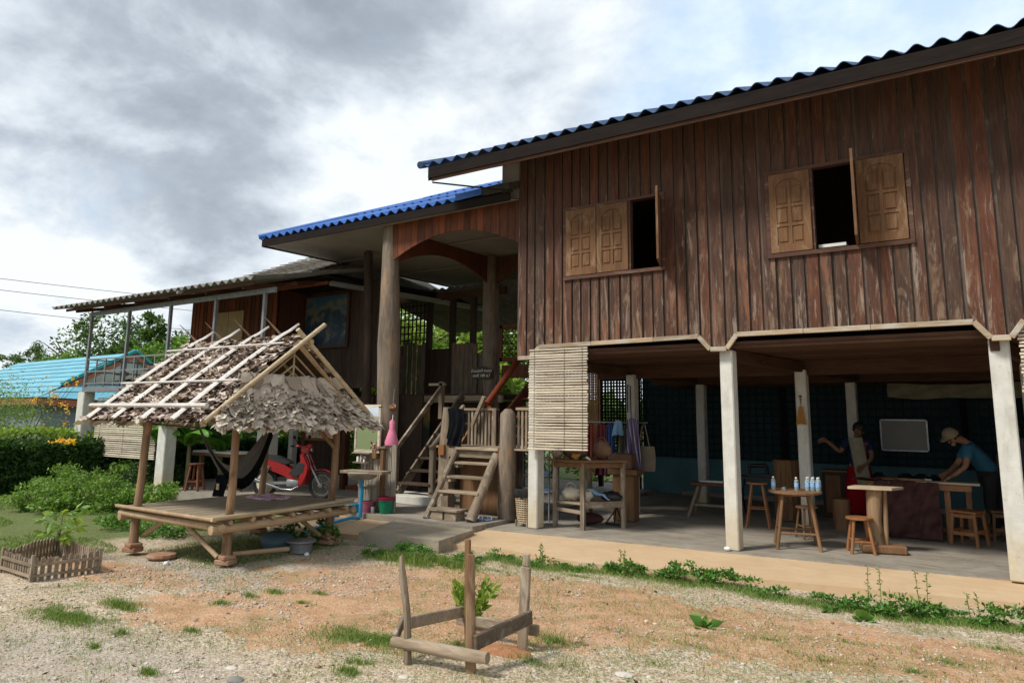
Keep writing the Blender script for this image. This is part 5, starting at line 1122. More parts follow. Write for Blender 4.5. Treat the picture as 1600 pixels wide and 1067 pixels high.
# log pedestal table with a pale plank top
PT = thing('pedestal_table', 'pale plank table top on a thick peeled log pedestal', 'table', (4.6, 1.1, 0)); 
MB().prism([(4.32, .92, .785), (4.82, 1.0, .785), (4.92, 1.32, .785), (4.36, 1.22, .785)], (0, 0, .032)).build('table_top', 'trim', PT)
MB().tube([(4.60, 1.12, .06), (4.58, 1.12, .4), (4.60, 1.12, .785)], [.10, .082, .10], 12, .12).build('pedestal', 'peeled', PT, True); MB().box((4.66, 1.12, .055), (.52, .26, .10), (0, 0, .3), .015).build('foot', 'browz', PT); MB().tube([(4.70, 1.16, .1), (4.72, 1.14, .78)], .03, 8).build('side_stick', 'peeled', PT, True)
# draped workbench
Mt['maroon'] = plain('dark_maroon_cloth', (.085, .038, .034), (.05, .022, .021), 6, .85, .2, .4)
WK = thing('workbench', 'long brown workbench beyond the pedestal table', 'workbench', (5.0, 2.9, 0))
MB().b2((4.25, 2.65, .74), (5.62, 3.3, .78)).build('table_top', 'browz', WK)
for (a, b) in ((4.3, 2.7), (5.28, 2.7), (5.52, 3.15), (4.3, 3.2)): MB().b2((a, b, 0), (a + .07, b + .07, .74)).build('leg', 'orangez', WK)
MB().b2((5.2, 2.62, .70), (5.62, 2.70, .775)).build('front_rail', 'orangez', WK); MB().b2((4.4, 2.78, .12), (5.3, 2.82, .17)).build('stretcher', 'browz', WK)
def drape(u, v):
    f = 1 - v; x = 4.40 + .82 * u + .04 * math.sin(u * 13) * v; y = 2.60 - .05 * v - .03 * math.sin(u * 17 + 1) * v + .05 * math.sin(v * 5 + u * 4) + .022 * math.sin(u * 31 + v * 12) + .018 * math.sin(v * 23 + u * 9)
    return (x - .06 * (1 - u) * v, y, .80 - .78 * v)
o = cloth(drape, 34, 22, .012, 'drape', 'maroon'); tag(o, 'dark maroon cloth hanging over the front of the workbench to the floor', 'cloth')
o = cloth(lambda u, v: (4.1 + .75 * u, 2.55 + .55 * v, .795 + .05 * math.sin(3 * u) * math.cos(2 * v) + .02 * math.sin(u * 11 + v * 5)), 16, 10, .012, 'leather_sheet', 'maroon'); tag(o, 'crumpled purple brown cloth lying on the left end of the workbench', 'cloth')
tag(MB().b2((4.95, 2.62, .785), (5.72, 2.80, .815)).build('plank', 'trim'), 'pale plank lying under the leaning man\'s hands', 'plank')
tag(MB().b2((4.5, 2.62, .81), (5.05, 2.72, .84)).build('plank', 'browz'), 'short brown plank lying on the maroon cloth', 'plank')
for k, (a, b, r) in enumerate(((4.42, 2.95, .10), (4.78, 3.0, .12), (4.98, 3.05, .11), (5.15, 3.0, .09))):
    m = MB(); m.ball((a, b, .83), r, (1, 1, .45)); m.b2((a - r * .4, b - .05, .84), (a + r * .5, b + .04, .89), .01)
    tag(m.build('tool_pile', 'blackcloth', None, True), ('dark cap shaped heap at the left end of the workbench', 'dark rounded heap in the middle of the workbench', 'dark heap beside the small white case', 'small dark heap nearest the leaning man')[k], 'tools')
tag(MB().b2((5.02, 2.9, .80), (5.12, 2.96, .83), .006).build('white_case', 'white'), 'small white case on the workbench', 'box')
# whiteboard, banner, hanging broom, hook
wb = thing('whiteboard', 'whiteboard with rounded frame hanging on the dark back wall', 'whiteboard', (4.46, 6.35, 1.1)); MB().b2((4.07, 6.35, 1.12), (4.84, 6.37, 1.68)).build('panel', 'boardgrey', wb)
for a, b in (((4.05, 6.335, 1.10), (4.86, 6.36, 1.125)), ((4.05, 6.335, 1.675), (4.86, 6.36, 1.70)), ((4.05, 6.335, 1.1), (4.075, 6.36, 1.7)), ((4.835, 6.335, 1.1), (4.86, 6.36, 1.7))): MB().b2(a, b).build('frame', 'tin', wb)
Mt['paleclth'] = plain('dirty_pale_cloth', (.30, .28, .20), (.22, .2, .15), 6, .9)
tag(cloth(lambda u, v: (4.25 + 2.2 * u, 6.1 + .03 * math.sin(u * 20 + v * 8), 2.38 - (.26 + .02 * math.sin(u * 9)) * v - .04 * math.sin(math.pi * u)), 30, 6, .01, 'rolled_banner', 'paleclth'), 'pale rolled cloth banner tied under the ceiling above the whiteboard', 'banner')
hb = thing('hanging_tassel', 'golden brown fan shaped straw tassel hanging on the inner white post', 'tassel', (3.46, 2.48, 1.7)); Mt['straw'] = plain('golden_straw', (.42, .22, .05), (.30, .15, .03), 60, .8)
ts = MB(); [ts.tube([(3.452 + .004 * k, 2.48, 1.86), (3.452 + (k) * .014, 2.465 - .01 * (k % 2), 1.60 - .003 * abs(k))], .009, 5) for k in range(-5, 6)]; ts.build('straw', 'straw', hb, True); MB().ball((3.45, 2.49, 2.02), .022).ball((3.45, 2.49, 1.97), .016).ball((3.45, 2.49, 1.93), .012).build('beads', 'browz', hb, True); MB().tube([(3.45, 2.5, 2.02), (3.452, 2.49, 1.86)], .004, 5).build('cord', 'browz', hb)
tag(MB().tube([(.50, 2.5, 1.75), (.50, 2.5, 2.20), (.53, 2.46, 2.24), (.57, 2.48, 2.22), (.57, 2.5, 1.5)], .010, 6).build('hook_stick', 'black', None, True), 'thin black hooked stick hanging on the left inner post', 'hook')
tag(MB().ball((3.02, .0, .03), .035, (1.3, 1, .8)).build('white_cup', 'white', None, True), 'small white cup at the foot of the second post', 'cup')
# sawhorse bench and wooden drum
sh = thing('sawhorse', 'dark grey trestle bench standing before the teal plinth', 'trestle', (1.75, 3.0, 0)); MB().b2((1.45, 2.95, .52), (2.25, 3.15, .58), .01).build('top', 'darkwoodx', sh)
for a, b in ((1.52, -1), (1.52, 1), (2.1, -1), (2.1, 1)): MB().beam((a + (-.1 if a < 2 else .1), 3.05 + b * .16, 0), (a + .06, 3.05 + b * .05, .52), .045, .04).build('leg', 'oldz', sh)
MB().b2((1.5, 3.0, .18), (2.2, 3.04, .22)).build('stretcher', 'oldx', sh); tag(MB().b2((1.62, 2.97, .585), (2.02, 3.08, .62), .006).build('paint_tray', 'tin'), 'small grey tray lying on the trestle bench', 'tray')
dm = thing('wooden_drum', 'tall wooden stave drum behind the round table', 'drum', (2.92, 3.6, 0)); 
for k in range(16):
    t = k / 16 * 2 * math.pi; MB().box((2.92 + .20 * math.cos(t), 3.6 + .20 * math.sin(t), .50), (.022, .078, .98), (0, 0, t)).build('stave', 'browz', dm)
for z_ in (.3, .62): MB().torus((2.92, 3.6, z_), (0, 0, 1), .215, .014, 24, 6).build('hoop', 'browz', dm, True)
MB().lathe((2.92, 3.6, .98), [(.19, 0), (.19, .01)], 20).build('lid', 'darkwood', dm)
tag(MB().tube([(3.86, 3.0, 0), (3.86, 3.0, .46)], .13, 14, .08).build('stump', 'browz', None, True), 'round wooden stump behind the inner white post', 'stump')
cb = thing('dark_cabinet', 'dark low cabinet between the inner post and the woman', 'cabinet', (3.75, 4.4, 0)); MB().b2((3.35, 4.3, 0), (3.95, 4.75, .78)).build('body', 'darkwood', cb); MB().b2((3.32, 4.27, .78), (3.98, 4.78, .81)).build('top', 'browz', cb); MB().b2((3.40, 4.285, .1), (3.64, 4.299, .72)).build('door', 'browz', cb)
sm_ = thing('sewing_machine', 'dark treadle machine on an iron frame behind the tall orange stool', 'machine', (2.4, 3.9, 0)); MB().b2((2.0, 3.8, .62), (2.75, 4.15, .66)).build('table', 'black', sm_)
MB().b2((2.15, 3.9, .66), (2.6, 4.0, .70)).tube([(2.5, 3.95, .70), (2.5, 3.95, .86)], .035, 8).tube([(2.5, 3.95, .86), (2.2, 3.95, .84)], .035, 8).tube([(2.2, 3.95, .86), (2.2, 3.95, .70)], .025, 8).build('head', 'black', sm_, True)
for xx in (2.06, 2.66): MB().beam((xx, 3.82, 0), (xx, 4.1, .62), .02, .03).beam((xx, 4.1, 0), (xx, 3.82, .62), .02, .03).build('frame', 'black', sm_)
MB().torus((2.66, 3.96, .4), (1, 0, 0), .14, .012, 20, 6).build('wheel', 'black', sm_, True)
# front table with bags, shelf and bundle
FT = thing('display_table', 'brown two level wooden table with bags beside the first white post', 'table', (.6, .7, 0))
for a, b in ((.17, .45), (.70, .36), (1.10, .92), (.45, 1.05)): MB().b2((a, b, 0), (a + .065, b + .06, .98)).build('leg', 'oldz' if a > .5 else 'oldz', FT)
MB().prism([(.06, .42, .98), (.74, .28, .98), (1.22, .92, .98), (.40, 1.15, .98)], (0, 0, .035)).build('table_top', 'browz', FT); MB().prism([(.14, .46, .90), (.72, .34, .90), (.74, .38, .90), (.16, .5, .90)], (0, 0, .07)).prism([(.74, .36, .90), (1.16, .93, .90), (1.12, .96, .90), (.72, .42, .90)], (0, 0, .07)).build('apron_rail', 'browz', FT)
MB().prism([(.16, .48, .36), (.72, .36, .36), (1.14, .93, .36), (.48, 1.08, .36)], (0, 0, .025)).build('shelf', 'oldx', FT); MB().beam((.2, .46, .27), (.72, .38, .25), .03, .05).build('stretcher', 'oldx', FT); MB().beam((.74, .38, .36), (1.15, .95, .36), .03, .09).build('shelf_rail', 'oldx', FT)
def bag(name, lab, c, d, mat, handle=True):
    t = thing(name, lab, 'bag', (c[0], c[1], c[2])); m = MB(); m.ball((c[0], c[1], c[2] + d[2] / 2), .5, d, 3)
    for v in m.bm.verts:
        v.co.z = max(v.co.z, c[2] + .004) + .012 * math.sin(v.co.x * 60) ; v.co.x += .01 * math.sin(v.co.z * 70)
    m.build('body', mat, t, True)
    if handle: MB().tube([(c[0] - d[0] * .28, c[1] - .02, c[2] + d[2] * .8)] + [(c[0] - d[0] * .28 * math.cos(k / 6 * math.pi), c[1] - .02, c[2] + d[2] * .8 + .10 * math.sin(k / 6 * math.pi)) for k in range(1, 6)] + [(c[0] + d[0] * .28, c[1] - .02, c[2] + d[2] * .8)], .007, 5).build('handle', mat, t)
pic_mat('pattern', lambda nt, v, sx: ramp(nt, noise(nt, v, 40, 2, .5, 1), [(.4, (.35, .28, .22)), (.5, (.08, .05, .06)), (.6, (.42, .35, .30))]))
Mt['tanbag'] = plain('brown_leather', (.16, .09, .055), (.11, .06, .04), 10, .6, .3, .3); Mt['cream'] = plain('cream_canvas', (.55, .50, .40), (.46, .42, .33), 10, .85, .1, .3)
bag('bag', 'striped patterned bag at the left end of the display table', (.22, .50, 1.015), (.20, .14, .20), 'pattern'); bag('bag', 'wide dark brown leather bag in the middle of the display table', (.48, .62, 1.015), (.42, .18, .22), 'tanbag'); bag('bag', 'large brown leather tote with long handles at the right of the display table', (.88, .75, 1.015), (.32, .18, .30), 'tanbag')
bag('bag', 'small yellow brown pouch at the front of the display table', (.60, .42, 1.015), (.15, .10, .10), 'straw', False); bag('bag', 'tiny white pouch at the front right of the display table', (.78, .48, 1.015), (.08, .06, .05), 'white', False)
bag('bag', 'cream canvas bag on the lower shelf of the display table', (.42, .60, .385), (.32, .24, .22), 'cream'); bag('bag', 'small tan basket bag on the lower shelf beside the blue cloth', (.70, .62, .385), (.16, .14, .18), 'bamboogrey', False)
bag('bag', 'black bag lying on the right of the lower shelf', (.98, .86, .385), (.34, .22, .16), 'black', False)
Mt['ltblue'] = plain('light_blue_cloth', (.22, .42, .62), (.3, .5, .68), 8, .8)
tag(cloth(lambda u, v: (.72 + .28 * u, .55 + .12 * v + .2 * u, .58 - .14 * u + .015 * math.sin(u * 12)), 10, 6, .012, 'blue_cloth', 'ltblue'), 'light blue folded cloth on the lower shelf', 'cloth')
tag(MB().ball((.55, .95, .10), .20, (1.2, .8, .45)).build('maroon_bundle', 'maroon', None, True), 'dark maroon round bundle on the floor under the display table', 'bundle')
tr = thing('black_stand', 'folding black metal stand under the right end of the display table', 'stand', (.95, 1.15, 0)); [MB().tube([p, q_], .012, 6).build('tube', 'black', tr) for p, q_ in (((.75, 1.1, .02), (1.0, 1.2, .38)), ((1.05, 1.1, .02), (.85, 1.2, .38)), ((.75, 1.1, .02), (1.1, 1.1, .02)), ((.9, 1.1, .02), (.9, 1.2, .38)))]
ps = thing('wood_plinth', 'thick brown wood slab plinth with a flat cap beside the inner post', 'plinth', (.80, 1.75, 0)); MB().box((.80, 1.75, .37), (.36, .30, .74), (0, 0, .1), .02).build('block', 'browz', ps); MB().box((.80, 1.74, .78), (.50, .36, .09), (0, 0, .1), .01).build('cap', 'browz', ps)
tag(MB().box((.74, 1.75, .95), (.40, .26, .25), (0, 0, .1), .015).build('carved_box', 'tanbag'), 'carved brown wooden box standing on the plinth', 'box')
# clothes on a rail
CR = thing('clothes_rail', 'thin rail hung between the posts for clothes', 'rail', (.3, 2.35, 1.57)); MB().tube([(-.6, 2.40, 1.58), (.95, 2.35, 1.58)], .010, 6).build('bar', 'steel', CR)
Mt['purple'] = plain('purple_cloth', (.13, .085, .19), (.09, .06, .14), 8, .9); Mt['stripe'] = None
pic_mat('striped_cloth', lambda nt, v, sx: ramp(nt, mth(nt, 'FRACT', mth(nt, 'MULTIPLY', mth(nt, 'ADD', sx.outputs[0], mth(nt, 'MULTIPLY', sx.outputs[2], .12)), 14.0)), [(.0, (.10, .07, .16)), (.45, (.12, .09, .19)), (.5, (.42, .38, .42)), (.65, (.42, .38, .42)), (.7, (.10, .07, .16))]))
Mt['darkred'] = plain('dark_red_cloth', (.05, .008, .012), (.08, .01, .015), 8, .9); Mt['bluecl'] = plain('dark_blue_cloth', (.02, .05, .16), (.015, .035, .11), 8, .9); Mt['olive'] = plain('olive_cloth', (.055, .055, .04), (.04, .04, .03), 8, .9); Mt['orangecl'] = plain('orange_red_cloth', (.13, .03, .018), (.09, .02, .015), 8, .9); Mt['canvasbag'] = plain('khaki_canvas', (.21, .175, .13), (.17, .14, .10), 8, .9)
for k, (x0, w, top, ln, mt_, lab, yy) in enumerate(((-.25, .18, 1.56, .7, 'orangecl', 'orange red shirt at the left of the clothes rail', 2.38), (-.05, .22, 1.56, .9, 'darkred', 'dark red dress on the clothes rail', 2.36), (.14, .16, 1.56, .85, 'bluecl', 'dark blue garment on the clothes rail', 2.37), (.30, .18, 1.62, .25, 'ltblue', 'pale blue cloth folded over the clothes rail', 2.33), (.36, .26, 1.50, .85, 'olive', 'olive shirt on the clothes rail', 2.35), (.56, .28, 1.66, .98, 'striped_cloth', 'purple and grey striped shirt at the right end of the clothes rail', 2.28))):
    tag(cloth(lambda u, v: (x0 + w * (u - .5) * (.75 + .5 * v) + w / 2, yy - .04 * math.sin(u * 15 + k) * (.3 + v), top - ln * v - .05 * abs(u - .5)), 16, 12, .012, 'hung_clothes', mt_), lab, 'clothes')
for s in (0, 1):
    pass
bg_ = thing('canvas_bag', 'khaki canvas shoulder bag hanging on the right side of the inner post', 'bag', (.86, 2.42, .7)); cloth(lambda u, v: (.72 + .30 * u + .02 * math.sin(v * 3), 2.44 - .05 * math.sin(math.pi * u), 1.18 - .42 * v), 12, 8, .03, 'body', 'canvasbag', bg_); MB().tube([(.74, 2.42, 1.16), (.80, 2.44, 1.52), (.86, 2.42, 1.55), (.94, 2.42, 1.17)], .013, 6).build('strap', 'canvasbag', bg_)
# basket with black bag, shelf of dishes
bk = thing('laundry_basket', 'tall woven cane basket lined with a black bag beside the first post', 'basket', (-.17, .20, 0)); bm_ = MB()
for k in range(22):
    t = k / 22 * 2 * math.pi; bm_.tube([(-.17 + .115 * math.cos(t), .2 + .115 * math.sin(t), .06), (-.17 + .15 * math.cos(t), .2 + .15 * math.sin(t), .42)], .008, 4)
for k in range(12): bm_.torus((-.17, .2, .06 + k * .033), (0, 0, 1), .116 + .035 * k / 11, .009, 22, 4)
bm_.build('weave', 'bamboo_y', bk); [MB().tube([(-.17 + .10 * a, .2 + .10 * b, 0), (-.17 + .10 * a, .2 + .10 * b, .1)], .018, 6).build('foot', 'oldz', bk) for a in (-1, 1) for b in (-1, 1)]
m = MB(); m.lathe((-.17, .2, .30), [(.10, 0), (.15, .12), (.185, .16), (.18, .24), (.14, .26), (.12, .20), (.001, .18)], 22)
for v in m.bm.verts: v.co += Vector((random.gauss(0, .008), random.gauss(0, .008), random.gauss(0, .008)))
m.build('black_bag', 'black', bk, True)
ds = thing('dish_rack', 'grey wire rack of dishes and cloths behind the basket', 'rack', (-.35, .9, 0)); [MB().b2((-.62 + a, .8 + b, 0), (-.60 + a, .82 + b, 1.1)).build('upright', 'steel', ds) for a in (0, .5) for b in (0, .3)]; [MB().b2((-.62, .8, z_), (-.1, 1.12, z_ + .015)).build('shelf', 'tin', ds) for z_ in (.45, .7, .95)]
for k in range(9):
    tag(MB().lathe((-.55 + (k % 3) * .17, .9, (.465, .715, .965)[k // 3]), [(.04, 0), (.07, .05 + .02 * (k % 2)), (.065, .05), (.001, .01)], 12).build('dish', ('white', 'tin', 'ltblue')[k % 3], None, True), ('white', 'grey metal', 'pale blue')[k % 3] + ' dish on the ' + ('lowest', 'middle', 'top')[k // 3] + ' shelf of the grey wire rack', 'dish', 'dishes on the wire rack')
tag(MB().ball((-.95, .75, .2), .14, (1, .8, 1.1)).build('yellow_sack', Mt.setdefault('yellowpl', plain('yellow_plastic', (.55, .42, .05), (.25, .05, .12), 14, .5)), None, True), 'yellow and pink plastic bag on the floor under the landing', 'bag')
# things beyond the pavilion: counter, stools
ct = thing('garden_counter', 'white topped counter with a wooden edge beyond the hammock', 'counter', (-8.2, .4, 0)); MB().b2((-9.0, .2, .80), (-7.4, .7, .84)).build('top', 'white', ct); MB().b2((-9.0, .17, .74), (-7.4, .2, .80)).build('edge', 'browz', ct); [MB().b2((a, .3, 0), (a + .08, .38, .8)).build('leg', 'browz', ct) for a in (-8.9, -7.5)]
splay_stool('stool', 'reddish wooden stool behind the left part of the hammock', 'stool', -8.05, -.30, .62, .13, .2, .026, Mt.setdefault('redstool', wood('red_brown_stool_wood', (.10, .035, .02), (.24, .09, .05), 'Z')), ('round', .03), (.4,), rz=.5)
splay_stool('stool', 'lower wooden stool half hidden behind the hammock', 'stool', -7.3, .05, .50, .13, .2, .026, 'redstool', ('round', .03), (.4,), rz=.2)

# ================================================================ PEOPLE
Mt['skin'] = plain('tanned_skin', (.30, .155, .095), (.26, .13, .08), 12, .6, .3); Mt['skin2'] = plain('brown_skin', (.20, .10, .06), (.17, .085, .05), 12, .6, .3); Mt['hair'] = plain('black_hair', (.01, .009, .008), (.02, .017, .015), 40, .5, .4)
Mt['tshirt'] = plain('blue_tshirt', (.04, .14, .23), (.032, .115, .19), 7, .9, .1, .3); Mt['trousers'] = plain('dark_trousers', (.03, .03, .032), (.022, .022, .025), 9, .9, .1); Mt['capc'] = plain('khaki_cap', (.22, .18, .12), (.18, .15, .10), 14, .9, .1)
Mt['grey_shirt'] = plain('grey_shirt', (.10, .10, .12), (.075, .075, .09), 8, .9); Mt['skirt'] = plain('red_skirt', (.30, .006, .012), (.22, .005, .01), 8, .9, .1, .2); Mt['navy'] = plain('navy_cloth', (.012, .02, .07), (.01, .015, .05), 8, .9)
def skinned(name, chains, mat, parent, sub=2, root=0, mats=None):
    """chains: list of lists of (point, radius); equal points are merged"""
    vs = []; rs = []; es = []; key = {}
    for ch in chains:
        prev = None
        for p, r in ch:
            k = tuple(round(c, 4) for c in p)
            if k not in key: key[k] = len(vs); vs.append(Vector(p)); rs.append(r)
            i = key[k]
            if prev is not None and prev != i: es.append((prev, i))
            prev = i
    me = bpy.data.meshes.new(name); me.from_pydata(vs, es, []); o = bpy.data.objects.new(name, me); COL.objects.link(o)
    md = o.modifiers.new('skin', 'SKIN'); md.use_smooth_shade = True; sb_ = o.modifiers.new('sub', 'SUBSURF'); sb_.levels = sub; sb_.render_levels = sub
    for i, d in enumerate(me.skin_vertices[0].data):
        r = rs[i]; d.radius = r if isinstance(r, tuple) else (r, r); d.use_root = (i == root)
    dg = bpy.context.evaluated_depsgraph_get(); ev = o.evaluated_get(dg); m2 = bpy.data.meshes.new_from_object(ev); bpy.data.objects.remove(o)
    m2.materials.clear(); m2.materials.append(Mt[mat]); o2 = bpy.data.objects.new(name, m2); COL.objects.link(o2)
    if parent is not None: o2.parent = parent; m2.transform(wmat(parent).inverted() @ (wmat(parent) if False else Matrix.Identity(4)))
    for p in m2.polygons: p.use_smooth = True
    return o2
def hand(wr, d, side, curl, T):
    """five finger chains from the wrist; d forward, side towards the thumb"""
    wr = Vector(wr); d = Vector(d).normalized(); s = Vector(side).normalized(); n = d.cross(s); ch = []
    palm = wr + d * .085; 
    for k, (o, ln) in enumerate(((.028, .068), (.010, .076), (-.010, .072), (-.028, .058))):
        b = palm + s * o; m_ = b + d * ln * .5 - Vector((0, 0, curl * .018)); e = b + d * ln * .9 - Vector((0, 0, curl * .045))
        ch.append([(wr, T), (wr + d * .05 + s * o * .6, .019), (b, .0105), (m_, .0092), (e, .0075)])
    ch.append([(wr, T), (wr + d * .03 + s * .03, .014), (wr + d * .065 + s * .055 - Vector((0, 0, .008)), .0105), (wr + d * .095 + s * .055 - Vector((0, 0, .02 * curl)), .0085)])
    return ch
def person(name, lab, base, J, mats, rz=0, group=None):
    """J joints in world coordinates"""
    t = thing(name, lab, 'person', base)
    pv, ch_, nk, hd = J['pelvis'], J['chest'], J['neck'], J['head']
    chains = [[(pv, (.14, .11)), (tuple((Vector(pv) + Vector(ch_)) / 2), (.135, .10)), (ch_, (.155, .11)), (nk, .055), (tuple(Vector(nk).lerp(Vector(hd), .35)), .056), (hd, (.082, .098)), (tuple(Vector(hd) + (Vector(hd) - Vector(nk)).normalized() * .07), .065)]]
    for s in ('l', 'r'):
        chains.append([(ch_, (.155, .11)), (J['sh' + s], .062), (J['el' + s], .042), (J['wr' + s], .030)])
        T = .030; d = Vector(J['wr' + s]) - Vector(J['el' + s]); hdv = J.get('hd' + s, d)
        for c in hand(J['wr' + s], hdv, J.get('th' + s, (0, 0, 1)), J.get('curl', 1), T): chains.append(c)
        chains.append([(pv, (.14, .11)), (J['hip' + s], .088), (J['kn' + s], .062), (J['an' + s], .042), (tuple(Vector(J['an' + s]) + Vector(J['toe']) * .09 - Vector((0, 0, .045))), .036), (tuple(Vector(J['an' + s]) + Vector(J['toe']) * .19 - Vector((0, 0, .055))), .024)])
    skinned('body', chains, mats[0], t)
    # face: nose, ears, eyes
    H_ = Vector(hd); fd = Vector(J['face']).normalized(); up = (H_ - Vector(nk)).normalized(); up = (up - fd * up.dot(fd)).normalized(); sd_ = fd.cross(up)
    f = MB(); f.ball(H_ + fd * .098 - up * .012, .016, (1, 1, 1.3)); f.ball(H_ + sd_ * .082 - up * .01, .022, (.7, .7, 1.1)); f.ball(H_ - sd_ * .082 - up * .01, .022, (.7, .7, 1.1)); f.ball(H_ + fd * .07 - up * .075, .035); f.build('face', mats[0], t, True)
    [MB().ball(H_ + fd * .088 + sd_ * q_ * .032 + up * .012, .010).build('eye', 'hair', t, True) for q_ in (-1, 1)]; MB().ball(H_ + fd * .088 - up * .05, .016, (1, 1, .35)).build('mouth', 'maroon', t, True)
    h = MB(); h.ball(H_ + up * .04 - fd * .022, .104, (1, 1, 1), 3); h.cut(H_ + up * .01 + fd * .05, (fd * 1.0 - up * .75)); h.build('hair', mats[3] if len(mats) > 3 else 'hair', t, True)
    return t, chains
# man in blue T-shirt and cap leaning over the plank
Jm = dict(pelvis=(5.86, 3.55, .90), chest=(5.66, 3.35, 1.24), neck=(5.55, 3.25, 1.38), head=(5.42, 3.13, 1.44), shl=(5.60, 3.14, 1.29), shr=(5.58, 3.50, 1.29), ell=(5.56, 2.98, 1.03), wrl=(5.40, 2.86, .89), elr=(5.42, 3.42, 1.02), wrr=(5.30, 3.12, .90),
          hipl=(5.84, 3.46, .86), hipr=(5.88, 3.68, .86), knl=(5.80, 3.42, .48), knr=(5.90, 3.72, .48), anl=(5.88, 3.48, .09), anr=(6.0, 3.78, .09), toe=(-.8, -.6, 0), face=(-.55, -.45, -.70), hdl=(-.8, -.4, -.25), hdr=(-.5, -.8, -.2), thl=(.2, -.4, .2), thr=(-.6, .3, .2), curl=1.3)
Jm['hdl'] = (-.85, -.3, -.3); Jm['thl'] = (.3, -.9, .1)
pm1, _ = person('person', 'person in a blue T-shirt, khaki cap and dark trousers bending over the workbench', (5.86, 3.55, 0), Jm, ('skin',))
def clothes(name, chains, mat, parent): return skinned(name, chains, mat, parent, 2)
clothes('tshirt', [[((5.87, 3.56, .86), (.165, .135)), ((5.76, 3.45, 1.07), (.16, .13)), (Jm['chest'], (.185, .145)), ((5.57, 3.27, 1.35), .075)], [(Jm['chest'], (.185, .145)), (Jm['shl'], .082), ((5.575, 3.03, 1.11), .070)], [(Jm['chest'], (.185, .145)), (Jm['shr'], .082), ((5.46, 3.44, 1.10), .070)]], 'tshirt', pm1)
clothes('trousers', [[((5.86, 3.55, .92), (.165, .135)), (Jm['hipl'], .112), (Jm['knl'], .085), ((5.87, 3.47, .12), .075)], [((5.86, 3.55, .92), (.165, .135)), (Jm['hipr'], .112), (Jm['knr'], .085), ((5.99, 3.77, .12), .075)]], 'trousers', pm1)
hv = Vector(Jm['head']); fd = Vector(Jm['face']).normalized(); upv = (hv - Vector(Jm['neck'])); upv = (upv - fd * upv.dot(fd)).normalized() * -1 if upv.dot(Vector((-.5, -.4, .6))) < 0 else (upv - fd * upv.dot(fd)).normalized()
cp_ = MB(); cp_.ball(hv + upv * .045, .118, (1, 1, .95), 3); cp_.cut(hv + upv * .035, -upv); cp_.build('cap', 'capc', pm1, True)
sdv = fd.cross(upv).normalized(); MB().grid(lambda u, v: hv + upv * (.055 + .02 * math.sin(math.pi * u)) + fd * (.09 + .10 * v * math.sin(math.pi * u) ** .6) + sdv * (u - .5) * .17, 10, 4).thick(.006).build('cap_peak', 'capc', pm1, True)
# woman with red skirt
Jw = dict(pelvis=(3.98, 4.1, .88), chest=(4.0, 4.08, 1.20), neck=(4.0, 4.05, 1.38), head=(4.02, 4.0, 1.50), shl=(3.84, 4.02, 1.33), shr=(4.16, 4.08, 1.32), ell=(3.72, 3.96, 1.13), wrl=(3.55, 3.84, 1.32), elr=(4.20, 3.98, 1.05), wrr=(4.08, 3.86, .92),
          hipl=(3.90, 4.1, .84), hipr=(4.06, 4.1, .84), knl=(3.90, 4.08, .47), knr=(4.06, 4.08, .47), anl=(3.90, 4.1, .09), anr=(4.06, 4.12, .09), toe=(0, -1, 0), face=(-.2, -1, -.15), hdl=(-.9, -.2, .1), hdr=(-.4, -.7, -.3), thl=(0, .2, 1), thr=(-.5, .2, .5))
pm2, _ = person('person', 'person in a red skirt with a pale cloth, one arm stretched out', (3.98, 4.1, 0), Jw, ('skin2',))
clothes('top', [[((3.98, 4.1, .86), (.165, .135)), (Jw['chest'], (.18, .135)), ((4.0, 4.06, 1.34), .075)], [(Jw['chest'], (.18, .135)), (Jw['shl'], .078), ((3.755, 3.975, 1.18), .062)], [(Jw['chest'], (.18, .135)), (Jw['shr'], .078), ((4.19, 4.01, 1.15), .065)]], 'navy', pm2)
MB().lathe((3.98, 4.1, .16), [(.27, 0), (.275, .02), (.22, .45), (.18, .72), (.17, .74)], 22).build('skirt', 'skirt', pm2, True)
cloth(lambda u, v: (3.88 + .20 * u + .10 * v, 3.90 - .05 * math.sin(math.pi * u), 1.38 - .75 * v), 10, 12, .012, 'pale_cloth', 'paleclth', pm2)
# person standing in the dark behind
Jb = dict(pelvis=(6.25, 4.9, .92), chest=(6.22, 4.88, 1.25), neck=(6.2, 4.86, 1.44), head=(6.18, 4.80, 1.56), shl=(6.04, 4.84, 1.38), shr=(6.40, 4.92, 1.38), ell=(5.95, 4.78, 1.12), wrl=(5.92, 4.62, .95), elr=(6.46, 4.86, 1.12), wrr=(6.36, 4.66, .97),
          hipl=(6.17, 4.9, .88), hipr=(6.34, 4.9, .88), knl=(6.15, 4.88, .48), knr=(6.36, 4.9, .48), anl=(6.15, 4.92, .09), anr=(6.38, 4.95, .09), toe=(-.3, -.9, 0), face=(-.4, -.9, -.3), hdl=(-.1, -.8, -.3), hdr=(-.5, -.7, -.3), thl=(.6, 0, .3), thr=(-.6, .2, .3))
pm3, _ = person('person', 'person in a grey shirt standing in the dark behind the man with the cap', (6.25, 4.9, 0), Jb, ('skin2',))
clothes('shirt', [[((6.25, 4.9, .90), (.165, .135)), (Jb['chest'], (.185, .14)), ((6.2, 4.87, 1.40), .075)], [(Jb['chest'], (.185, .14)), (Jb['shl'], .08), ((5.98, 4.80, 1.20), .068)], [(Jb['chest'], (.185, .14)), (Jb['shr'], .08), ((6.44, 4.88, 1.20), .068)]], 'grey_shirt', pm3)
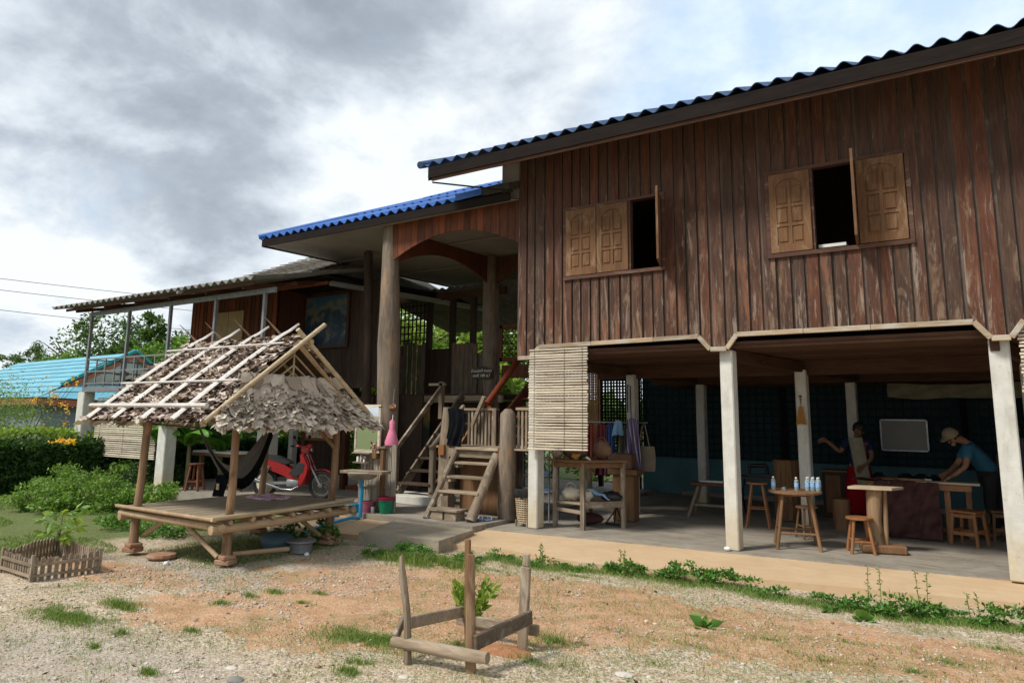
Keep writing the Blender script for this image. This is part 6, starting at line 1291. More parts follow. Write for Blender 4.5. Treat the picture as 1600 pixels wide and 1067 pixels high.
clothes('trousers', [[((6.25, 4.9, .93), (.165, .135)), (Jb['hipl'], .11), (Jb['knl'], .085), ((6.15, 4.92, .12), .075)], [((6.25, 4.9, .93), (.165, .135)), (Jb['hipr'], .11), (Jb['knr'], .085), ((6.38, 4.95, .12), .075)]], 'trousers', pm3)
def fp_(px, py, d): dr = ray(px, py); hl = math.hypot(dr.x, dr.y); k = d / hl; return CAM + dr * k
# ================================================================ YARD
TG = thing('tree_guard', 'rough square guard of four leaning stakes and nailed boards round a young plant', 'tree guard', (2.7, -4.8, -.12))
def stake(pts, r, mat='oldz', fl=.55):
    m = MB(); m.tube(pts, r, 7, .12)
    return m.build('stake', mat, TG, True)
bL = gpt(638, 1040); bM = gpt(736, 1055); bR = gpt(815, 1018); bK = gpt(731, 1000)
tL = aty(627, 868, bL.y - .02); tM = aty(736, 866, bM.y); tR = aty(823, 864, bR.y); tK = aty(731, 842, bK.y)
stake([bL - Vector((0, 0, .1)), bL.lerp(tL, .45) + Vector((.02, 0, 0)), bL.lerp(tL, .8), tL], [.032, .028, .030, .012])
stake([bM - Vector((0, 0, .1)), bM.lerp(tM, .5) + Vector((-.005, 0, 0)), tM], [.040, .036, .028], 'peeled')
MB().beam(bR - Vector((0, 0, .1)), bR.lerp(tR, .86), .085, .03, (0, 1, 0), .006).beam(bR.lerp(tR, .86), tR, .06, .028, (0, 1, 0), .008).build('stake', 'oldz', TG)
MB().beam(bK - Vector((0, 0, .1)), tK, .05, .03, (0, 1, 0), .005).build('stake', 'browz', TG)
def tgb(p, q_, w, mat, n='board', r=None):
    m = MB()
    if r: m.tube([p, p.lerp(q_, .33) + Vector((0, 0, .006)), p.lerp(q_, .66) - Vector((0, 0, .005)), q_], r, 8, .16)
    else: m.beam(p, q_, .035, w, bev=.006)
    return m.build(n, mat, TG, bool(r))
p1 = aty(614, 1002, bL.y - .03); p2 = aty(762, 1028, bM.y - .035)
tgb(p1, p2, .08, 'oldx', 'rail_log', [.038, .045, .047, .04])
tgb(aty(742, 1004, bM.y - .04), aty(830, 963, bR.y - .06), .10, Mt.setdefault('mossboard', wood('dark_lichen_board', (.05, .035, .025), (.16, .12, .085), 'X', (.22, .20, .16), .3)), 'board')
tgb(aty(640, 972, bL.y + .04), aty(722, 955, bK.y + .02), .085, 'oldx', 'board'); tgb(aty(714, 966, bK.y + .04), aty(842, 985, bR.y + .10), .08, 'oldx', 'board')
tgb(aty(618, 995, bL.y - .01), aty(632, 965, bL.y + .1), .06, 'oldz', 'board')
SP = thing('seedling', 'young bright green leafy plant inside the stake guard', 'plant', tuple(gpt(733, 985)))
c0 = gpt(733, 985); pts = []; dirs = []
for k in range(12):
    t = k / 12 * 6.28; tilt = random.uniform(.25, .7); d = Vector((math.cos(t) * tilt, math.sin(t) * tilt, 1)).normalized(); e = c0 + d * random.uniform(.30, .46)
    MB().tube([c0, e], .004, 5).build('stem', 'grass', SP)
    for j in range(26):
        u = .25 + .75 * j / 26; pts.append(c0.lerp(e, u)); dirs.append((d + Vector((random.gauss(0, .6), random.gauss(0, .6), .1))).normalized())
V, Fc = leafcloud(np.array(pts), .075, .5, dirs=np.array(dirs)); npmesh('leaves', V, Fc, 'leafbright', SP)
# loose earth mound at the guard
tag(MB().ball(tuple(gpt(785, 1020) + Vector((0, 0, -.02))), .22, (1.2, .8, .18), 3).build('earth_mound', plain('red_earth', (.30, .13, .065), (.38, .20, .11), 12, .95, .1, .6), None, True), 'small mound of loose red earth at the foot of the stake guard', 'mound')
# low picket enclosure on the left
PF = thing('picket_enclosure', 'low square enclosure of small weathered pickets round a young tree', 'fence', (-3.0, -5.2, -.12))
cA, cB, cC, cD = gpt(2, 893), gpt(48, 908), gpt(154, 893), gpt(88, 866)
def pickets(a, b, n, h, w):
    for k in range(n):
        p = a.lerp(b, (k + .5) / n); hh = h * random.uniform(.94, 1.05); d = (b - a).normalized(); s = d * w * .5; nn = Vector((-d.y, d.x, 0)) * .012
        MB().prism([p - s - Vector((0, 0, .03)), p + s - Vector((0, 0, .03)), p + s + Vector((0, 0, hh - .02)), p + Vector((0, 0, hh)), p - s + Vector((0, 0, hh - .02))], nn).build('picket', 'oldz', PF)
    for z_ in (.06, h - .07): MB().beam(a + Vector((0, 0, z_)) - nn * 1.2, b + Vector((0, 0, z_)) - nn * 1.2, .014, .03).build('rail', 'oldx', PF)
L_ = lambda a, b: (b - a).length
for a, b in ((cA, cB), (cB, cC), (cC, cD), (cD, cA)): pickets(a, b, max(8, int(L_(a, b) / .062)), .24, .042)
for c in (cA, cB, cC, cD): MB().beam(c - Vector((0, 0, .05)), c + Vector((0, 0, .27)), .035, .035).build('corner_post', 'oldz', PF)
YT = thing('sapling', 'young tree with broad drooping leaves growing in the picket enclosure', 'tree', tuple(gpt(88, 876))); c0 = gpt(88, 876)
MB().tube([c0, c0 + Vector((.01, 0, .3)), c0 + Vector((0, .02, .55))], [.009, .007, .004], 6).build('trunk', 'bark', YT)
for k in range(12):
    t = k * 2.4; z0 = .22 + .028 * k; b = c0 + Vector((0, 0, z0)); e = b + Vector((math.cos(t) * .20, math.sin(t) * .20, .10)); MB().tube([b, e], .003, 4).build('branch', 'grass', YT)
    P = np.array([b.lerp(e, u) for u in np.linspace(.3, 1, 8)]); D = np.array([[math.cos(t) + random.gauss(0, .6), math.sin(t) + random.gauss(0, .6), -.35 + random.gauss(0, .3)] for _ in range(8)])
    V, Fc = leafcloud(P, .13, .42, dirs=D, fold=.35); npmesh('leaves', V, Fc, 'leafmid' if k % 3 else 'leafbright', YT)
# shrubs
def shrub(name, lab, c, rad, n, mat, size=.06, group=None, clumps=24, stems=True, cat='shrub', cr=.38):
    t = thing(name, lab, cat, (c[0], c[1], c[2] - rad[2] if stems else c[2])); P = cloud_pts(n, c, rad, clumps, cr)
    P[:, 2] = np.maximum(P[:, 2], gz(P[:, 0], P[:, 1]) + .01)
    V, Fc = leafcloud(P, size, .5); npmesh('foliage', V, Fc, mat, t)
    if stems:
        m = MB()
        for k in range(7): a = random.uniform(0, 6.28); m.tube([(c[0], c[1], c[2] - rad[2]), (c[0] + math.cos(a) * rad[0] * .6, c[1] + math.sin(a) * rad[1] * .6, c[2] + rad[2] * .5)], [.014, .004], 5)
        m.build('stems', 'bark', t)
    return t
for (px, py, r, h, lab, mt_) in ((62, 800, .62, .40, 'leftmost rounded bright green shrub of the row behind the young tree', 'leafmid'), (120, 798, .62, .42, 'second bright green shrub from the left, behind the young tree', 'leafmid'), (175, 800, .55, .40, 'green shrub left of the pavilion corner post', 'leafmid'), (95, 785, .7, .50, 'taller green shrub at the back of the shrub row', 'leafmid'), (235, 800, .55, .40, 'green shrub just behind the left corner post of the pavilion', 'leafmid'), (215, 775, .55, .50, 'dark green shrub below the left bamboo blind', 'leafdark'), (275, 770, .42, .42, 'dark shrub between the two veranda pillars', 'leafdark'), (180, 770, .5, .5, 'shrub in front of the far left veranda pillar', 'leafmid')):
    p = gpt(px, py); shrub('shrub', lab, (p.x, p.y, h * .62 - .12), (r, r * .85, h * .75), 2600, mt_, .065)
for (px, py, lab) in ((190, 825, 'low leafy ground plant before the shrubs'), (300, 812, 'leafy clump in the shade under the pavilion'), (340, 830, 'low dark weeds beneath the pavilion deck'), (255, 838, 'trailing dark weeds by the left pavilion post')):
    p = gpt(px, py); shrub('low_plant', lab, (p.x, p.y, -.03), (.45, .35, .12), 700, 'weed', .06, stems=False, cat='plant')
# hedge with yellow green top, made of two long clipped runs
def hedge(name, lab, a, b, h, w, n, mat):
    t = thing(name, lab, 'hedge', tuple(a)); a, b = Vector(a), Vector(b); l = (b - a).length; d = (b - a) / l; s = Vector((-d.y, d.x, 0))
    U = rng.uniform(0, l, n); face = rng.uniform(0, 1, n); wv = (rng.random(n) - .5) * w; zz = rng.random(n) * h
    top = face < .35; fr = (face >= .35) & (face < .85); zz[top] = h * (1 + .03 * rng.normal(size=top.sum())); wv[fr] = -w / 2 + .03 * rng.normal(size=fr.sum())
    P = np.array([a.x, a.y, a.z]) + U[:, None] * np.array(d) + wv[:, None] * np.array(s) + np.stack([0 * U, 0 * U, zz + .04 * np.sin(U * 2.3) + .05 * vnoise(U, wv, 1.7, 9)], 1)
    V, Fc = leafcloud(P, .10, .5); npmesh('foliage', V, Fc, mat, t)
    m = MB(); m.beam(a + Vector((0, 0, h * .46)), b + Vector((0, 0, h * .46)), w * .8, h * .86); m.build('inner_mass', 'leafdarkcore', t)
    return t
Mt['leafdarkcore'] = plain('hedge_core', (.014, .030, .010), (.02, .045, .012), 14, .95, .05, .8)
hA = atz(-140, 693, .95); hB = atz(520, 688, .95)
hA.z = hB.z = -.15
hedge('clipped_hedge', 'long dark clipped hedge running behind the shrubs and pillars', hA, hB, 1.08, .9, 30000, 'leafdark')
s_ = Vector((0, 1, 0)); hedge('hedge', 'paler yellow green hedge rising just above the dark clipped hedge', hA + s_ * 1.6, hB + s_ * 1.6, 1.30, .9, 16000, 'leafbright')
# yellow flowering bush at the left edge
fb = atz(10, 757, -.12); fb = Vector((CAM.x, CAM.y, -.1)) + (Vector((fb.x, fb.y, -.1)) - Vector((CAM.x, CAM.y, -.1))) * 1.02
FB = shrub('flowering_bush', 'tall feathery bush with orange yellow flowers at the left edge', (fb.x, fb.y, 1.15), (1.25, 1.1, 1.25), 14000, 'leafsoft', .055, clumps=46)
P = cloud_pts(420, (fb.x, fb.y, 1.35), (1.35, 1.2, 1.35), 60, .10, .85); V, Fc = leafcloud(P, .055, .8); tag(npmesh('flowers', V, Fc, 'petal', FB), kind='stuff')
for k in range(14):
    a = random.uniform(0, 6.28); b = Vector((fb.x + math.cos(a) * .8, fb.y + math.sin(a) * .8, 1.6)); e = b + Vector((math.cos(a) * .5, math.sin(a) * .5, random.uniform(.3, .9))); MB().tube([b, e], .006, 4).build('flower_stalk', 'bark', FB); V, Fc = leafcloud(cloud_pts(22, tuple(e), (.12, .12, .1), 4), .05, .9); tag(npmesh('flowers', V, Fc, 'petal', FB), kind='stuff')
p = fp_(98, 690, 17.0); YF = shrub('yellow_flowers', 'patch of deep yellow flowers on top of the dark hedge', (p.x, p.y, p.z), (.28, .22, .05), 130, 'petal', .06, stems=False, cat='flowers')
# banana plant
def banana(c, n, h, lab):
    t = thing('banana_plant', lab, 'banana plant', c); c = Vector(c)
    MB().tube([c, c + Vector((.02, 0, h * .5)), c + Vector((0, 0, h))], [.06, .05, .035], 10, .08).build('trunk', Mt.setdefault('banstem', plain('brown_green_stem', (.16, .12, .07), (.20, .22, .08), 7, .7)), t, True)
    for k in range(n):
        a = k * 2.4 + .4; ln = random.uniform(.9, 1.3); el = random.uniform(.75, 1.3); w = .25
        def lf(u, v):
            r = ln * u; zz = h + r * math.sin(el) - 1.0 * (u ** 2.4) * ln * .5; rr = r * math.cos(el) + .12 * u; x = math.cos(a) * rr; y = math.sin(a) * rr; ww = w * math.sin(math.pi * min(u * .93 + .07, 1)) ** .7 * (v - .5) * 2
            return c + Vector((x - math.sin(a) * ww, y + math.cos(a) * ww, zz - abs(v - .5) * .16))
        cloth(lf, 14, 6, .004, 'leaf', 'banana', t)
for (px, py, d, n, h, lab) in ((300, 735, 17.2, 9, 1.15, 'banana plant with broad bright leaves left of the hammock'), (350, 735, 17.6, 8, 1.0, 'banana plant partly behind the hammock'), (262, 735, 17.6, 6, 1.1, 'small banana plant behind the second veranda pillar')):
    dr = ray(px, 645); dr = Vector((dr.x, dr.y, 0)).normalized(); q_ = Vector((CAM.x, CAM.y, 0)) + dr * d; banana((q_.x, q_.y, -.1), n, h, lab)
# weeds along the pavement edge
edge = [gpt(x_, y_) for x_, y_ in ((590, 868), (650, 872), (720, 876), (780, 872), (840, 884), (900, 888), (980, 896), (1060, 908), (1130, 916), (1200, 930), (1290, 944), (1370, 956), (1450, 962), (1530, 972), (1610, 980))]
labs = ['grassy weeds at the left end of the pavement edge', 'tall dense grassy clump before the low step', 'weeds directly left of the tall brown stake', 'creeping weeds just right of the tall brown stake', 'thin weeds behind the right stake', 'low weeds on the pavement edge right of the stake guard', 'rounded bushy weed beside the pavement edge', 'broad leafy weeds before the second white post', 'second broad leafy clump before the second white post', 'low creeping weeds with small leaves', 'weed clump below the pedestal table', 'leafy weed with a tall thin seed stalk', 'weeds at the pavement edge with a feathery stalk', 'dense weeds before the last post', 'grassy weeds at the right picture edge']
for k, p in enumerate(edge):
    big = k in (1, 6, 7, 8, 11, 12, 14); r = .34 if big else .30; hh = .13 if big else .075
    t = thing('weed_clump', labs[k], 'weeds', tuple(p)); P = cloud_pts(int(650 if big else 480), (p.x, p.y, p.z + hh * .5), (r, r * .5, hh), 14, .3, .3); P[:, 2] = np.maximum(P[:, 2], p.z - .01)
    V, Fc = leafcloud(P, .05 if big else .036, .5, .5); npmesh('leaves', V, Fc, 'weed', t)
    if k in (4, 6, 11, 12, 13):
        for j in range(2):
            b = Vector((p.x + random.uniform(-.1, .1), p.y, p.z)); e = b + Vector((random.uniform(-.03, .03), 0, .42 if k in (11, 12) else .26)); MB().tube([b, e], .003, 4).build('stalk', 'grass', t)
            P = np.array([tuple(b.lerp(e, u)) for u in np.linspace(.3, 1, 26)]); V, Fc = leafcloud(P, .035, .4); npmesh('stalk_leaves', V, Fc, 'grass', t)
for (px, py, s, lab) in ((1103, 978, .13, 'dark broad leaved weed alone on the red dirt'), (1295, 955, .10, 'grey green broad leaved weed by the gravel strip'), (1350, 968, .12, 'grey green weed right of its neighbour on the gravel strip'), (1060, 895, .08, 'small pale weed near the pavement')):
    p = gpt(px, py); t = thing('broad_weed', lab, 'weed', tuple(p)); n = 16; D = np.array([[math.cos(k * 2.4), math.sin(k * 2.4), random.uniform(.15, .7)] for k in range(n)]); V, Fc = leafcloud(np.array([tuple(p)] * n) + rng.normal(size=(n, 3)) * .012, s, .6, dirs=D, fold=.5); npmesh('leaves', V, Fc, 'weed', t)
# grass: soft patches, fine blades
def grass_pts(c, rx, ry, n, rot=0):
    n2_ = n * 7; r = np.abs(rng.normal(size=n2_)) * .72; t = rng.random(n2_) * 6.283; x = r * np.cos(t) * rx; y = r * np.sin(t) * ry
    P = np.stack([c.x + x * math.cos(rot) - y * math.sin(rot), c.y + x * math.sin(rot) + y * math.cos(rot)], 1)
    k = vnoise(P[:, 0], P[:, 1], 5.0, 71) + .8 * vnoise(P[:, 0], P[:, 1], 12, 72) + .42 - .28 * r
    P = P[k > .05 + .12 * rng.normal(size=n2_)]
    return P[:n]
def blades(XY, h, w, lean=.45):
    n = len(XY); z = gz(XY[:, 0], XY[:, 1]); b = np.stack([XY[:, 0], XY[:, 1], z - .004], 1); a = rng.random(n) * 6.283; s = np.stack([np.cos(a), np.sin(a), 0 * a], 1); hh = (h * rng.uniform(.35, 1.3, n))[:, None]
    l = rng.normal(size=(n, 3)) * lean; l[:, 2] = 0; ww = w * rng.uniform(.6, 1.4, n)[:, None]
    m_ = b + l * hh * .35 + np.array([0, 0, 1]) * hh * .6; t = b + l * hh + np.array([0, 0, 1]) * hh * .92
    V = np.stack([b - s * ww, b + s * ww, m_ + s * ww * .7, m_ - s * ww * .7, t], 1).reshape(-1, 3); i = np.arange(n)[:, None] * 5
    F = np.concatenate([i + [0, 1, 2], i + [0, 2, 3], i + [3, 2, 4]], 0); return V, F
GV, GF, gk = [], [], 0
def addg(V, F_):
    global gk
    GV.append(V); GF.append(F_ + gk); gk += len(V)
for (px, py, rx, ry, n, h, w) in ((650, 876, .55, .28, 5200, .10, .0028), (700, 884, .4, .2, 1800, .07, .0025), (600, 872, .35, .2, 900, .06, .0025), (560, 996, .42, .20, 5200, .035, .002), (600, 1000, .3, .15, 1800, .04, .002), (120, 965, .42, .20, 3400, .05, .002), (190, 948, .35, .14, 1500, .055, .002), (90, 962, .3, .16, 1600, .04, .002), (865, 1003, .30, .28, 900, .05, .0022), (850, 1035, .3, .2, 500, .045, .002), (230, 1052, .12, .07, 350, .05, .002), (555, 1055, .13, .08, 500, .05, .002), (560, 1040, .1, .06, 300, .05, .002), (345, 942, .14, .08, 380, .045, .002), (390, 930, .12, .07, 260, .045, .002), (430, 922, .16, .08, 420, .05, .002), (500, 925, .14, .06, 260, .04, .002), (300, 985, .18, .08, 330, .04, .002), (190, 990, .10, .06, 260, .05, .002), (150, 1010, .12, .06, 160, .05, .002), (470, 940, .22, .1, 300, .03, .002), (1480, 1030, .22, .12, 300, .035, .002), (1560, 1010, .25, .12, 320, .035, .002), (1430, 1050, .2, .1, 200, .04, .002), (1200, 1000, .3, .15, 320, .028, .002), (1080, 1010, .3, .12, 240, .025, .002), (950, 985, .3, .15, 260, .025, .002), (1320, 1000, .3, .15, 260, .028, .002), (900, 900, .5, .1, 380, .03, .002), (780, 890, .5, .16, 380, .03, .002), (1290, 1030, .3, .1, 240, .035, .002), (1020, 1040, .3, .1, 160, .03, .002), (720, 1010, .3, .16, 700, .03, .002)):
    addg(*blades(grass_pts(gpt(px, py), rx, ry, n), h, w))
# creeping grass strip along the pavement, wide sparse growth over the yard
E_ = np.array([(p.x, p.y) for p in edge]); n = 20000; seg = rng.integers(0, len(E_) - 1, n); u = rng.random(n)[:, None]; XY = E_[seg] * (1 - u) + E_[seg + 1] * u; XY = XY + rng.normal(size=(n, 2)) * np.array([.06, .10]) + np.array([.0, -.05]); addg(*blades(XY, .05, .0025))
n = 75000; XY = np.stack([rng.uniform(-2.2, 6.4, n), rng.uniform(-7.4, -1.3, n)], 1); m_ = (vnoise(XY[:, 0], XY[:, 1], 1.3, 21) + .9 * vnoise(XY[:, 0], XY[:, 1], 5.3, 22) + .5 * vnoise(XY[:, 0], XY[:, 1], 13, 23)) > .10 - .06 * np.clip(XY[:, 0] - 1, 0, 4); addg(*blades(XY[m_], .034, .0019, .8))
n = 90000; XY = np.stack([rng.uniform(-11, -2.9, n), rng.uniform(-7.0, -2.2, n)], 1); m_ = (vnoise(XY[:, 0], XY[:, 1], .9, 31) - (XY[:, 0] + 6) * .10 + np.minimum(0, (XY[:, 1] + 5.6)) * .8) > -.02; addg(*blades(XY[m_], .045, .003))
n = 9000; XY = np.stack([rng.uniform(-3.4, -1.6, n), rng.uniform(-4.0, -2.0, n)], 1); addg(*blades(XY, .045, .0025))
V = np.concatenate(GV); Fc = np.concatenate(GF)
tag(npmesh('grass', V, Fc, 'grass'), 'patchy short green grass over the red dirt and gravel yard', 'grass', kind='stuff')
# fallen dry leaves and litter
n = 420; XY = np.stack([rng.uniform(-2.5, 6.3, n), rng.uniform(-7.2, -1.4, n)], 1); P = np.stack([XY[:, 0], XY[:, 1], gz(XY[:, 0], XY[:, 1]) + .004], 1); D = np.stack([rng.normal(size=n), rng.normal(size=n), np.abs(rng.normal(size=n)) * .15], 1); V, Fc = leafcloud(P, .045, .45, dirs=D * 1.5)
tag(npmesh('fallen_leaves', V, Fc, 'thatch'), 'small dry leaves and chips scattered on the yard', 'leaves', kind='stuff')
# loose stones
n = 26000
XY = np.concatenate([np.stack([rng.uniform(-2.8, 6.6, n), rng.uniform(-7.6, -1.25, n)], 1), np.stack([rng.uniform(-2.6, .6, 7000), rng.uniform(-5.1, -3.0, 7000)], 1)])
m_ = (vnoise(XY[:, 0], XY[:, 1], 1.1, 41) + .5 * vnoise(XY[:, 0], XY[:, 1], 4, 42)) > -.12 - .2 * (XY[:, 1] < -5.5); XY = XY[m_]; n = len(XY)
s = (rng.gamma(2.0, .0026, n) + .0025)[:, None]; z = gz(XY[:, 0], XY[:, 1]); c = np.stack([XY[:, 0], XY[:, 1], z + s[:, 0] * .15], 1)
oct_ = np.array([(1, 0, 0), (0, 1, 0), (-1, 0, 0), (0, -1, 0), (0, 0, .6), (0, 0, -.6)]); R_ = rng.random(n) * 6.283; jit = 1 + .35 * rng.normal(size=(n, 6, 1))
O = oct_[None] * jit; xr = O[:, :, 0] * np.cos(R_)[:, None] - O[:, :, 1] * np.sin(R_)[:, None]; yr = O[:, :, 0] * np.sin(R_)[:, None] + O[:, :, 1] * np.cos(R_)[:, None]
V = (c[:, None, :] + np.stack([xr * 1.15, yr * .85, O[:, :, 2]], -1) * s[:, None, :]).reshape(-1, 3)
f8 = np.array([(0, 1, 4), (1, 2, 4), (2, 3, 4), (3, 0, 4), (1, 0, 5), (2, 1, 5), (3, 2, 5), (0, 3, 5)]); Fc = (np.arange(n)[:, None, None] * 6 + f8[None]).reshape(-1, 3)
m, nt, b = newmat('loose_stones', .9, .2); g = N(nt, 'ShaderNodeNewGeometry').outputs['Random Per Island']; L(nt, ramp(nt, g, [(0, (.26, .17, .11)), (.3, (.42, .33, .24)), (.6, (.50, .42, .33)), (.85, (.36, .33, .31)), (1, (.58, .53, .46))]), b.inputs[0]); Mt['stones'] = m
tag(npmesh('gravel', V, Fc, 'stones'), 'loose small stones scattered over the yard', 'gravel', kind='stuff')
for k, (px, py, s) in enumerate(((975, 1055, .05), (368, 1062, .05), (362, 1042, .035), (1215, 905, .03), (630, 1062, .03))):
    p = gpt(px, py); tag(MB().ball((p.x, p.y, p.z + s * .1), s, (1.4, 1, .35), 2).build('stone', 'greytile' if k % 2 else 'stones'), ('flat pale stone at the bottom edge of the yard', 'flat grey stone at the lower left of the yard', 'bluish flat stone near the lower left grass', 'small light stone near the gravel strip', 'small stone left of the guard foot')[k], 'stone')

# ================================================================ BACKGROUND
def tree(name, lab, base, h, rad, n, mat, size=.35, clumps=26, lean=0, cr=.33):
    t = thing(name, lab, 'tree', base); b = Vector(base); top = b + Vector((lean, 0, h * .72))
    m = MB(); m.tube([b, b.lerp(top, .5) + Vector((random.uniform(-.2, .2), 0, 0)), top], [h * .028, h * .02, h * .008], 8, .1)
    m.build('trunk', 'bark', t, True); lm = MB()
    for k in range(9):
        a = random.uniform(0, 6.28); s = b.lerp(top, random.uniform(.4, .95)); lm.tube([s, s + Vector((math.cos(a) * rad[0] * .7, math.sin(a) * rad[1] * .7, random.uniform(.1, .5) * rad[2]))], [h * .010, h * .003], 5)
    lm.build('limbs', 'bark', t, True)
    c = b + Vector((lean, 0, h - rad[2])); P = cloud_pts(n, tuple(c), rad, clumps, cr, .35); V, Fc = leafcloud(P, size, .5); npmesh('crown', V, Fc, mat, t)
    return t
def far(px, d, z=-.1):
    dr = ray(px, 645); dr = Vector((dr.x, dr.y, 0)).normalized(); q_ = Vector((CAM.x, CAM.y, 0)) + dr * d; return (q_.x, q_.y, z)
def topz(py, px, d):      # height seen at pixel row py at horizontal distance d
    dr = ray(px, py); hl = math.hypot(dr.x, dr.y); return CAM.z + dr.z / hl * d
spec = [(30, 532, 95, 3.2, 'leaftree', 'small round tree far left beyond the blue roof'), (100, 498, 60, 3.6, 'leaftree', 'leafy tree behind the left end of the blue roof'), (150, 490, 62, 3.4, 'leaftree', 'taller tree with open feathery branches behind the blue roof'), (190, 506, 56, 3.2, 'leafdark', 'dense darker tree behind the blue roof ridge'), (235, 492, 50, 2.2, 'leaftree', 'slim feathery tree between the veranda posts'), (262, 530, 48, 2.6, 'leafmid', 'bushy tree right of the blue roof gable'), (290, 520, 46, 2.6, 'leafmid', 'green tree by the left edge of the plank veranda wall'), (125, 540, 52, 2.8, 'leafmid', 'low rounded tree just above the blue roof'), (225, 552, 46, 2.4, 'leafdark', 'low dark tree beside the gable of the blue house')]
for k, (px, py, d, r, mt_, lab) in enumerate(spec):
    z = topz(py, px, d); b = far(px, d); tree('leafy_tree', lab, b, z + .1, (r, r, min(r * 1.0, z * .45)), 4600, mt_, .27, 34, random.uniform(-.5, .5), random.choice([.2, .24, .3]))
for (px, py, d, r, mt_, lab) in ((640, 490, 24, 3.0, 'leafbright', 'bright leafy tree seen through the porch lattice'), (700, 478, 26, 3.2, 'leafbright', 'tree with hanging pale green leaves seen between the porch posts'), (765, 485, 25, 2.6, 'leafmid', 'tree seen beside the inner log pillar'), (720, 560, 22, 2.0, 'leafbright', 'lower tree behind the low plank screen')):
    z = topz(py - 20, px, d); b = far(px, d); tree('leafy_tree', lab, b, z + .1, (r, r, z * .42), 4800, mt_, .26, 30, 0, .28)
p = aty(935, 630, 9.5); shrub('shrub', 'bright green bush behind the open corner of the ground floor', (p.x, p.y, 1.2), (1.4, .8, 1.5), 5000, 'leafbright', .12)
p = aty(860, 700, 9.0); shrub('shrub', 'green bush behind the display table', (p.x, p.y, .8), (1.6, .8, 1.1), 3500, 'leafmid', .12)
p = aty(470, 700, 7.0); shrub('shrub', 'green shrub behind the thin white post left of the koi painting', (-9.3, 4.5, .7), (1.5, .8, 1.0), 4000, 'leafmid', .10)
for k, dx in enumerate((-.25, .05, .3)): tag(MB().tube([(-8.9 + dx, 3.4, -.1), (-8.85 + dx, 3.4, 1.0), (-8.95 + dx, 3.45, 2.3)], [.035, .03, .025], 7, .15).build('thin_trunk', 'bark', None, True), ('leftmost', 'middle', 'rightmost')[k] + ' of three thin bare trunks behind the veranda pillar', 'tree')
shrub('shrub', 'leafy bushes far behind the motorcycle corner', (-12.5, 6.0, .9), (2.5, 1.0, 1.2), 6000, 'leafmid', .12)
# distant tree belt closing the horizon
DT = []
n = 26000; a = rng.uniform(math.radians(88), math.radians(200), n); rr = rng.uniform(110, 150, n); hh = 3.6 + 2.2 * vnoise(a * 20, a * 0, 1.0, 51) + 1.6 * vnoise(a * 60, a * 0, 1.0, 52)
P = np.stack([CAM.x + rr * np.cos(a), CAM.y + rr * np.sin(a), rng.random(n) * hh], 1); V, Fc = leafcloud(P, 1.6, .7); tag(npmesh('distant_trees', V, Fc, 'leaftree'), 'far belt of trees closing the horizon', 'trees', kind='stuff')
# blue roofed house on the left
Mt['cyantile'] = plain('turquoise_roof_tile', (.13, .37, .48), (.16, .43, .53), 1.2, .5, .4, 0, var=.12); Mt['terracotta'] = plain('terracotta_fascia', (.36, .13, .07), (.30, .10, .055), 3, .7); Mt['greywall'] = plain('grey_blue_plaster', (.20, .23, .28), (.16, .19, .24), 1.0, .9); Mt['cyangreen'] = plain('sea_green_edge', (.02, .27, .28), (.02, .22, .24), 3, .5)
BH = thing('blue_roofed_house', 'low grey house with turquoise wavy roof and white gable beyond the hedge', 'house', far(130, 33))
D = 33.0
# local frame: gable wall faces right-front; ridge runs away to the left
A0 = fp_(96, 604, 32.5); Ap = fp_(212, 552, 34.0); A1 = fp_(246, 582, 35.5)
rd = (fp_(28, 563, 46.0) - Ap); rd.z = 0
eL = A0 + rd * 1.0 + Vector((0, 0, 0)); 
def slope(P, nu, nv, mat, name): tileroof(P, nu, nv, mat, BH, name)
# front-left slope: eave from A0 to eL, ridge from Ap to Ap+rd
tileroof([eL, A0, Ap, Ap + rd], 28, 7, 'cyantile', BH)
MB().prism([eL - Vector((0, 0, .05)), A0 - Vector((0, 0, .05)), Ap - Vector((0, 0, .05)), Ap + rd - Vector((0, 0, .05))], (0, 0, .03)).build('roof_deck', 'terracotta', BH)
MB().prism([A1, A1 + rd, Ap + rd, Ap], (0, 0, .04)).build('rear_slope', 'cyantile', BH)
for a, b in ((A0, Ap), (Ap, A1)):
    MB().beam(a + Vector((0, 0, .10)), b + Vector((0, 0, .10)), .16, .12).build('verge', 'cyangreen', BH); MB().beam(a - Vector((0, 0, .12)), b - Vector((0, 0, .12)), .06, .17).build('bargeboard', 'terracotta', BH)
ins = rd.normalized() * .15
MB().prism([A0 + ins - Vector((0, 0, .1)), A1 + ins - Vector((0, 0, .1)), Ap + ins - Vector((0, 0, .1))], rd.normalized() * .1).build('gable_wall', 'white', BH)
gm = (A0 + A1) / 2 + ins * .8; gd = (A1 - A0); gd.z = 0; gd.normalize()
vb = [gm + gd * x_ + Vector((0, 0, z_)) for x_, z_ in ((-.75, .18), (.75, .18), (.75, .55), (.0, .80), (-.75, .55))]
MB().prism(vb, -rd.normalized() * .12).build('vent', Mt.setdefault('ventred', plain('dark_red_louvre', (.14, .03, .025), (.1, .02, .02), 8, .7)), BH)
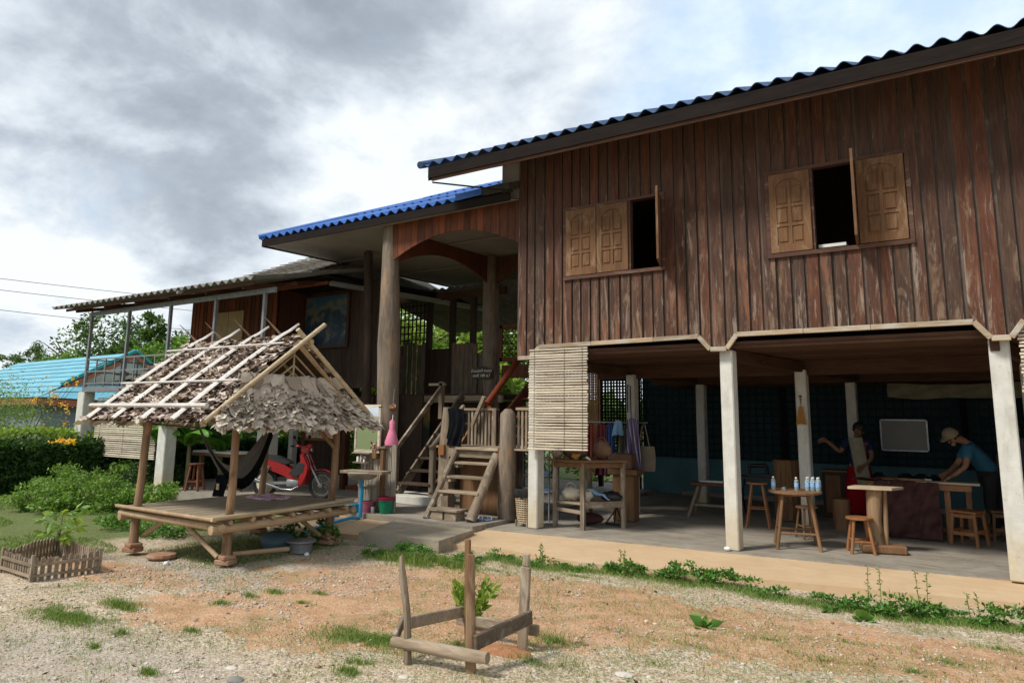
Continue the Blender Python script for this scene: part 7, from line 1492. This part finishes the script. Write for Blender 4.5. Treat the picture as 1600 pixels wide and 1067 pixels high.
# lower skirt roof in front of the gable, wall below
nr = -rd.normalized()
S0 = fp_(60, 622, 30.5); S1 = fp_(250, 632, 33.0)
T0 = A0 - Vector((0, 0, .05)) - rd.normalized() * .2; T1 = A1 - Vector((0, 0, .35)) - rd.normalized() * .2
tileroof([S0, S1, T1, T0], 22, 2, 'cyantile', BH)
E0 = eL + Vector((0, 0, -.9)) + (S0 - A0); 
tileroof([eL + (S0 - A0), S0, A0, eL], 26, 2, 'cyantile', BH)
MB().beam(S0 - Vector((0, 0, .12)), S1 - Vector((0, 0, .12)), .08, .22).build('fascia', 'terracotta', BH); MB().beam(S0 - Vector((0, 0, .12)), S0 + rd - Vector((0, 0, .12)), .08, .22).build('fascia', 'terracotta', BH)
W0 = S0 + (T0 - S0) * .25; W1 = S1 + (T1 - S1) * .25
def wallq(a, b, mat='greywall'): a = a.copy(); b = b.copy(); MB().prism([Vector((a.x, a.y, -.2)), Vector((b.x, b.y, -.2)), Vector((b.x, b.y, b.z - .08)), Vector((a.x, a.y, a.z - .08))], rd.normalized() * .15).build('wall', mat, BH)
wallq(W0, W1); MB().prism([Vector((W0.x, W0.y, -.2)), Vector((W0.x + rd.x, W0.y + rd.y, -.2)), Vector((W0.x + rd.x, W0.y + rd.y, W0.z - .08)), Vector((W0.x, W0.y, W0.z - .08))], gd * .15).build('wall', 'greywall', BH)
wm = W0.lerp(W1, .62); MB().box((wm.x - rd.normalized().x * .1, wm.y - rd.normalized().y * .1, 1.15), (.75, .12, .9), (0, 0, math.atan2(gd.y, gd.x))).build('window', 'white', BH)
# power lines
for k, (y0, y1) in enumerate(((428, 452), (447, 468), (479, 498))):
    a = fp_(-420, y0 - 44, 60); b = fp_(620, y1 + 42, 95); pts = []
    for i in range(15):
        u = i / 14; p = a.lerp(b, u); p.z -= .5 * math.sin(math.pi * u); pts.append(p)
    m = MB(); m.tube(pts, .022, 5); tag(m.build('power_line', 'black'), ('uppermost', 'middle', 'lowest')[k] + ' of three thin power lines crossing the sky on the left', 'wire')
